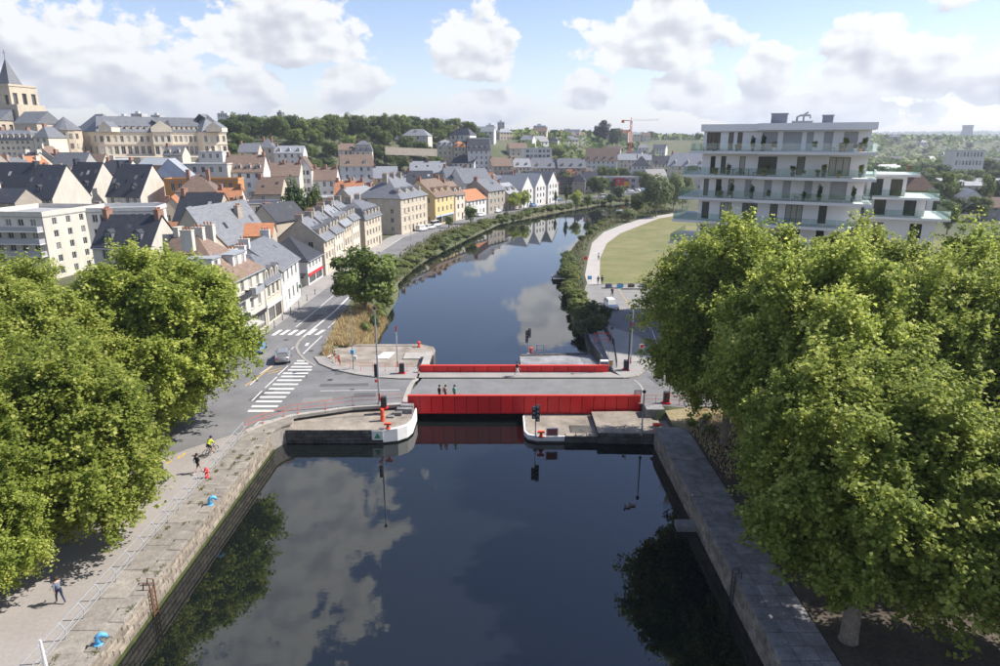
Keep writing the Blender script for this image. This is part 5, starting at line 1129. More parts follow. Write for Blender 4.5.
# big plane trees beside the basin: three different crowns
BIG = []
def spray_mesh(name, boughs, twigs, per, size, mat, seed, spread=.30, shell=(.42,.80)):
    rng = np.random.default_rng(seed); i = np.arange(boughs)+.5; ph = np.arccos(1-2*i/boughs); th = np.pi*(1+5**.5)*i
    d = np.stack([np.cos(th)*np.sin(ph), np.sin(th)*np.sin(ph), np.cos(ph)],-1)+rng.normal(size=(boughs,3))*.16; d /= np.linalg.norm(d,axis=1,keepdims=True)
    c = d*rng.uniform(*shell, boughs)[:,None]; br_ = spread*rng.uniform(.7,1.25,boughs)
    tb = np.repeat(np.arange(boughs), twigs); nt_ = len(tb)
    td = rng.normal(size=(nt_,3)); td /= np.linalg.norm(td,axis=1,keepdims=True); td = td*.8+d[tb]*.55+np.array([0,0,.15]); td /= np.linalg.norm(td,axis=1,keepdims=True)
    tl = br_[tb]*rng.uniform(.55,1.25,nt_)
    k = np.repeat(np.arange(nt_), per); n = len(k)
    f = rng.uniform(.35,1.0,n)**.7; lat = rng.normal(size=(n,3))*(.022+.020*(1-f))[:,None]
    p = c[tb[k]]+td[k]*(tl[k]*f)[:,None]+lat; p[:,2] -= .05*f*f
    nn = td[k]*.35+np.array([0,0,1.05])+rng.normal(size=(n,3))*.50; nn /= np.linalg.norm(nn,axis=1,keepdims=True)
    var = .40+rng.uniform(-.14,.14,boughs)[tb[k]]+rng.uniform(-.20,.20,nt_)[k]+rng.normal(size=n)*.19
    return leaves_mesh(name, p, nn, size, var, mat, rng, .9), c
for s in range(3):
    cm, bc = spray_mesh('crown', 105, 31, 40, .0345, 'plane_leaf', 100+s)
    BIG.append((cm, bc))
def big_tree(label, x, y, h, rx, rz, kind, rot=0, size=1, trunk=.36):
    t = thing('plane_tree', label, 'tree', (x,y,GZ(x,y)-.02 if abs(GZ(x,y)) < 3 else 0), rot, 'plane trees beside the basin')
    cm, bc = BIG[kind]; zc_ = h-rz
    o = link('crown', cm, t, (0,0,zc_)); o.scale = (rx,rx,rz); tag(o, kind='stuff')
    tips = [(c[0]*rx*.9, c[1]*rx*.9, zc_+c[2]*rz*.9) for c in bc[::3]]
    me_ = trunk_mesh('trunk', trunk, max(2.2, zc_-rz*.55), tips, kind); link('trunk', me_, t)
    return t
big_tree('plane tree left of the basin whose crown reaches over the zebra crossing', -31.0,57.6,17.8,8.6,8.4,0,.3)
big_tree('plane tree at the left edge, nearest the camera, leaning over the promenade', -29.0,39.5,15.0,7.0,7.3,1,1.1)
big_tree('plane tree behind, filling the left edge of the view', -40,50,19.0,7.2,8.2,2,2.0)
big_tree('plane tree in the middle of the left group', -36.0,48.0,16.8,7.2,7.6,0,5.2)
big_tree('small low plane crown at the bottom left corner', -30.0,32.8,10.4,4.6,5.0,2,4.0)
big_tree('plane tree with visible trunk at the bottom right', 18.9,30.2,16.8,6.8,7.0,1,.4,trunk=.48)
big_tree('plane tree on the right quay, second from the bottom', 20.8,41.5,20.6,7.2,8.8,0,1.9)
big_tree('plane tree on the right quay nearest the bridge', 20.0,54.5,20.6,7.9,9.0,2,3.3)
big_tree('plane tree at the right edge of the view behind the quay row', 30.5,41,20.0,7.6,8.8,1,5.0)
big_tree('plane tree in front of the terraced flats on the right', 30.0,54.0,20.2,7.4,8.7,0,4.4)
big_tree('plane tree at the bottom right corner', 27.0,27.5,15.2,6.6,6.8,2,2.6)
big_tree('plane tree at the far right below the industrial hall', 40.0,51,21.0,7.8,9.0,1,2.2)
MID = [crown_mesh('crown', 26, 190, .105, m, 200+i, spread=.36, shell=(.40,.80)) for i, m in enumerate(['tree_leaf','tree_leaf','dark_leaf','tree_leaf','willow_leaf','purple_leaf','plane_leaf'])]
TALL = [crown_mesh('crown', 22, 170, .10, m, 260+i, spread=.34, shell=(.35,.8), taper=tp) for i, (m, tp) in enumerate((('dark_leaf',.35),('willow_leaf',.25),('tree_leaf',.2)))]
TM = {}
def tree(label, x, y, h, r, kind=0, lib=MID, name='tree', group='trees of the town', rz=None, base=None, cat='tree'):
    z = T(x,y) if base is None else base
    t = thing(name, label, cat, (x,y,z), (x*7.3+y*3.1) % 6.28, group)
    rz = rz or h*.42; o = link('crown', lib[kind][0], t, (0,0,h-rz)); o.scale = (r,r,rz); tag(o, kind='stuff')
    key = (lib is TALL, round(h/2))
    if key not in TM: TM[key] = trunk_mesh('trunk', .22, h*.4, [(math.cos(a)*r*.4, math.sin(a)*r*.4, h*.62) for a in (0,1.6,3.1,4.6)], int(h), 6)
    link('trunk', TM[key], t)
    return t
def tpx(label, px, zc, h, rpx, kind=0, **k):
    d_ = ray(px, 170); return tree(label, d_[0]*zc, d_[1]*zc, h, rpx*zc/F, kind, **k)
tree('large dark tree on the dry bank casting shade on the road', -21.4,103.0,11.4,6.2,1,rz=5.6)
# park wood on the hill: each tree its own
rt = random.Random(9)
for rw, (zc, a, c, st, hh) in enumerate(((318,222,300,12,10),(335,228,330,12,11),(352,300,392,12,10),(372,224,340,12.5,13),(385,318,440,12.5,11),(405,228,440,13,13.5),(428,226,446,13,15),(455,228,462,13,14),(485,290,470,14,14))):
    px = a+rt.uniform(0,5); q_ = 0
    while px < c:
        tpx('%s tree from the left in the %s row of the park wood' % (nth(q_), ['foremost','front left','front right','middle left','middle right','long middle','upper','skyline','hindmost'][rw]), px, zc+rt.uniform(-8,8), hh*rt.uniform(.8,1.2), rt.uniform(8,11.5), rt.choice([0,1,2,3,0,1]), group='trees of the park wood'); q_ += 1; px += st*rt.uniform(.7,1.2)
# cedar
x, y, _ = PZ(415,140,440); cd = thing('cedar', 'flat topped dark cedar rising above the park wood', 'tree', (x,y,T(x,y)))
zt = PZ(415,116,440)[2]-T(x,y); b = MB(); b.tube([(0,0,-1),(.3,0,zt*.5),(0,0,zt)],[.7,.5,.2],7); b.build('trunk', ML['bark'], cd)
rg = np.random.default_rng(4); cc = []
for k_ in range(17):
    zz = zt-.5-11*(k_/16)**1.15; r_ = rg.uniform(2.2,4.2); n = 130; ox, oy = rg.normal(size=2)*(1.0+3.2*min(1,k_/7)); a = rg.uniform(0,6.28,n); q = np.sqrt(rg.uniform(.02,1,n))*r_; cc.append(np.stack([ox+np.cos(a)*q, oy+np.sin(a)*q, zz-q*.16+rg.normal(size=n)*.5],-1))
cc = np.concatenate(cc); nn = rg.normal(size=cc.shape)*.35+np.array([0,0,1]); nn /= np.linalg.norm(nn,axis=1,keepdims=True)
tag(link('crown', leaves_mesh('crown', cc, nn, 1.1, rg.uniform(.1,.6,len(cc)), 'dark_leaf', rg), cd), kind='stuff')
# trees in the town
for lab, px, zc, h, rp, kd, lib in (('tall dark conifer beside the slate roofs',291,147,19.5,19,0,TALL),('bushy grey green tree right of the tall conifer',309,150,18,14,1,MID),('bright yellow green tree in front of the conifer',304,146,12.5,9,6,MID),('dark round bush left of the conifer',252,135,6.5,9,2,MID),('green bush between the roofs left of the conifer',240,130,5.5,7,3,MID),
    ('dark tree group left on the slope below the wood',388,300,9,9,2,MID),('dark tree group middle on the slope below the wood',400,305,10.5,9,2,MID),('rounded tree right on the slope below the wood',410,300,9,7,1,MID),('small tree above the grey roofs',398,290,7,7,0,MID),
    ('tree in the garden under the park, left',262,235,9,9,2,MID),('tree in the garden under the park, middle',276,240,9,9,0,MID),('tree in the garden under the park, right',288,245,9,8,2,MID),('hedge like tree left of the white block',318,262,8,10,0,MID),('tree beside the white block',330,258,7,7,2,MID),('light tree left of the hillside mansion',308,285,7,8,3,MID),
    ('dense round tree right of the large white building, left',497,410,12,9,2,MID),('dense round tree right of the large white building, middle',509,400,11,9,0,MID),('dense round tree right of the large white building, right',520,405,11.5,9,2,MID),('low round tree below the large white building',487,330,9,8,2,MID),('broad bush on the slope by the slate row',462,325,8,10,2,MID),('small bush on the slope by the slate row',447,330,7,7,0,MID),
    ('tall tree in the mid town, left',541,470,16,9,3,MID),('big dark tree in the mid town, middle',563,455,16,13,2,MID),('big dark tree in the mid town, right',580,450,15,12,2,MID),('light tree in the mid town behind the stepped block',556,520,15,12,3,MID),('round tree in the mid town, far right',600,520,13,10,0,MID),
    ('dark purple beech on the skyline',601,690,27,10,5,MID),('dark green tree beside the purple beech',613,700,24,9,2,MID),('tree on the skyline right of the crane',669,420,11,9,2,MID),('green tree behind the bright slate roofs',640,430,9,9,0,MID),('small tree right of the crane foot',652,410,8,8,3,MID),
    ('dark clipped tree beside the black hipped house',648,280,7,8,2,MID),('dark tree below the tall brown roofed block',620,300,8,8,2,MID),('slender dark cypress by the canal road',567,277,9.5,3.2,0,TALL),('second slender cypress by the canal road',556,276,7,2.6,0,TALL),
    ('tree among the black roofed houses, left',72,158,8,9,3,MID),('tree among the black roofed houses, middle',97,155,6,7,0,MID),('wide tree among the black roofed houses, right',132,158,8.5,16,3,MID),('yellow green tree above the white flats',32,160,7,9,6,MID),('small tree beside the white wing',160,140,7,6,6,MID)):
    tpx(lab, px, zc, h, rp, kd, lib=lib)
for i in range(5): tpx('clipped round tree in the row by the canal car park, number %s from the left' % ('one','two','three','four','five')[i], 593+i*6.5, 368+i*2, 5.2, 3.4, 0, group='clipped trees by the car park', rz=1.9)
for i, (px, zc, h, r_, kd) in enumerate(((470,215,6.5,8,3),(448,205,4,5,0),(514,258,7.5,9,6),(524,262,8,8,6),(577,268,7.5,7,6),(589,266,6,5,3),(612,285,5,6,2))):
    tpx(['brown green tree on the left bank, first from the bend','small bush tree on the left bank near the stone house','bright green tree before the white gabled houses, left','bright green tree before the white gabled houses, right','yellowing tree on the far bank','small tree right of the yellowing tree','dark shrub tree below the red building'][i], px, zc, h, r_, kd, group='trees along the left bank')
for i, (px, by, h, r_, kd) in enumerate(((656,217,17,18,4),(673,213,17,11,4),(682,211,16.5,11,4),(637,214,8.5,9,1),(628,222,5,9,4))):
    x, y = P(px, by, 0); zc = y*CP+CAMH*SP
    tree(['broad willow at the far end of the lawn','tall willow right of the broad willow','rightmost willow beside the terraced flats','dark bushy tree on the bank left of the willows','low bush on the bank beside the footpath'][i], x, y, h, r_*zc/F, kd, lib=MID, group='trees at the end of the lawn', rz=h*.46, base=0)
for i in range(34):
    px = 436+(i+rt.random())*6.2; zc = rt.choice([318,345,372,415,440,465]); d_ = ray(px,170); x, y = d_[0]*zc, d_[1]*zc
    if any((x-a)**2+(y-b_)**2 < (c*.6+1.5)**2 for a, b_, c in FOOT): zc += 18; x, y = d_[0]*zc, d_[1]*zc
    tree('round garden tree between the mid town houses, %s from the left' % nth(i), x, y, rt.uniform(9,13), rt.uniform(3.6,5.6), rt.choice([0,1,2,2,3]), group='garden trees of the mid town')
for i, (x, y) in enumerate(GARDEN): tree('garden tree among the old town roofs, %s counted from the bridge' % nth(i), x, y, rt.uniform(6,9.5), rt.uniform(2.4,3.6), rt.choice([0,1,2,3,6]), group='garden trees of the old town')
# far right woods
for zc, a, c, st, hh in ((165,880,940,22,9),(190,876,960,20,11),(225,885,1000,22,10.5),(260,874,1005,20,12),(310,880,1005,18,13),(380,876,1010,18,14),(470,880,1010,17,15)):
    px = a+rt.uniform(0,8); q_ = 0
    while px < c:
        q_ += 1; tpx('%s tree from the left in the %s row of the wooded belt at the right' % (nth(q_-1), {165:'nearest',190:'second',225:'third',260:'middle',310:'fifth',380:'sixth',470:'hindmost'}[zc]), px, zc+rt.uniform(-10,10), hh*rt.uniform(.75,1.15), rt.uniform(9,14), rt.choice([0,1,2,3,0]), group='trees of the right wooded belt'); px += st*rt.uniform(.7,1.3)
tpx('tall pale poplar in the wooded belt at the right', 949, 250, 17.5, 10, 2, lib=TALL, group='trees of the right wooded belt'); tpx('dark tree before the workshops at the right edge', 985, 118, 8, 16, 2); tpx('tall poplar at the right edge', 992, 255, 16, 9, 2, lib=TALL)
# scattered trees in the far town and on the plateau
for i in range(54):
    px = 400+(i+rt.random())*320/34 if i < 34 else 860+(i-34+rt.random())*140/20; zc = rt.uniform(420,1100) if i < 34 else rt.uniform(500,1600)
    tpx('tree among the far roofs of the town, %s from the left' % nth(i) if i < 34 else 'tree in the far plain on the right, %s from the left' % nth(i-34), px, zc, rt.uniform(8,14), rt.uniform(5,8)*500/zc*1.3, rt.choice([0,1,2,3]), group='trees among the far roofs' if i < 34 else 'trees of the far plain')
# distant woods reading as one mass
rg = np.random.default_rng(8); n = 90000
zc = 520+5200*rg.uniform(0,1,n)**1.5; px = rg.uniform(-60,1060,n); u = (px-500)/F; X = u*zc; Y = zc*.97
cl = (np.sin(X*.011+2)*np.sin(Y*.009)+.5*np.sin(X*.031)*np.cos(Y*.023)) > -.6
X, Y, zc = X[cl], Y[cl], zc[cl]; s = 4+zc*.004
cc = np.stack([X, Y, hill(X,Y)+rg.uniform(2,9,len(X))],-1); nn = rg.normal(size=cc.shape)*.5+np.array([0,-.5,.8]); nn /= np.linalg.norm(nn,axis=1,keepdims=True)
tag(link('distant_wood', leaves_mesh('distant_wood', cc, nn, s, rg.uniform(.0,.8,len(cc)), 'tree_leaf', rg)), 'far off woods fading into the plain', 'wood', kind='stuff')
# ================================================================ shrubs and grass on the banks
SH = [crown_mesh('foliage', 14, 130, .17, m, 300+i, spread=.42, shell=(.3,.75), up=.5) for i, m in enumerate(['shrub_leaf','shrub_leaf','willow_leaf','dark_leaf'])]
def along(line, step, off):
    out = []
    for (ax,ay),(bx,by) in zip(line[:-1],line[1:]):
        L = math.hypot(bx-ax,by-ay); n = max(1,int(L/step))
        for i in range(n): t = (i+rt.random())/n; out.append((ax+(bx-ax)*t-(by-ay)/L*off*rt.uniform(.3,1.3), ay+(by-ay)*t+(bx-ax)/L*off*rt.uniform(.3,1.3)))
    return out
def shrub(label, x, y, r, h, kd, group):
    z = GZ(x,y); t = thing('shrub', label, 'shrub', (x,y,z), rt.uniform(0,6), group); o = link('foliage', SH[kd][0], t, (0,0,h*.45)); o.scale = (r,r,h*.6); tag(o, kind='stuff')
    o = link('stem', STEM, t); o.scale = (1,1,h*.5); return t
sb = MB(); sb.tube([(0,0,-.3),(.03,0,.5),(0,.04,1)],[.09,.07,.03],5); STEM = sb.mesh('stem', ML['bark'])
for i, (x, y) in enumerate(along(CANAL_R[::-1][1:5]+[(16,164)], 1.9, -1.7)): shrub('bushy shrub on the right bank below the footpath, %s from the bridge' % nth(i), x, y, rt.uniform(1.2,2.2), rt.uniform(1.6,3.2), rt.choice([0,0,1,2]), 'shrubs of the right bank')
for i, (x, y) in enumerate(along([(20.5,186),(30,222),(44,262)], 6, -3)): shrub('low bush on the right bank near the river bend, %s from the near end' % nth(i), x, y, rt.uniform(.8,1.7), rt.uniform(1,2.0), rt.choice([0,1,2]), 'bushes near the river bend')
for i, (x, y) in enumerate(along(CANAL_L[5:13], 1.5, 2.4)): shrub('low shrub on the left bank below the canal road, %s from the dark tree' % nth(i), x, y, rt.uniform(1.1,2.1), rt.uniform(1.0,2.3), rt.choice([0,0,1,2]), 'shrubs of the left bank')
for i, (x, y, r_, h) in enumerate(((13.6,92.5,2.3,3.4),(15.2,96,1.8,3.0),(12.9,98.5,1.7,2.6),(14.4,101.5,1.6,2.4))): shrub(['large dark shrub behind the fenced ramp','dark shrub beside the road right of the fenced ramp','dark shrub over the water behind the ramp','shrub at the road edge beyond the ramp'][i], x, y, r_, h, 3, 'dark shrubs behind the ramp')
for i, (x, y) in enumerate(along([(-18.3,92),(-18.8,120)], 3.2, 1.2)): shrub('green shrub under the large dark tree at the water, %s from the bridge' % nth(i), x, y, rt.uniform(1.0,1.6), rt.uniform(1.4,2.4), rt.choice([1,3]), 'shrubs under the dark tree')
for i, (x, y) in enumerate(((18.3,58.8),(19.6,57.2),(20.2,60.2))): shrub('weedy green clump on the dry verge by the right landing, %s from the water' % nth(i), x, y, .7, .7, 1, 'weeds by the right landing')
def grass(name, label, poly, n, h, mat, seed, w=.10, lean=.35, zfix=None, clump=0):
    rg = np.random.default_rng(seed); xs = [p[0] for p in poly]; ys_ = [p[1] for p in poly]
    x = rg.uniform(min(xs),max(xs),n*3); y = rg.uniform(min(ys_),max(ys_),n*3); k_ = inside(x,y,poly); x, y = x[k_][:n], y[k_][:n]; 
    if clump: c_ = rg.integers(0,clump,len(x)); ky = np.array([rg.uniform(min(ys_),max(ys_)) for _ in range(clump)]); kx = np.array([rg.choice([min(xs)+.05,(min(xs)+max(xs))/2,max(xs)-.1]) for _ in range(clump)]); x = kx[c_]+rg.normal(size=len(x))*.10; y = ky[c_]+rg.normal(size=len(x))*.16
    z = ground(x,y) if zfix is None else np.full(len(x), zfix); m = len(x)
    a = rg.uniform(0,6.28,m); hh = h*rg.uniform(.5,1.2,m)*(.6+.5*(np.sin(x*1.9)*np.cos(y*1.7)+1)/2); v = np.empty((m,3,3)); dx, dy = np.cos(a)*w, np.sin(a)*w
    v[:,0] = np.stack([x-dx,y-dy,z],-1); v[:,1] = np.stack([x+dx,y+dy,z],-1); v[:,2] = np.stack([x+rg.normal(size=m)*lean*hh,y+rg.normal(size=m)*lean*hh,z+hh],-1)
    me = bpy.data.meshes.new(name); me.vertices.add(m*3); me.vertices.foreach_set('co', v.astype(np.float32).ravel()); me.loops.add(m*3); me.loops.foreach_set('vertex_index', np.arange(m*3,dtype=np.int32))
    me.polygons.add(m); me.polygons.foreach_set('loop_start', np.arange(0,m*3,3,dtype=np.int32)); me.polygons.foreach_set('loop_total', np.full(m,3,dtype=np.int32)); me.materials.append(ML[mat]); me.update(calc_edges=True)
    at = me.attributes.new('leaf','FLOAT','POINT'); at.data.foreach_set('value', np.repeat(rg.uniform(0,1,m),3).astype(np.float32)); return tag(link(name, me), label, 'grass', kind='stuff')
grass('dry_grass', 'tall straw coloured dry grass on the bank by the left landing', [(-22.3,79.8),(-19.2,86),(-17.8,88),(-18,104),(-23.5,108),(-24.2,96)], 9000, 1.0, 'dry_grass', 1, .09)
grass('bank_grass', 'rough green grass along the left bank', [(-25,112),(-19,112),(-21,134),(-17.6,164),(-9.5,200),(0,237),(20,273),(46,312),(66,327),(60,336),(38,312),(4,256),(-9,228),(-19,200),(-24,166)], 14000, .8, 'bank_grass', 2, .14)
grass('bank_grass', 'rough dry grass along the right bank', [(13.5,100),(12.8,140),(16.5,164),(21,186),(31,222),(45,262),(64,300),(72,262),(50,238),(38,219),(30,200),(23.6,178),(19.4,151),(16.6,133),(15.4,118)], 11000, .7, 'bank_grass', 3, .13)
grass('quay_weeds', 'small weed tufts growing in the joints of the left quay', [(-23.3,14),(-21.3,14),(-21.3,57),(-23.3,57)], 1500, .12, 'bank_grass', 6, .035, .8, .05, 60)
grass('dry_grass', 'dry straw verge beside the right landing', [(17.7,57.4),(19.6,63.0),(24,62),(24,50),(18.2,48)], 2200, .35, 'dry_grass', 4, .06)
# ================================================================ railings, posts and quay fittings
def railing(label, line, z, h, step, rails, m, r=.025, name='railing', group=None, foot=True, zf=None):
    x0, y0 = line[0]; t = thing(name, label, 'railing', (x0,y0,z), 0, group)
    pm = MB(); pm.tube([(0,0,0),(0,0,h)], r, 5)
    if foot: pm.box(-.07,.07,-.07,.07,0,.05)
    me_ = pm.mesh('post', ML[m]); pts = strip(line, 0, 0, 0, step, 0)
    for x, y, a, l in pts: link('post', me_, t, (x-math.cos(a)*l/2-x0, y-math.sin(a)*l/2-y0, 0))
    x, y, a, l = pts[-1]; link('post', me_, t, (line[-1][0]-x0, line[-1][1]-y0, 0))
    for f in rails:
        b = MB(); b.tube([(px-x0,py-y0,h*f) for px,py in line], r*.85, 5); b.build('rail', ML[m], t)
    return t
railing('thin red railing along the left bridge approach above the landing', [(x+.05,y+.15) for x,y in RAILPTS], .10, .95, 2.15, (1.0,.55), 'orange_red', .022)
railing('thin red railing behind the pavement left of the bridge', [(-21.7,79.9),(-19.3,76.2),(-16.4,74.3),(-13.5,74.1),(-9.6,74.0)], .13, .95, 1.5, (1.0,.55), 'orange_red', .018)
railing('thin red railing right of the bridge end', [(14.9,64.2),(17.2,64.0),(19.6,63.7),(24,62.8)], .02, .95, 1.5, (1.0,.55), 'orange_red', .022)
# grey promenade railing with bowed posts and three rails
pr = thing('railing', 'grey steel promenade railing with bowed posts along the left quay', 'railing', (-23.6,57,.03))
pm = MB(); pm.tube([(0,0,0),(.10,0,.35),(.08,0,.7),(-.12,0,1.0),(-.2,0,1.05)], .035, 6); me_ = pm.mesh('post', ML['galvanised'])
for i in range(26): link('post', me_, pr, (0,-.4-i*1.65,0))
for dx, z in ((.12,.36),(.10,.68),(-.16,1.03)):
    b = MB(); b.tube([(dx,0,z),(dx,-44,z)], .028, 6); b.build('rail', ML['galvanised'], pr)
for i, (px, py) in enumerate(((215,505),(105,645))):
    x, y = P(px,py); t = thing('mooring_bollard', ['light blue curved mooring bollard halfway along the left quay','light blue curved mooring bollard at the bottom left'][i], 'bollard', (x-.35,y,.04), .4, 'blue mooring bollards')
    b = MB(); b.tube([(0,0,0),(0,0,.45),(.06,0,.68),(.30,0,.80),(.55,0,.66),(.62,0,.42)],[.24,.20,.20,.20,.17,.10],10); t.scale = (.72,.72,.72); b.build('horn', ML['blue_paint'], t, smooth=True); b = MB(); b.lathe([(.34,0),(.34,.06),(.26,.10)],12); b.build('base', ML['blue_paint'], t)
def bollard(label, x, y, z, s=1.0, m='orange_red', kind=0):
    t = thing('mooring_bollard', label, 'bollard', (x,y,z), 0, 'red mooring bollards')
    b = MB(); b.lathe([(.26*s,0),(.26*s,.07*s),(.15*s,.12*s),(.14*s,.42*s),(.17*s,.48*s)],12); b.build('shaft', ML[m], t)
    b = MB(); b.box(-.34*s,.34*s,-.15*s,.15*s,.46*s,.62*s) if kind == 0 else b.lathe([(.17*s,.48*s),(.26*s,.54*s),(.24*s,.66*s),(.1*s,.7*s)],12); b.build('head', ML[m], t)
for lab, px, py, z, s, k_ in (('red bollard on the left landing beside the green triangle sign',388,429,-.5,1.0,0),('red bollard at the foot of the boat signal on the right landing',541,437,-1.22,1.0,0),('red bollard at the corner of the right quay',657,431,-.76,1.25,0),('red bollard at the far edge of the upper left landing',419,346.5,-.2,1.0,1),('red bollard on the upper right landing beside the white sign',531,352.5,-.9,1.0,1)):
    x, y = P(px,py,z); bollard(lab, x, y, z, s, kind=k_)
x, y = P(382.5,420.5,-.5); t = thing('marker_post', 'short fat red post on the left landing', 'post', (x,y,-.5)); b = MB(); b.lathe([(.2,0),(.2,1.15),(.14,1.25)],10); b.build('shaft', ML['orange_red'], t); b = MB(); b.lathe([(.27,0),(.27,.08)],10); b.build('base', ML['orange_red'], t)
x, y = P(207,478); t = thing('hydrant', 'small red hydrant on the promenade beside the railing', 'hydrant', (x,y,.03)); b = MB(); b.lathe([(.17,0),(.17,.08),(.12,.1),(.13,.62),(.16,.66),(.14,.78),(.04,.86)],12); b.tube([(-.26,0,.52),(.26,0,.52)],.06,8); b.build('body', ML['red_paint'], t, smooth=True); b = MB(); b.lathe([(.03,.86),(.03,.92)],6); b.build('cap', ML['red_trim'], t)
# rusty ladder on the left quay face, dark ladder on the right quay face
for i, (x, y, sg, m, lab) in enumerate(((-21.15,34.6,1,'rust','rusty iron ladder on the left quay wall'),(14.56,35.6,-1,'dark_metal','dark iron ladder on the right quay wall'))):
    t = thing('quay_ladder', lab, 'ladder', (x,y,.05))
    b = MB()
    for dy in (-.24,.24): b.tube([(-.35*sg,dy,.02),(-.3*sg,dy,.45),(.05*sg,dy,.38),(.05*sg,dy,-2.1)],.04,6)
    b.build('stringer', ML[m], t)
    rb = MB(); rb.tube([(.05*sg,-.24,0),(.05*sg,.24,0)],.03,5); me_ = rb.mesh('rung', ML[m])
    for k_ in range(7): link('rung', me_, t, (0,0,-.1-k_*.29))
# lamp posts and masts: foot pixel, top pixel
def mast(label, px, py, ytop, z=0, r=.09, m='grey_pole', arm=0, name='lamp_post', head=True, group=None):
    x, y = P(px,py,z); h = topz(x,y,ytop)-z; t = thing(name, label, 'lamp post' if head else 'pole', (x,y,z), 0, group)
    b = MB(); b.tube([(0,0,0),(0,0,1.0),(0,0,h)],[r*1.25,r,r*.6],8); b.build('pole', ML[m], t); b = MB(); b.lathe([(r*2.2,0),(r*2.0,.12),(r*1.3,.2)],10); b.build('base', ML[m], t)
    if arm:
        b = MB(); b.tube([(0,0,h-.05),(arm*.5,0,h+.18),(arm,0,h+.2)],r*.5,6); b.build('arm', ML[m], t); b = MB(); b.box(arm-.25,arm+.35,-.12,.12,h+.14,h+.26); o = b.build('lamp_head', ML[m], t); b = MB(); b.box(arm-.2,arm+.3,-.1,.1,h+.11,h+.138); b.build('lamp_glass', ML['lamp_glass'], o)
    elif head: b = MB(); b.lathe([(r*.8,h-.05),(.16,h+.02),(.18,h+.22),(.05,h+.3)],8); b.build('lamp_head', ML['dark_metal'], t)
    return t, h
t, h = mast('grey pole with a blue box beside the dry grass', 353.5,369,313,.1,.06,head=True)
b = MB(); b.box(-.2,.2,-.18,.16,1.9,2.4); b.build('blue_box', ML['blue_paint'], t); b = MB(); b.box(.15,.45,-.12,.1,1.2,1.65); b.build('white_box', ML['white_paint'], t)
t, h = mast('tall grey mast left of the bridge carrying a street lamp', 379.5,404,309,.1,.10,head=True)
b = MB(); b.box(-.35,-.08,-.15,.15,3.0,4.3); b.build('signal_box', ML['dark_metal'], t); b = MB(); b.lathe([(.16,2.4),(.16,2.65)],8,-.2,0); b.build('beacon', ML['orange_red'], t)
mast('tall dark lamp mast at the right end of the bridge', 628,371,314,.1,.09,'dark_metal',head=True)
mast('grey mast on the right landing with white plates', 641.5,435,393,-.76,.07,'grey_pole',head=True)
mast('white lamp pole at the bottom left corner', 49,680,640,0,.09,'white_paint',head=False,name='pole')
mast('black lamp pole on the promenade under the plane tree', 163,483,390,.02,.08,'dark_metal',head=True)
x, y = P(163,483); t = thing('lamp_cabinet', 'black cabinet round the promenade lamp pole', 'cabinet', (x,y+.0,.03)); b = MB(); b.lathe([(.24,0),(.24,.1),(.19,.15),(.19,1.5),(.24,1.6),(.2,1.7)],10); b.build('casing', ML['dark_metal'], t); b = MB(); b.lathe([(.3,0),(.3,.05)],10); b.build('plinth', ML['concrete'], t)
mast('slim lamp on the lawn', 663,262,251,.02,.05,'grey_pole',arm=-1.6); mast('slim lamp at the lawn corner', 652,280,272,.02,.05,'grey_pole',head=True); mast('grey lamp beside the dark shrub behind the ramp', 611.5,345,329,0,.06,'grey_pole',head=True)
for q_, (px, py, yt) in enumerate(((411,240,214),(455,224,205),(516,212,195),(560,203,186),(596,196,180))): mast('slim street lamp on the canal road, %s from the bridge' % nth(q_), px, py, yt, 0, .06, 'grey_pole', arm=-1.2, group='street lamps of the canal road')
for q_, (px, py) in enumerate(((259.5,342.5),(270,334),(278,327),(286,320),(294,313.5),(302,307),(310,300.5),(318,294.5))):
    x, y = P(px,py,.13); t = thing('pavement_bollard', 'dark metal post at the kerb before the houses, %s from the shop corner' % nth(q_), 'bollard', (x-.5,y,.13), 0, 'posts along the kerb')
    b = MB(); b.lathe([(.06,0),(.055,.85),(.075,.88),(.06,.98),(.02,1.02)],8); b.build('shaft', ML['dark_metal'], t); b = MB(); b.lathe([(.1,0),(.1,.06)],8); b.build('collar', ML['dark_metal'], t)
# raised barriers: striped boom standing upright in a black cabinet
def barrier(label, px, py, ytop, z=.1, dx=0):
    x, y = P(px,py,z); h = topz(x,y,ytop)-z; t = thing('road_barrier', label, 'barrier', (x,y,z), 0, 'raised road barriers')
    b = MB(); b.cbox(-.28,.28,-.25,.25,.12,1.25,.05); b.build('cabinet', ML['dark_metal'], t); b = MB(); b.box(-.4,.4,-.35,.35,0,.12); b.build('base_frame', ML['red_paint'], t)
    n = max(6, int((h-.9)/.7)); bo = bpy.data.objects.new('boom', None); COL.objects.link(bo); bo.parent = t
    for i in range(n):
        z0 = .9+(h-.9)*i/n; b = MB(); b.box(dx-.07,dx+.07,-.33,-.27,z0,z0+(h-.9)/n); b.build('boom_band', ML['white_paint' if i % 6 else 'red_trim'], bo)
barrier('raised white barrier boom at the near left corner of the bridge', 384,408,355,.1,-.35)
barrier('raised white barrier boom at the far left corner of the bridge', 402,373.5,325,.1,-.42); barrier('raised white barrier boom at the far right corner of the bridge', 626,370,309,.1,.42); barrier('raised white barrier boom right of the bridge beside the plane trees', 666,403,369,.05,.2)
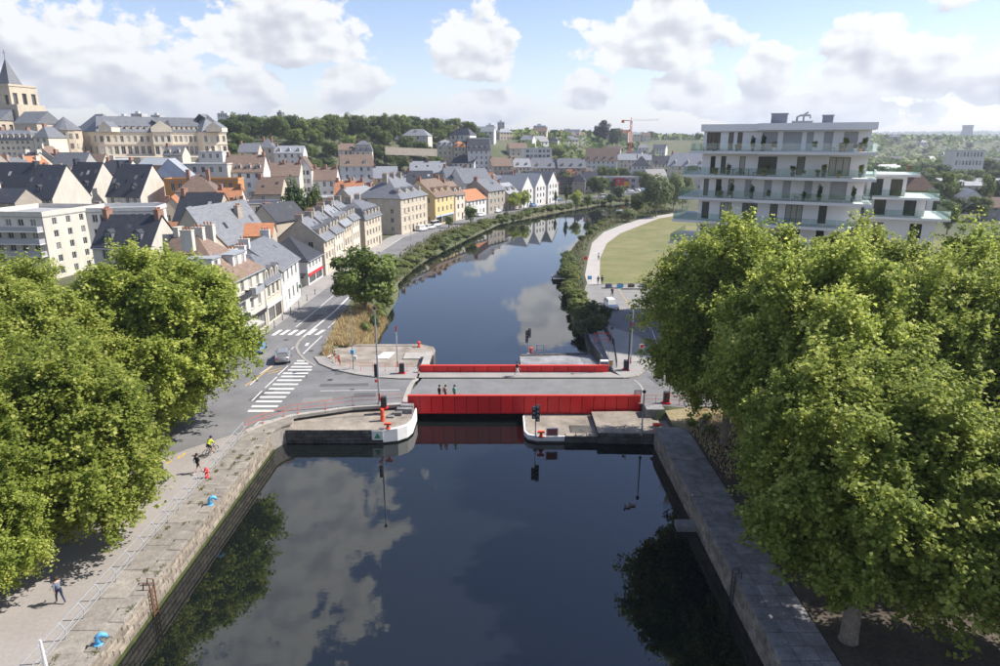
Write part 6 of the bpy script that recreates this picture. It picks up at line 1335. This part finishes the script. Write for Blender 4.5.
# boat signals: two columns of black lamps on a pole
def boat_signal(label, px, py, ytop, z, cols):
    x, y = P(px,py,z); h = topz(x,y,ytop)-z; t = thing('boat_signal', label, 'signal', (x,y,z), 0, 'boat signals')
    b = MB(); b.tube([(0,0,0),(0,0,h-.2)],.06,8); b.build('pole', ML['galvanised'], t); b = MB(); b.box(-.2,.2,-.2,.2,0,.08); b.build('foot', ML['galvanised'], t)
    for cx, n, off in cols:
        hd = bpy.data.objects.new('signal_head', None); COL.objects.link(hd); hd.parent = t
        for i in range(n):
            z0 = h-.42*(i+1)-off; b = MB(); b.cbox(cx-.17,cx+.17,-.16,.10,z0,z0+.38,.03); b.build('lamp_housing', ML['dark_metal'], hd)
            b = MB(); b.tube([(cx,-.165,z0+.19),(cx,-.30,z0+.21)],.13,10,cap=False); b.build('hood', ML['rubber'], hd); b = MB(); b.lathe([(.11,0),(.02,.03)],10); o = b.build('lens', ML['lamp_glass'], hd, (cx,-.17,z0+.19)); o.rotation_euler = (math.pi/2,0,0)
boat_signal('black boat signal with two columns of lamps on the right landing', 535.5,437,404.5,-1.22,((-.2,3,.15),(.2,4,.0)))
boat_signal('black boat signal on the upper right landing', 528,354,328,-.95,((-.18,4,0.3),(.18,3,0)))
# signs
def board(label, x, y, z, w, h, zc_, m, post=True, frame=None, name='sign', yaw=0, col2=None):
    t = thing(name, label, 'sign', (x,y,z), yaw); b = MB(); b.box(-w/2,w/2,-.03,.03,zc_,zc_+h); o = b.build('board', ML[frame or m], t)
    if frame: b = MB(); b.box(-w/2+.1,w/2-.1,-.045,-.032,zc_+.1,zc_+h-.1); b.build('sign_face', ML[m], o)
    if post:
        for q in (-w*.35,w*.35): b = MB(); b.tube([(q,.05,0),(q,.05,zc_+h)],.03,5); b.build('post', ML['galvanised'], t)
mk('sign_text', (.33,.10,.09), var=.5, scale=9, stretch=(1,1,6))
x, y = P(552,437.5,-1.22); board('white framed red notice board on the right landing', x, y, -1.22, 1.15, .85, .15, 'sign_text', True, 'white_paint')
x, y = P(540,353,-.95); board('white sign with pale red border on the upper right landing', x, y, -.95, 1.0, .85, .35, 'white_paint', True, 'shutter')
x, y = P(610.5,370,.1); board('small yellow notice on a grey box beside the ramp', x, y, .1, .55, .75, .5, 'shop_yellow', True, 'white_paint')
x, y = P(641,362,.1); board('small white and red road sign on the pavement wedge', x, y, .1, .6, .6, 1.7, 'red_trim', True, 'white_paint')
x, y = P(636.5,408,-.76); board('white sign plate at the right end of the bridge girder', x, y-.3, -.76, .8, .65, 1.5, 'white_paint', True, 'shutter')
x, y = P(301,298,.13); board('green and white pharmacy style sign on the pavement', x, y, .13, .5, .7, 1.7, 'sign_green', True, 'white_paint')
mk('sign_yellow', (.7,.35,.02)); x, y = P(626,193); board('round yellow advertising sign at the car park', x, y, 0, 2.4, 2.4, 3.5, 'sign_yellow', True, 'sign_yellow')
for lab, px, py, m in (('blue notice board at the start of the footpath',589.5,282,'blue_paint'),('red and white life ring post by the footpath',585.5,262,'red_trim'),('orange marker beside the far footpath',626.5,220,'orange_red')): x, y = P(px,py); board(lab, x, y, 0, .8, .7, .5, m, True, m)
# painted planter blocks before the lawn
for i, (px, m, c) in enumerate(((608.5,'cloth_grey','grey'),(620,'blue_paint','blue'),(631,'tile_brown','brown'),(642.5,'shutter','pale'))):
    x, y = P(px,288); t = thing('planter_box', '%s square planter box before the lawn' % c, 'planter', (x,y,.02), 0, 'planter boxes before the lawn')
    b = MB(); b.cbox(-.55,.55,-.4,.4,0,.75,.04); b.build('box', ML[m], t); b = MB(); b.box(-.6,.6,-.45,.45,.752,.80); b.build('rim', ML['cloth_grey'], t); b = MB(); b.box(-.45,.45,-.3,.3,.803,.83); b.build('soil', ML['earth'], t)
b = MB(); x, y = P(635,289.5); b.box(-2.4,2.4,-.2,.2,0,.3); t = tag(b.build('concrete_kerb_block', ML['concrete'], None, (x,y,.02)), 'long low concrete block at the lawn edge', 'block')
# red frames and dark fence around the ramp
railing('dark metal fence along the right side of the canal ramp', [(13.9,75.2),(15.0,84),(14.8,91)], -.3, 1.35, .28, (1.0,.1), 'dark_metal', .032, name='fence'); railing('dark metal fence along the water side of the ramp', [(12.6,76.5),(12.0,84.2),(12.2,91)], -.6, 1.3, .28, (1.0,.1), 'dark_metal', .032, name='fence')
t = thing('ramp_gate', 'red tubular gate frame on the ramp', 'gate', (12.6,85.5,-.35)); b = MB(); b.tube([(0,0,0),(0,0,1.8),(2.0,0,1.8),(2.0,0,0)],.06,6); b.build('frame', ML['orange_red'], t); b = MB(); b.tube([(0,0,.9),(2.0,0,.9)],.035,6); b.build('cross_bar', ML['orange_red'], t)
x, y = P(604,367,.0); t = thing('control_box', 'white control cabinet at the right end of the bridge', 'cabinet', (x,y,-.1)); b = MB(); b.cbox(-.5,.5,-.3,.3,0,.95,.05); b.build('casing', ML['white_paint'], t); b = MB(); b.box(-.42,.42,-.32,-.305,.1,.85); b.build('door', ML['shutter'], t)
# hedge and raised small jetty on the right bank
jx, jy = 12.6,140; t = thing('jetty', 'small grey wooden jetty on the right bank', 'jetty', (11.6,136,-1.4)); 
for i in range(9): b = MB(); b.box(-.6,2.2,i*.55,i*.55+.5,0,.1); b.build('plank', ML['quay_slab'], t)
b = MB(); b.box(-.5,-.3,.2,.4,-1.5,0); b.box(-.5,-.3,4.4,4.6,-1.5,0); b.build('pile', ML['dark_stone'], t)
# ================================================================ vehicles
TYRE = {}
def car(label, x, y, heading, m, z=.02, s=1.0, group='cars', van=False):
    t = thing('car', label, 'van' if van else 'car', (x,y,z), heading, group); t.scale = (s,s,s)
    L = 2.1; hw = .88
    st = [(-L,.60,.45,.70,.62),(-L+.08,.80,.34,.93,.70),(-1.4,hw,.30,.98,.78),(-.5,hw,.28,.97,.80),(.6,hw,.28,.95,.80),(1.05,hw,.30,.90,.76),(1.7,.84,.32,.80,.70),(L-.1,.76,.34,.68,.62),(L,.55,.42,.58,.5)]
    if van: st = [(a,b_,c,d*1.08,e) for a,b_,c,d,e in st]
    b = MB(); n = 8
    for xx, w, z0, z1, wt in st: b.v += [(xx,-w,z0+.1),(xx,-w*.96,z0),(xx,w*.96,z0),(xx,w,z0+.1),(xx,w,z0+(z1-z0)*.62),(xx,wt,z1),(xx,-wt,z1),(xx,-w,z0+(z1-z0)*.62)]
    for i in range(len(st)-1):
        for j in range(n): b.f.append((i*n+j,i*n+(j+1)%n,(i+1)*n+(j+1)%n,(i+1)*n+j)); b.m.append(0)
    b.f += [tuple(range(n-1,-1,-1)), tuple((len(st)-1)*n+j for j in range(n))]; b.m += [0,0]
    b.f = [f[::-1] for f in b.f]; body = b.build('body', ML[m], t, smooth=True)
    top = 1.48 if not van else 1.95; x0, x1, x2, x3 = (-1.95,-1.55,.35,1.15) if not van else (-2.05,-1.95,.75,1.4)
    b = MB(); b.add([(x0,-.76,.93),(x3,-.74,.88),(x3,.74,.88),(x0,.76,.93),(x1,-.60,top-.06),(x2,-.58,top-.06),(x2,.58,top-.06),(x1,.60,top-.06)],[(0,1,5,4),(1,2,6,5),(2,3,7,6),(3,0,4,7)]); b.build('windows', ML['pane'], t)
    b = MB(); b.add([(x1-.08,-.62,top-.07),(x2+.08,-.60,top-.07),(x2+.08,.60,top-.07),(x1-.08,.62,top-.07),(x1+.15,-.5,top+.01),(x2-.15,-.48,top+.01),(x2-.15,.48,top+.01),(x1+.15,.5,top+.01)],[(0,3,2,1),(4,5,6,7),(0,1,5,4),(1,2,6,5),(2,3,7,6),(3,0,4,7)]); 
    for sy in (-1,1): b.tube([(x0+.02,.765*sy,.93),(x1,.61*sy,top-.06)],.045,4); b.tube([(-.55,.765*sy,.92),(-.55,.605*sy,top-.06)],.04,4); b.tube([(x3,.745*sy,.88),(x2,.59*sy,top-.06)],.04,4)
    b.build('roof', ML[m], t)
    if 'w' not in TYRE:
        q = MB(); q.tube([(0,-.1,0),(0,.1,0)],.32,14); TYRE['w'] = q.mesh('tyre', ML['rubber']); q = MB(); q.tube([(0,-.112,0),(0,.112,0)],.2,10); TYRE['r'] = q.mesh('rim', ML['galvanised'])
    for sx in (-1.28,1.32):
        for sy in (-1,1): w = link('wheel', TYRE['w'], t, (sx,.79*sy,.32)); link('rim', TYRE['r'], w)
    for sy in (-1,1):
        b = MB(); b.box(2.0,2.06,.48*sy-.16,.48*sy+.16,.56,.68); b.build('headlight', ML['lamp_glass'], t); b = MB(); b.box(-2.09,-2.0,.6*sy-.12,.6*sy+.12,.68,.88); b.build('tail_light', ML['red_trim'], t)
        b = MB(); b.box(.75,.92,.86*sy,1.0*sy,.92,1.04) if sy > 0 else b.box(.75,.92,1.0*sy,.86*sy,.92,1.04); b.build('mirror', ML[m], t)
    b = MB(); b.box(-2.10,-2.06,-.25,.25,.48,.60); b.build('number_plate', ML['white_paint'], t)
    return t
mk('car_silver', (.36,.38,.41), rough=.25, var=.03, metal=.55, spec=.6); mk('car_white', (.72,.72,.72), rough=.25, var=.03, spec=.6); mk('car_blue', (.10,.24,.46), rough=.25, var=.04, spec=.6); mk('car_red', (.55,.08,.02), rough=.25, var=.04, spec=.6); mk('car_dark', (.03,.032,.036), rough=.25, var=.04, spec=.6)
RD = math.pi/2
x, y = P(283.5,360); car('silver grey hatchback driving away towards the crossing', x, y, RD+.25, 'car_silver', group='cars on the left road')
x, y = P(258,351); car('light blue and white car parked by the shop', x, y, RD+.15, 'car_blue', group='cars on the left road')
x, y = P(611,308); car('white car parked below the lawn', x, y, -RD+.1, 'car_white', group='cars on the right')
for i, (px, py, m, hd, van, lab) in enumerate(((422,231,'car_white',1.0,True,'white van parked before the pavilion roofed stone house'),(430,229,'car_white',1.0,False,'white car parked behind the white van'),(436,226.5,'car_white',1.0,True,'second white van near the yellow house'),(480,216.5,'car_white',1.05,False,'white car passing the low white house'),(497,212.5,'car_white',1.05,False,'white car before the grey rendered house'),(505,210,'car_dark',1.05,False,'dark car before the cream house'),
    (533,206.5,'car_blue',1.05,False,'blue car before the white gabled houses'),(543,204,'car_red',1.05,False,'orange red car before the white gabled houses'),(551,202,'car_silver',1.05,False,'silver car right of the orange red car'),(558,200.5,'car_blue',1.05,False,'blue grey car at the end of the parked line'),(572,199,'car_dark',1.1,False,'dark car near the yellowing tree'),(604,198,'car_white',.2,True,'white van by the clipped trees'),(630,192,'car_white',.3,False,'white car in the canal car park'),(637,191,'car_silver',.3,False,'silver car in the canal car park'),(643,190.5,'car_blue',.3,False,'blue car in the canal car park'),(614,193,'car_dark',.3,False,'dark car in the canal car park'))):
    x, y = P(px,py); car(lab, x, y, hd, m, T(x,y)+.02, group='cars along the canal road', van=van)
for i, (px, py, m, lab) in enumerate(((943,200,'car_white','white van on the yard road at the right'),(951,207,'car_dark','dark car on the yard road at the right'),(960,213,'car_silver','silver car on the yard road at the right'))): x, y = P(px,py,0); car(lab, x, y, 1.2, m, group='cars on the right', van=i == 0)
def bicycle(label, x, y, heading, m='cloth_black', z=.03):
    t = thing('bicycle', label, 'bicycle', (x,y,z), heading, 'bicycles')
    if 'bw' not in TYRE:
        q = MB(); q.tube([(math.cos(a)*.33,0,math.sin(a)*.33) for a in np.linspace(0,2*math.pi,19)],.028,5,cap=False)
        for a in range(4): q.tube([(math.cos(a*.785)*.33,0,math.sin(a*.785)*.33),(-math.cos(a*.785)*.33,0,-math.sin(a*.785)*.33)],.006,3)
        TYRE['bw'] = q.mesh('wheel', ML['rubber'])
    for xx in (-.52,.52): link('wheel', TYRE['bw'], t, (xx,0,.34))
    b = MB(); b.tube([(-.52,0,.34),(-.18,0,.82),(.36,0,.80),(-.08,0,.30),(-.52,0,.34)],.025,5); b.tube([(-.18,0,.82),(-.08,0,.30)],.025,5); b.tube([(.52,0,.34),(.36,0,.80),(.33,0,1.0)],.025,5); b.build('frame', ML[m], t)
    b = MB(); b.tube([(.30,-.28,1.02),(.38,0,1.03),(.30,.28,1.02)],.02,5); b.build('handlebar', ML['dark_metal'], t); b = MB(); b.tube([(-.34,0,.93),(-.18,0,.95),(-.05,0,.93)],[.09,.07,.03],6); b.tube([(-.18,0,.8),(-.2,0,.93)],.018,5); b.build('saddle', ML['rubber'], t)
    return t
bicycle('black bicycle leaning by the dry grass, left one', *P(334,358), 2.2); bicycle('dark bicycle with red fork parked by the dry grass, right one', *P(339,363), 2.0, 'red_trim')
# ================================================================ people
def person(label, x, y, z, heading, top, legs, stride=.28, seat=False, hair='hair', armswing=.25, short=False, pack=None, scale=1.0):
    t = thing('person', label, 'person', (x,y,z), heading, 'people'); t.scale = (scale,)*3
    # facing +x; joints
    if not seat:
        J = {'pel':(0,0,.95),'chest':(.03,0,1.30),'neck':(.03,0,1.49),'head':(.06,0,1.60),'crown':(.06,0,1.70),
         'hl':(0,.10,.90),'hr':(0,-.10,.90),'kl':(stride*.55,.10,.50),'kr':(-stride*.25,-.10,.50),'al':(stride*.8,.10,.08),'ar':(-stride*1.1,-.10,.14),'tl':(stride*.8+.16,.11,.04),'tr':(-stride*1.1+.14,-.11,.05),
         'sl':(.02,.19,1.40),'sr':(.02,-.19,1.40),'el':(-armswing*.5,.26,1.13),'er':(armswing*.3,-.26,1.13),'wl':(-armswing*.35,.25,.90),'wr':(armswing+.05,-.24,.95),'fl':(-armswing*.3,.24,.80),'fr':(armswing+.14,-.23,.90)}
    else:
        J = {'pel':(-.18,0,1.00),'chest':(.08,0,1.30),'neck':(.16,0,1.47),'head':(.22,0,1.58),'crown':(.22,0,1.68),
         'hl':(-.15,.10,.97),'hr':(-.15,-.10,.97),'kl':(.22,.11,.80),'kr':(.16,-.11,.62),'al':(-.02,.11,.45),'ar':(-.06,-.11,.20),'tl':(.14,.11,.40),'tr':(.10,-.11,.16),
         'sl':(.10,.19,1.38),'sr':(.10,-.19,1.38),'el':(.22,.25,1.17),'er':(.22,-.25,1.17),'wl':(.33,.26,1.08),'wr':(.33,-.26,1.08),'fl':(.40,.25,1.06),'fr':(.40,-.25,1.06)}
    rad = {'pel':.135,'chest':.155,'neck':.06,'head':.10,'crown':.075,'hl':.105,'hr':.105,'kl':.062,'kr':.062,'al':.042,'ar':.042,'tl':.04,'tr':.04,'sl':.07,'sr':.07,'el':.042,'er':.042,'wl':.03,'wr':.03,'fl':.035,'fr':.035}
    E_ = [('pel','chest'),('chest','neck'),('neck','head'),('head','crown'),('pel','hl'),('pel','hr'),('hl','kl'),('hr','kr'),('kl','al'),('kr','ar'),('al','tl'),('ar','tr'),('chest','sl'),('chest','sr'),('sl','el'),('sr','er'),('el','wl'),('er','wr'),('wl','fl'),('wr','fr')]
    ks = list(J); me_ = bpy.data.meshes.new('body'); me_.from_pydata([J[k_] for k_ in ks], [(ks.index(a),ks.index(c)) for a,c in E_], [])
    o = bpy.data.objects.new('body', me_); COL.objects.link(o); md = o.modifiers.new('skin','SKIN'); 
    if not me_.skin_vertices: me_.attributes  # layer is made by the modifier
    for i, k_ in enumerate(ks):
        v = me_.skin_vertices[0].data[i]; v.radius = (rad[k_], rad[k_]*(1.25 if k_ in ('chest','pel') else 1.0)); v.use_root = (k_ == 'pel')
    o.modifiers.new('sub','SUBSURF').levels = 1
    dg = bpy.context.evaluated_depsgraph_get(); ev = o.evaluated_get(dg); nm = bpy.data.meshes.new_from_object(ev); bpy.data.objects.remove(o); bpy.data.meshes.remove(me_)
    nm.materials.clear()
    for q in ('skin', top, legs, 'cloth_white'): nm.materials.append(ML[q])
    seg = [(Vector(J[a]),Vector(J[c]),a,c) for a,c in E_]
    bm_ = {'chest':1,'pel':1}
    for p in nm.polygons:
        c = p.center; best = None
        for a, d_, na, nc in seg:
            ab_ = d_-a; tt = max(0,min(1,(c-a).dot(ab_)/max(1e-6,ab_.length_squared))); ds = (c-(a+ab_*tt)).length-rad[nc]*.6
            if best is None or ds < best[0]: best = (ds,na,nc,tt)
        _, na, nc, tt = best; mi = 0
        if (na,nc) == ('pel','chest') or nc in ('sl','sr') or na in ('sl','sr'): mi = 1
        if (na,nc) == ('chest','neck') and tt < .6: mi = 1
        if (na,nc) == ('pel','chest') and tt < .22: mi = 2
        if nc in ('hl','hr'): mi = 2
        if nc in ('kl','kr'): mi = 2 if not short or tt < .75 else 0
        if nc in ('al','ar'): mi = 0 if short else 2
        if nc in ('tl','tr'): mi = 3
        p.material_index = mi; p.use_smooth = True
    nm.name = 'body'; link('body', nm, t)
    hx, hy, hz = J['head']; hb = MB(); hb.lathe([(.112,-.02),(.122,.06),(.10,.13),(.04,.165)],10,hx-.02,hy); q = hb.build('hair', ML[hair], t, (0,0,hz), smooth=True)
    fb_ = MB(); fb_.add([(hx+.10,-.018,hz+.0),(hx+.10,.018,hz),(hx+.135,0,hz-.015),(hx+.10,0,hz+.05)],[(0,1,2),(1,3,2),(3,0,2)]); fb_.build('nose', ML['skin'], t)
    if pack: pb_ = MB(); pb_.cbox(-.28,-.11,-.15,.15,1.05,1.45,.05); pb_.build('backpack', ML[pack], t)
    return t
def pxp(label, px, py, hd, top, legs, z=.02, **k): x, y = P(px,py,z); return person(label, x, y, z, hd, top, legs, **k)
pxp('person in black walking on the near side of the bridge, left of three', 439.5,400.5,.2,'cloth_black','cloth_navy',.03)
pxp('person with an orange backpack in the middle of the three on the bridge', 445.5,400.5,.1,'cloth_grey','cloth_black',.03,pack='cloth_orange')
pxp('person in a green shirt, right of the three on the bridge', 454.5,400.5,.3,'cloth_green','cloth_navy',.03)
pxp('person in white trousers walking alone on the bridge walkway', 517,376,0.1,'cloth_black','cloth_white',.17,stride=.35)
pxp('runner in black with bare legs on the promenade', 198.5,473,.9,'cloth_black','cloth_black',.03,stride=.45,armswing=.3,short=True)
x, y = P(211,455,.03); bicycle('bicycle ridden by the person in the yellow jacket', x, y, 1.1); person('cyclist in a bright yellow jacket under the plane tree', x, y, .03, 1.1, 'cloth_yellow', 'cloth_black', seat=True, short=True, hair='cloth_navy')
pxp('person in grey walking under the near left plane tree', 61,603,2.6,'cloth_grey','cloth_navy',.03,stride=.3)
pxp('dark clothed person on the footpath, left of the pair', 598,285,1.4,'cloth_black','cloth_grey',.03); pxp('person in navy on the footpath, right of the pair', 602,284.5,1.5,'cloth_navy','cloth_black',.03)
pxp('person in a pale shirt further along the footpath', 598.5,260.5,1.6,'cloth_white','cloth_denim',.04); pxp('person in black behind the white car below the lawn', 612,297,-1.4,'cloth_black','cloth_black',.02)
pxp('person in blue beside the shop entrance', 247,337,.6,'car_blue','cloth_navy',.14); pxp('person in a yellow top beside the shop entrance', 250,335,2.6,'cloth_yellow','car_blue',.14)
# ================================================================ ducks
for i, (px, py) in enumerate(((627,507.5),(632,506))):
    x, y = P(px,py,NW); t = thing('duck', ['dark duck swimming ahead on the basin','dark duck swimming behind on the basin'][i], 'duck', (x,y,NW), 3.0, 'ducks on the basin')
    b = MB(); b.tube([(-.30,0,.10),(-.18,0,.07),(0,0,.06),(.14,0,.08),(.19,0,.18),(.22,0,.25),(.29,0,.25)],[.02,.09,.125,.09,.05,.055,.03],8); b.build('body', ML['bark'], t, smooth=True); b = MB(); b.tube([(.28,0,.245),(.36,0,.235)],[.028,.012],5); b.build('bill', ML['shop_yellow'], t)
# ================================================================ potted plants on the terraces
pa = R(0); pr_ = random.Random(3); ca, sa = math.cos(yaw), math.sin(yaw)
for i, (s, k_, h, kd, pc) in enumerate(((8.0,7,1.7,3,'white_paint'),(9.6,7,1.9,3,'cloth_grey'),(11.3,7,1.0,1,'white_paint'),(17.2,7,1.1,1,'white_paint'),(21.6,7,1.7,0,'white_paint'),(24.2,7,1.7,1,'cloth_grey'),(4.6,6,1.2,3,'cloth_grey'),(10.4,6,1.2,1,'cloth_grey'),(14.5,6,1.2,0,'cloth_grey'),(19.0,6,1.5,1,'cloth_grey'),(24.2,6,1.5,1,'cloth_grey'),(3.4,5,1.4,3,'cloth_grey'),(5.4,5,1.7,3,'cloth_grey'),(8.6,5,1.6,3,'cloth_grey'),(18.8,5,1.9,3,'cloth_grey'),(23.6,5,1.7,3,'cloth_grey'))):
    xl, yl = s*kf, -1.2; x, y = A[0]+ca*xl-sa*yl, A[1]+sa*xl+ca*yl; z = levels[k_]+.23
    t = thing('potted_plant', 'potted plant on the %s terrace of the tall flats, %s from the left' % ({7:'top',6:'second',5:'third'}[k_], nth(sum(1 for q in range(i) if [7,7,7,7,7,7,6,6,6,6,6,5,5,5,5,5][q] == k_))), 'potted plant', (x,y,z), 0, 'potted plants on the terraces')
    b = MB(); b.lathe([(.2,0),(.28,.45),(.30,.5)],10); b.build('pot', ML[pc], t); o = link('foliage', SH[kd][0], t, (0,0,.45+h*.42)); o.scale = (.42,.42,h*.5); tag(o, kind='stuff')
for i in range(22):
    k_ = (7,6,5)[i % 3]; s = rt.uniform(.8, 24.0)*kf; yl = -1.25-.9*s/aw*(1 if s > aw*.36 else .3); x, y = A[0]+ca*s-sa*yl, A[1]+sa*s+ca*yl; z = levels[k_]+.23
    if i % 4 == 3:
        t = thing('terrace_table', 'small terrace table with two chairs on the tall flats, %s set' % nth(i//4), 'table', (x,y,z), yaw, 'tables on the terraces')
        b = MB(); b.lathe([(.04,0),(.04,.7)],6); b.lathe([(.42,.7),(.42,.74)],12); b.build('table_top', ML['dark_metal'], t)
        for sx in (-.75,.75):
            b = MB(); b.box(sx-.22,sx+.22,-.22,.22,.40,.46); b.box(sx-.22 if sx < 0 else sx+.18,sx-.18 if sx < 0 else sx+.22,-.22,.22,.46,.9)
            for lx in (-.19,.19):
                for ly in (-.19,.19): b.box(sx+lx-.02,sx+lx+.02,ly-.02,ly+.02,0,.40)
            b.build('chair', ML['bark' if i % 8 < 4 else 'dark_metal'], t)
    else:
        h = rt.uniform(.5,1.2); t = thing('potted_plant', 'small potted shrub along the glass on the terraces of the tall flats, %s of these' % nth(i), 'potted plant', (x,y,z), 0, 'small potted shrubs on the terraces')
        b = MB(); b.lathe([(.16,0),(.22,.35),(.24,.4)],10); b.build('pot', ML[rt.choice(['terracotta','cloth_grey','white_paint'])], t); o = link('foliage', SH[rt.choice([0,1,3])][0], t, (0,0,.35+h*.4)); o.scale = (.38,.38,h*.5); tag(o, kind='stuff')
# ================================================================ haze
hz = MB(); hz.box(-9500,9500,-420,14500,-8,125)
m = bpy.data.materials.new('haze'); m.use_nodes = True; nt = m.node_tree; nt.nodes.clear(); out = nt.nodes.new('ShaderNodeOutputMaterial'); pv_ = nt.nodes.new('ShaderNodeVolumePrincipled')
pv_.inputs['Color'].default_value = (.80,.87,1.0,1); pv_.inputs['Density'].default_value = HAZE; pv_.inputs['Anisotropy'].default_value = .3
nt.links.new(pv_.outputs[0], out.inputs['Volume'])
if HAZE > 0:
    o = hz.build('haze', m); tag(o, 'thin bluish summer haze over the whole town', 'haze', kind='stuff')
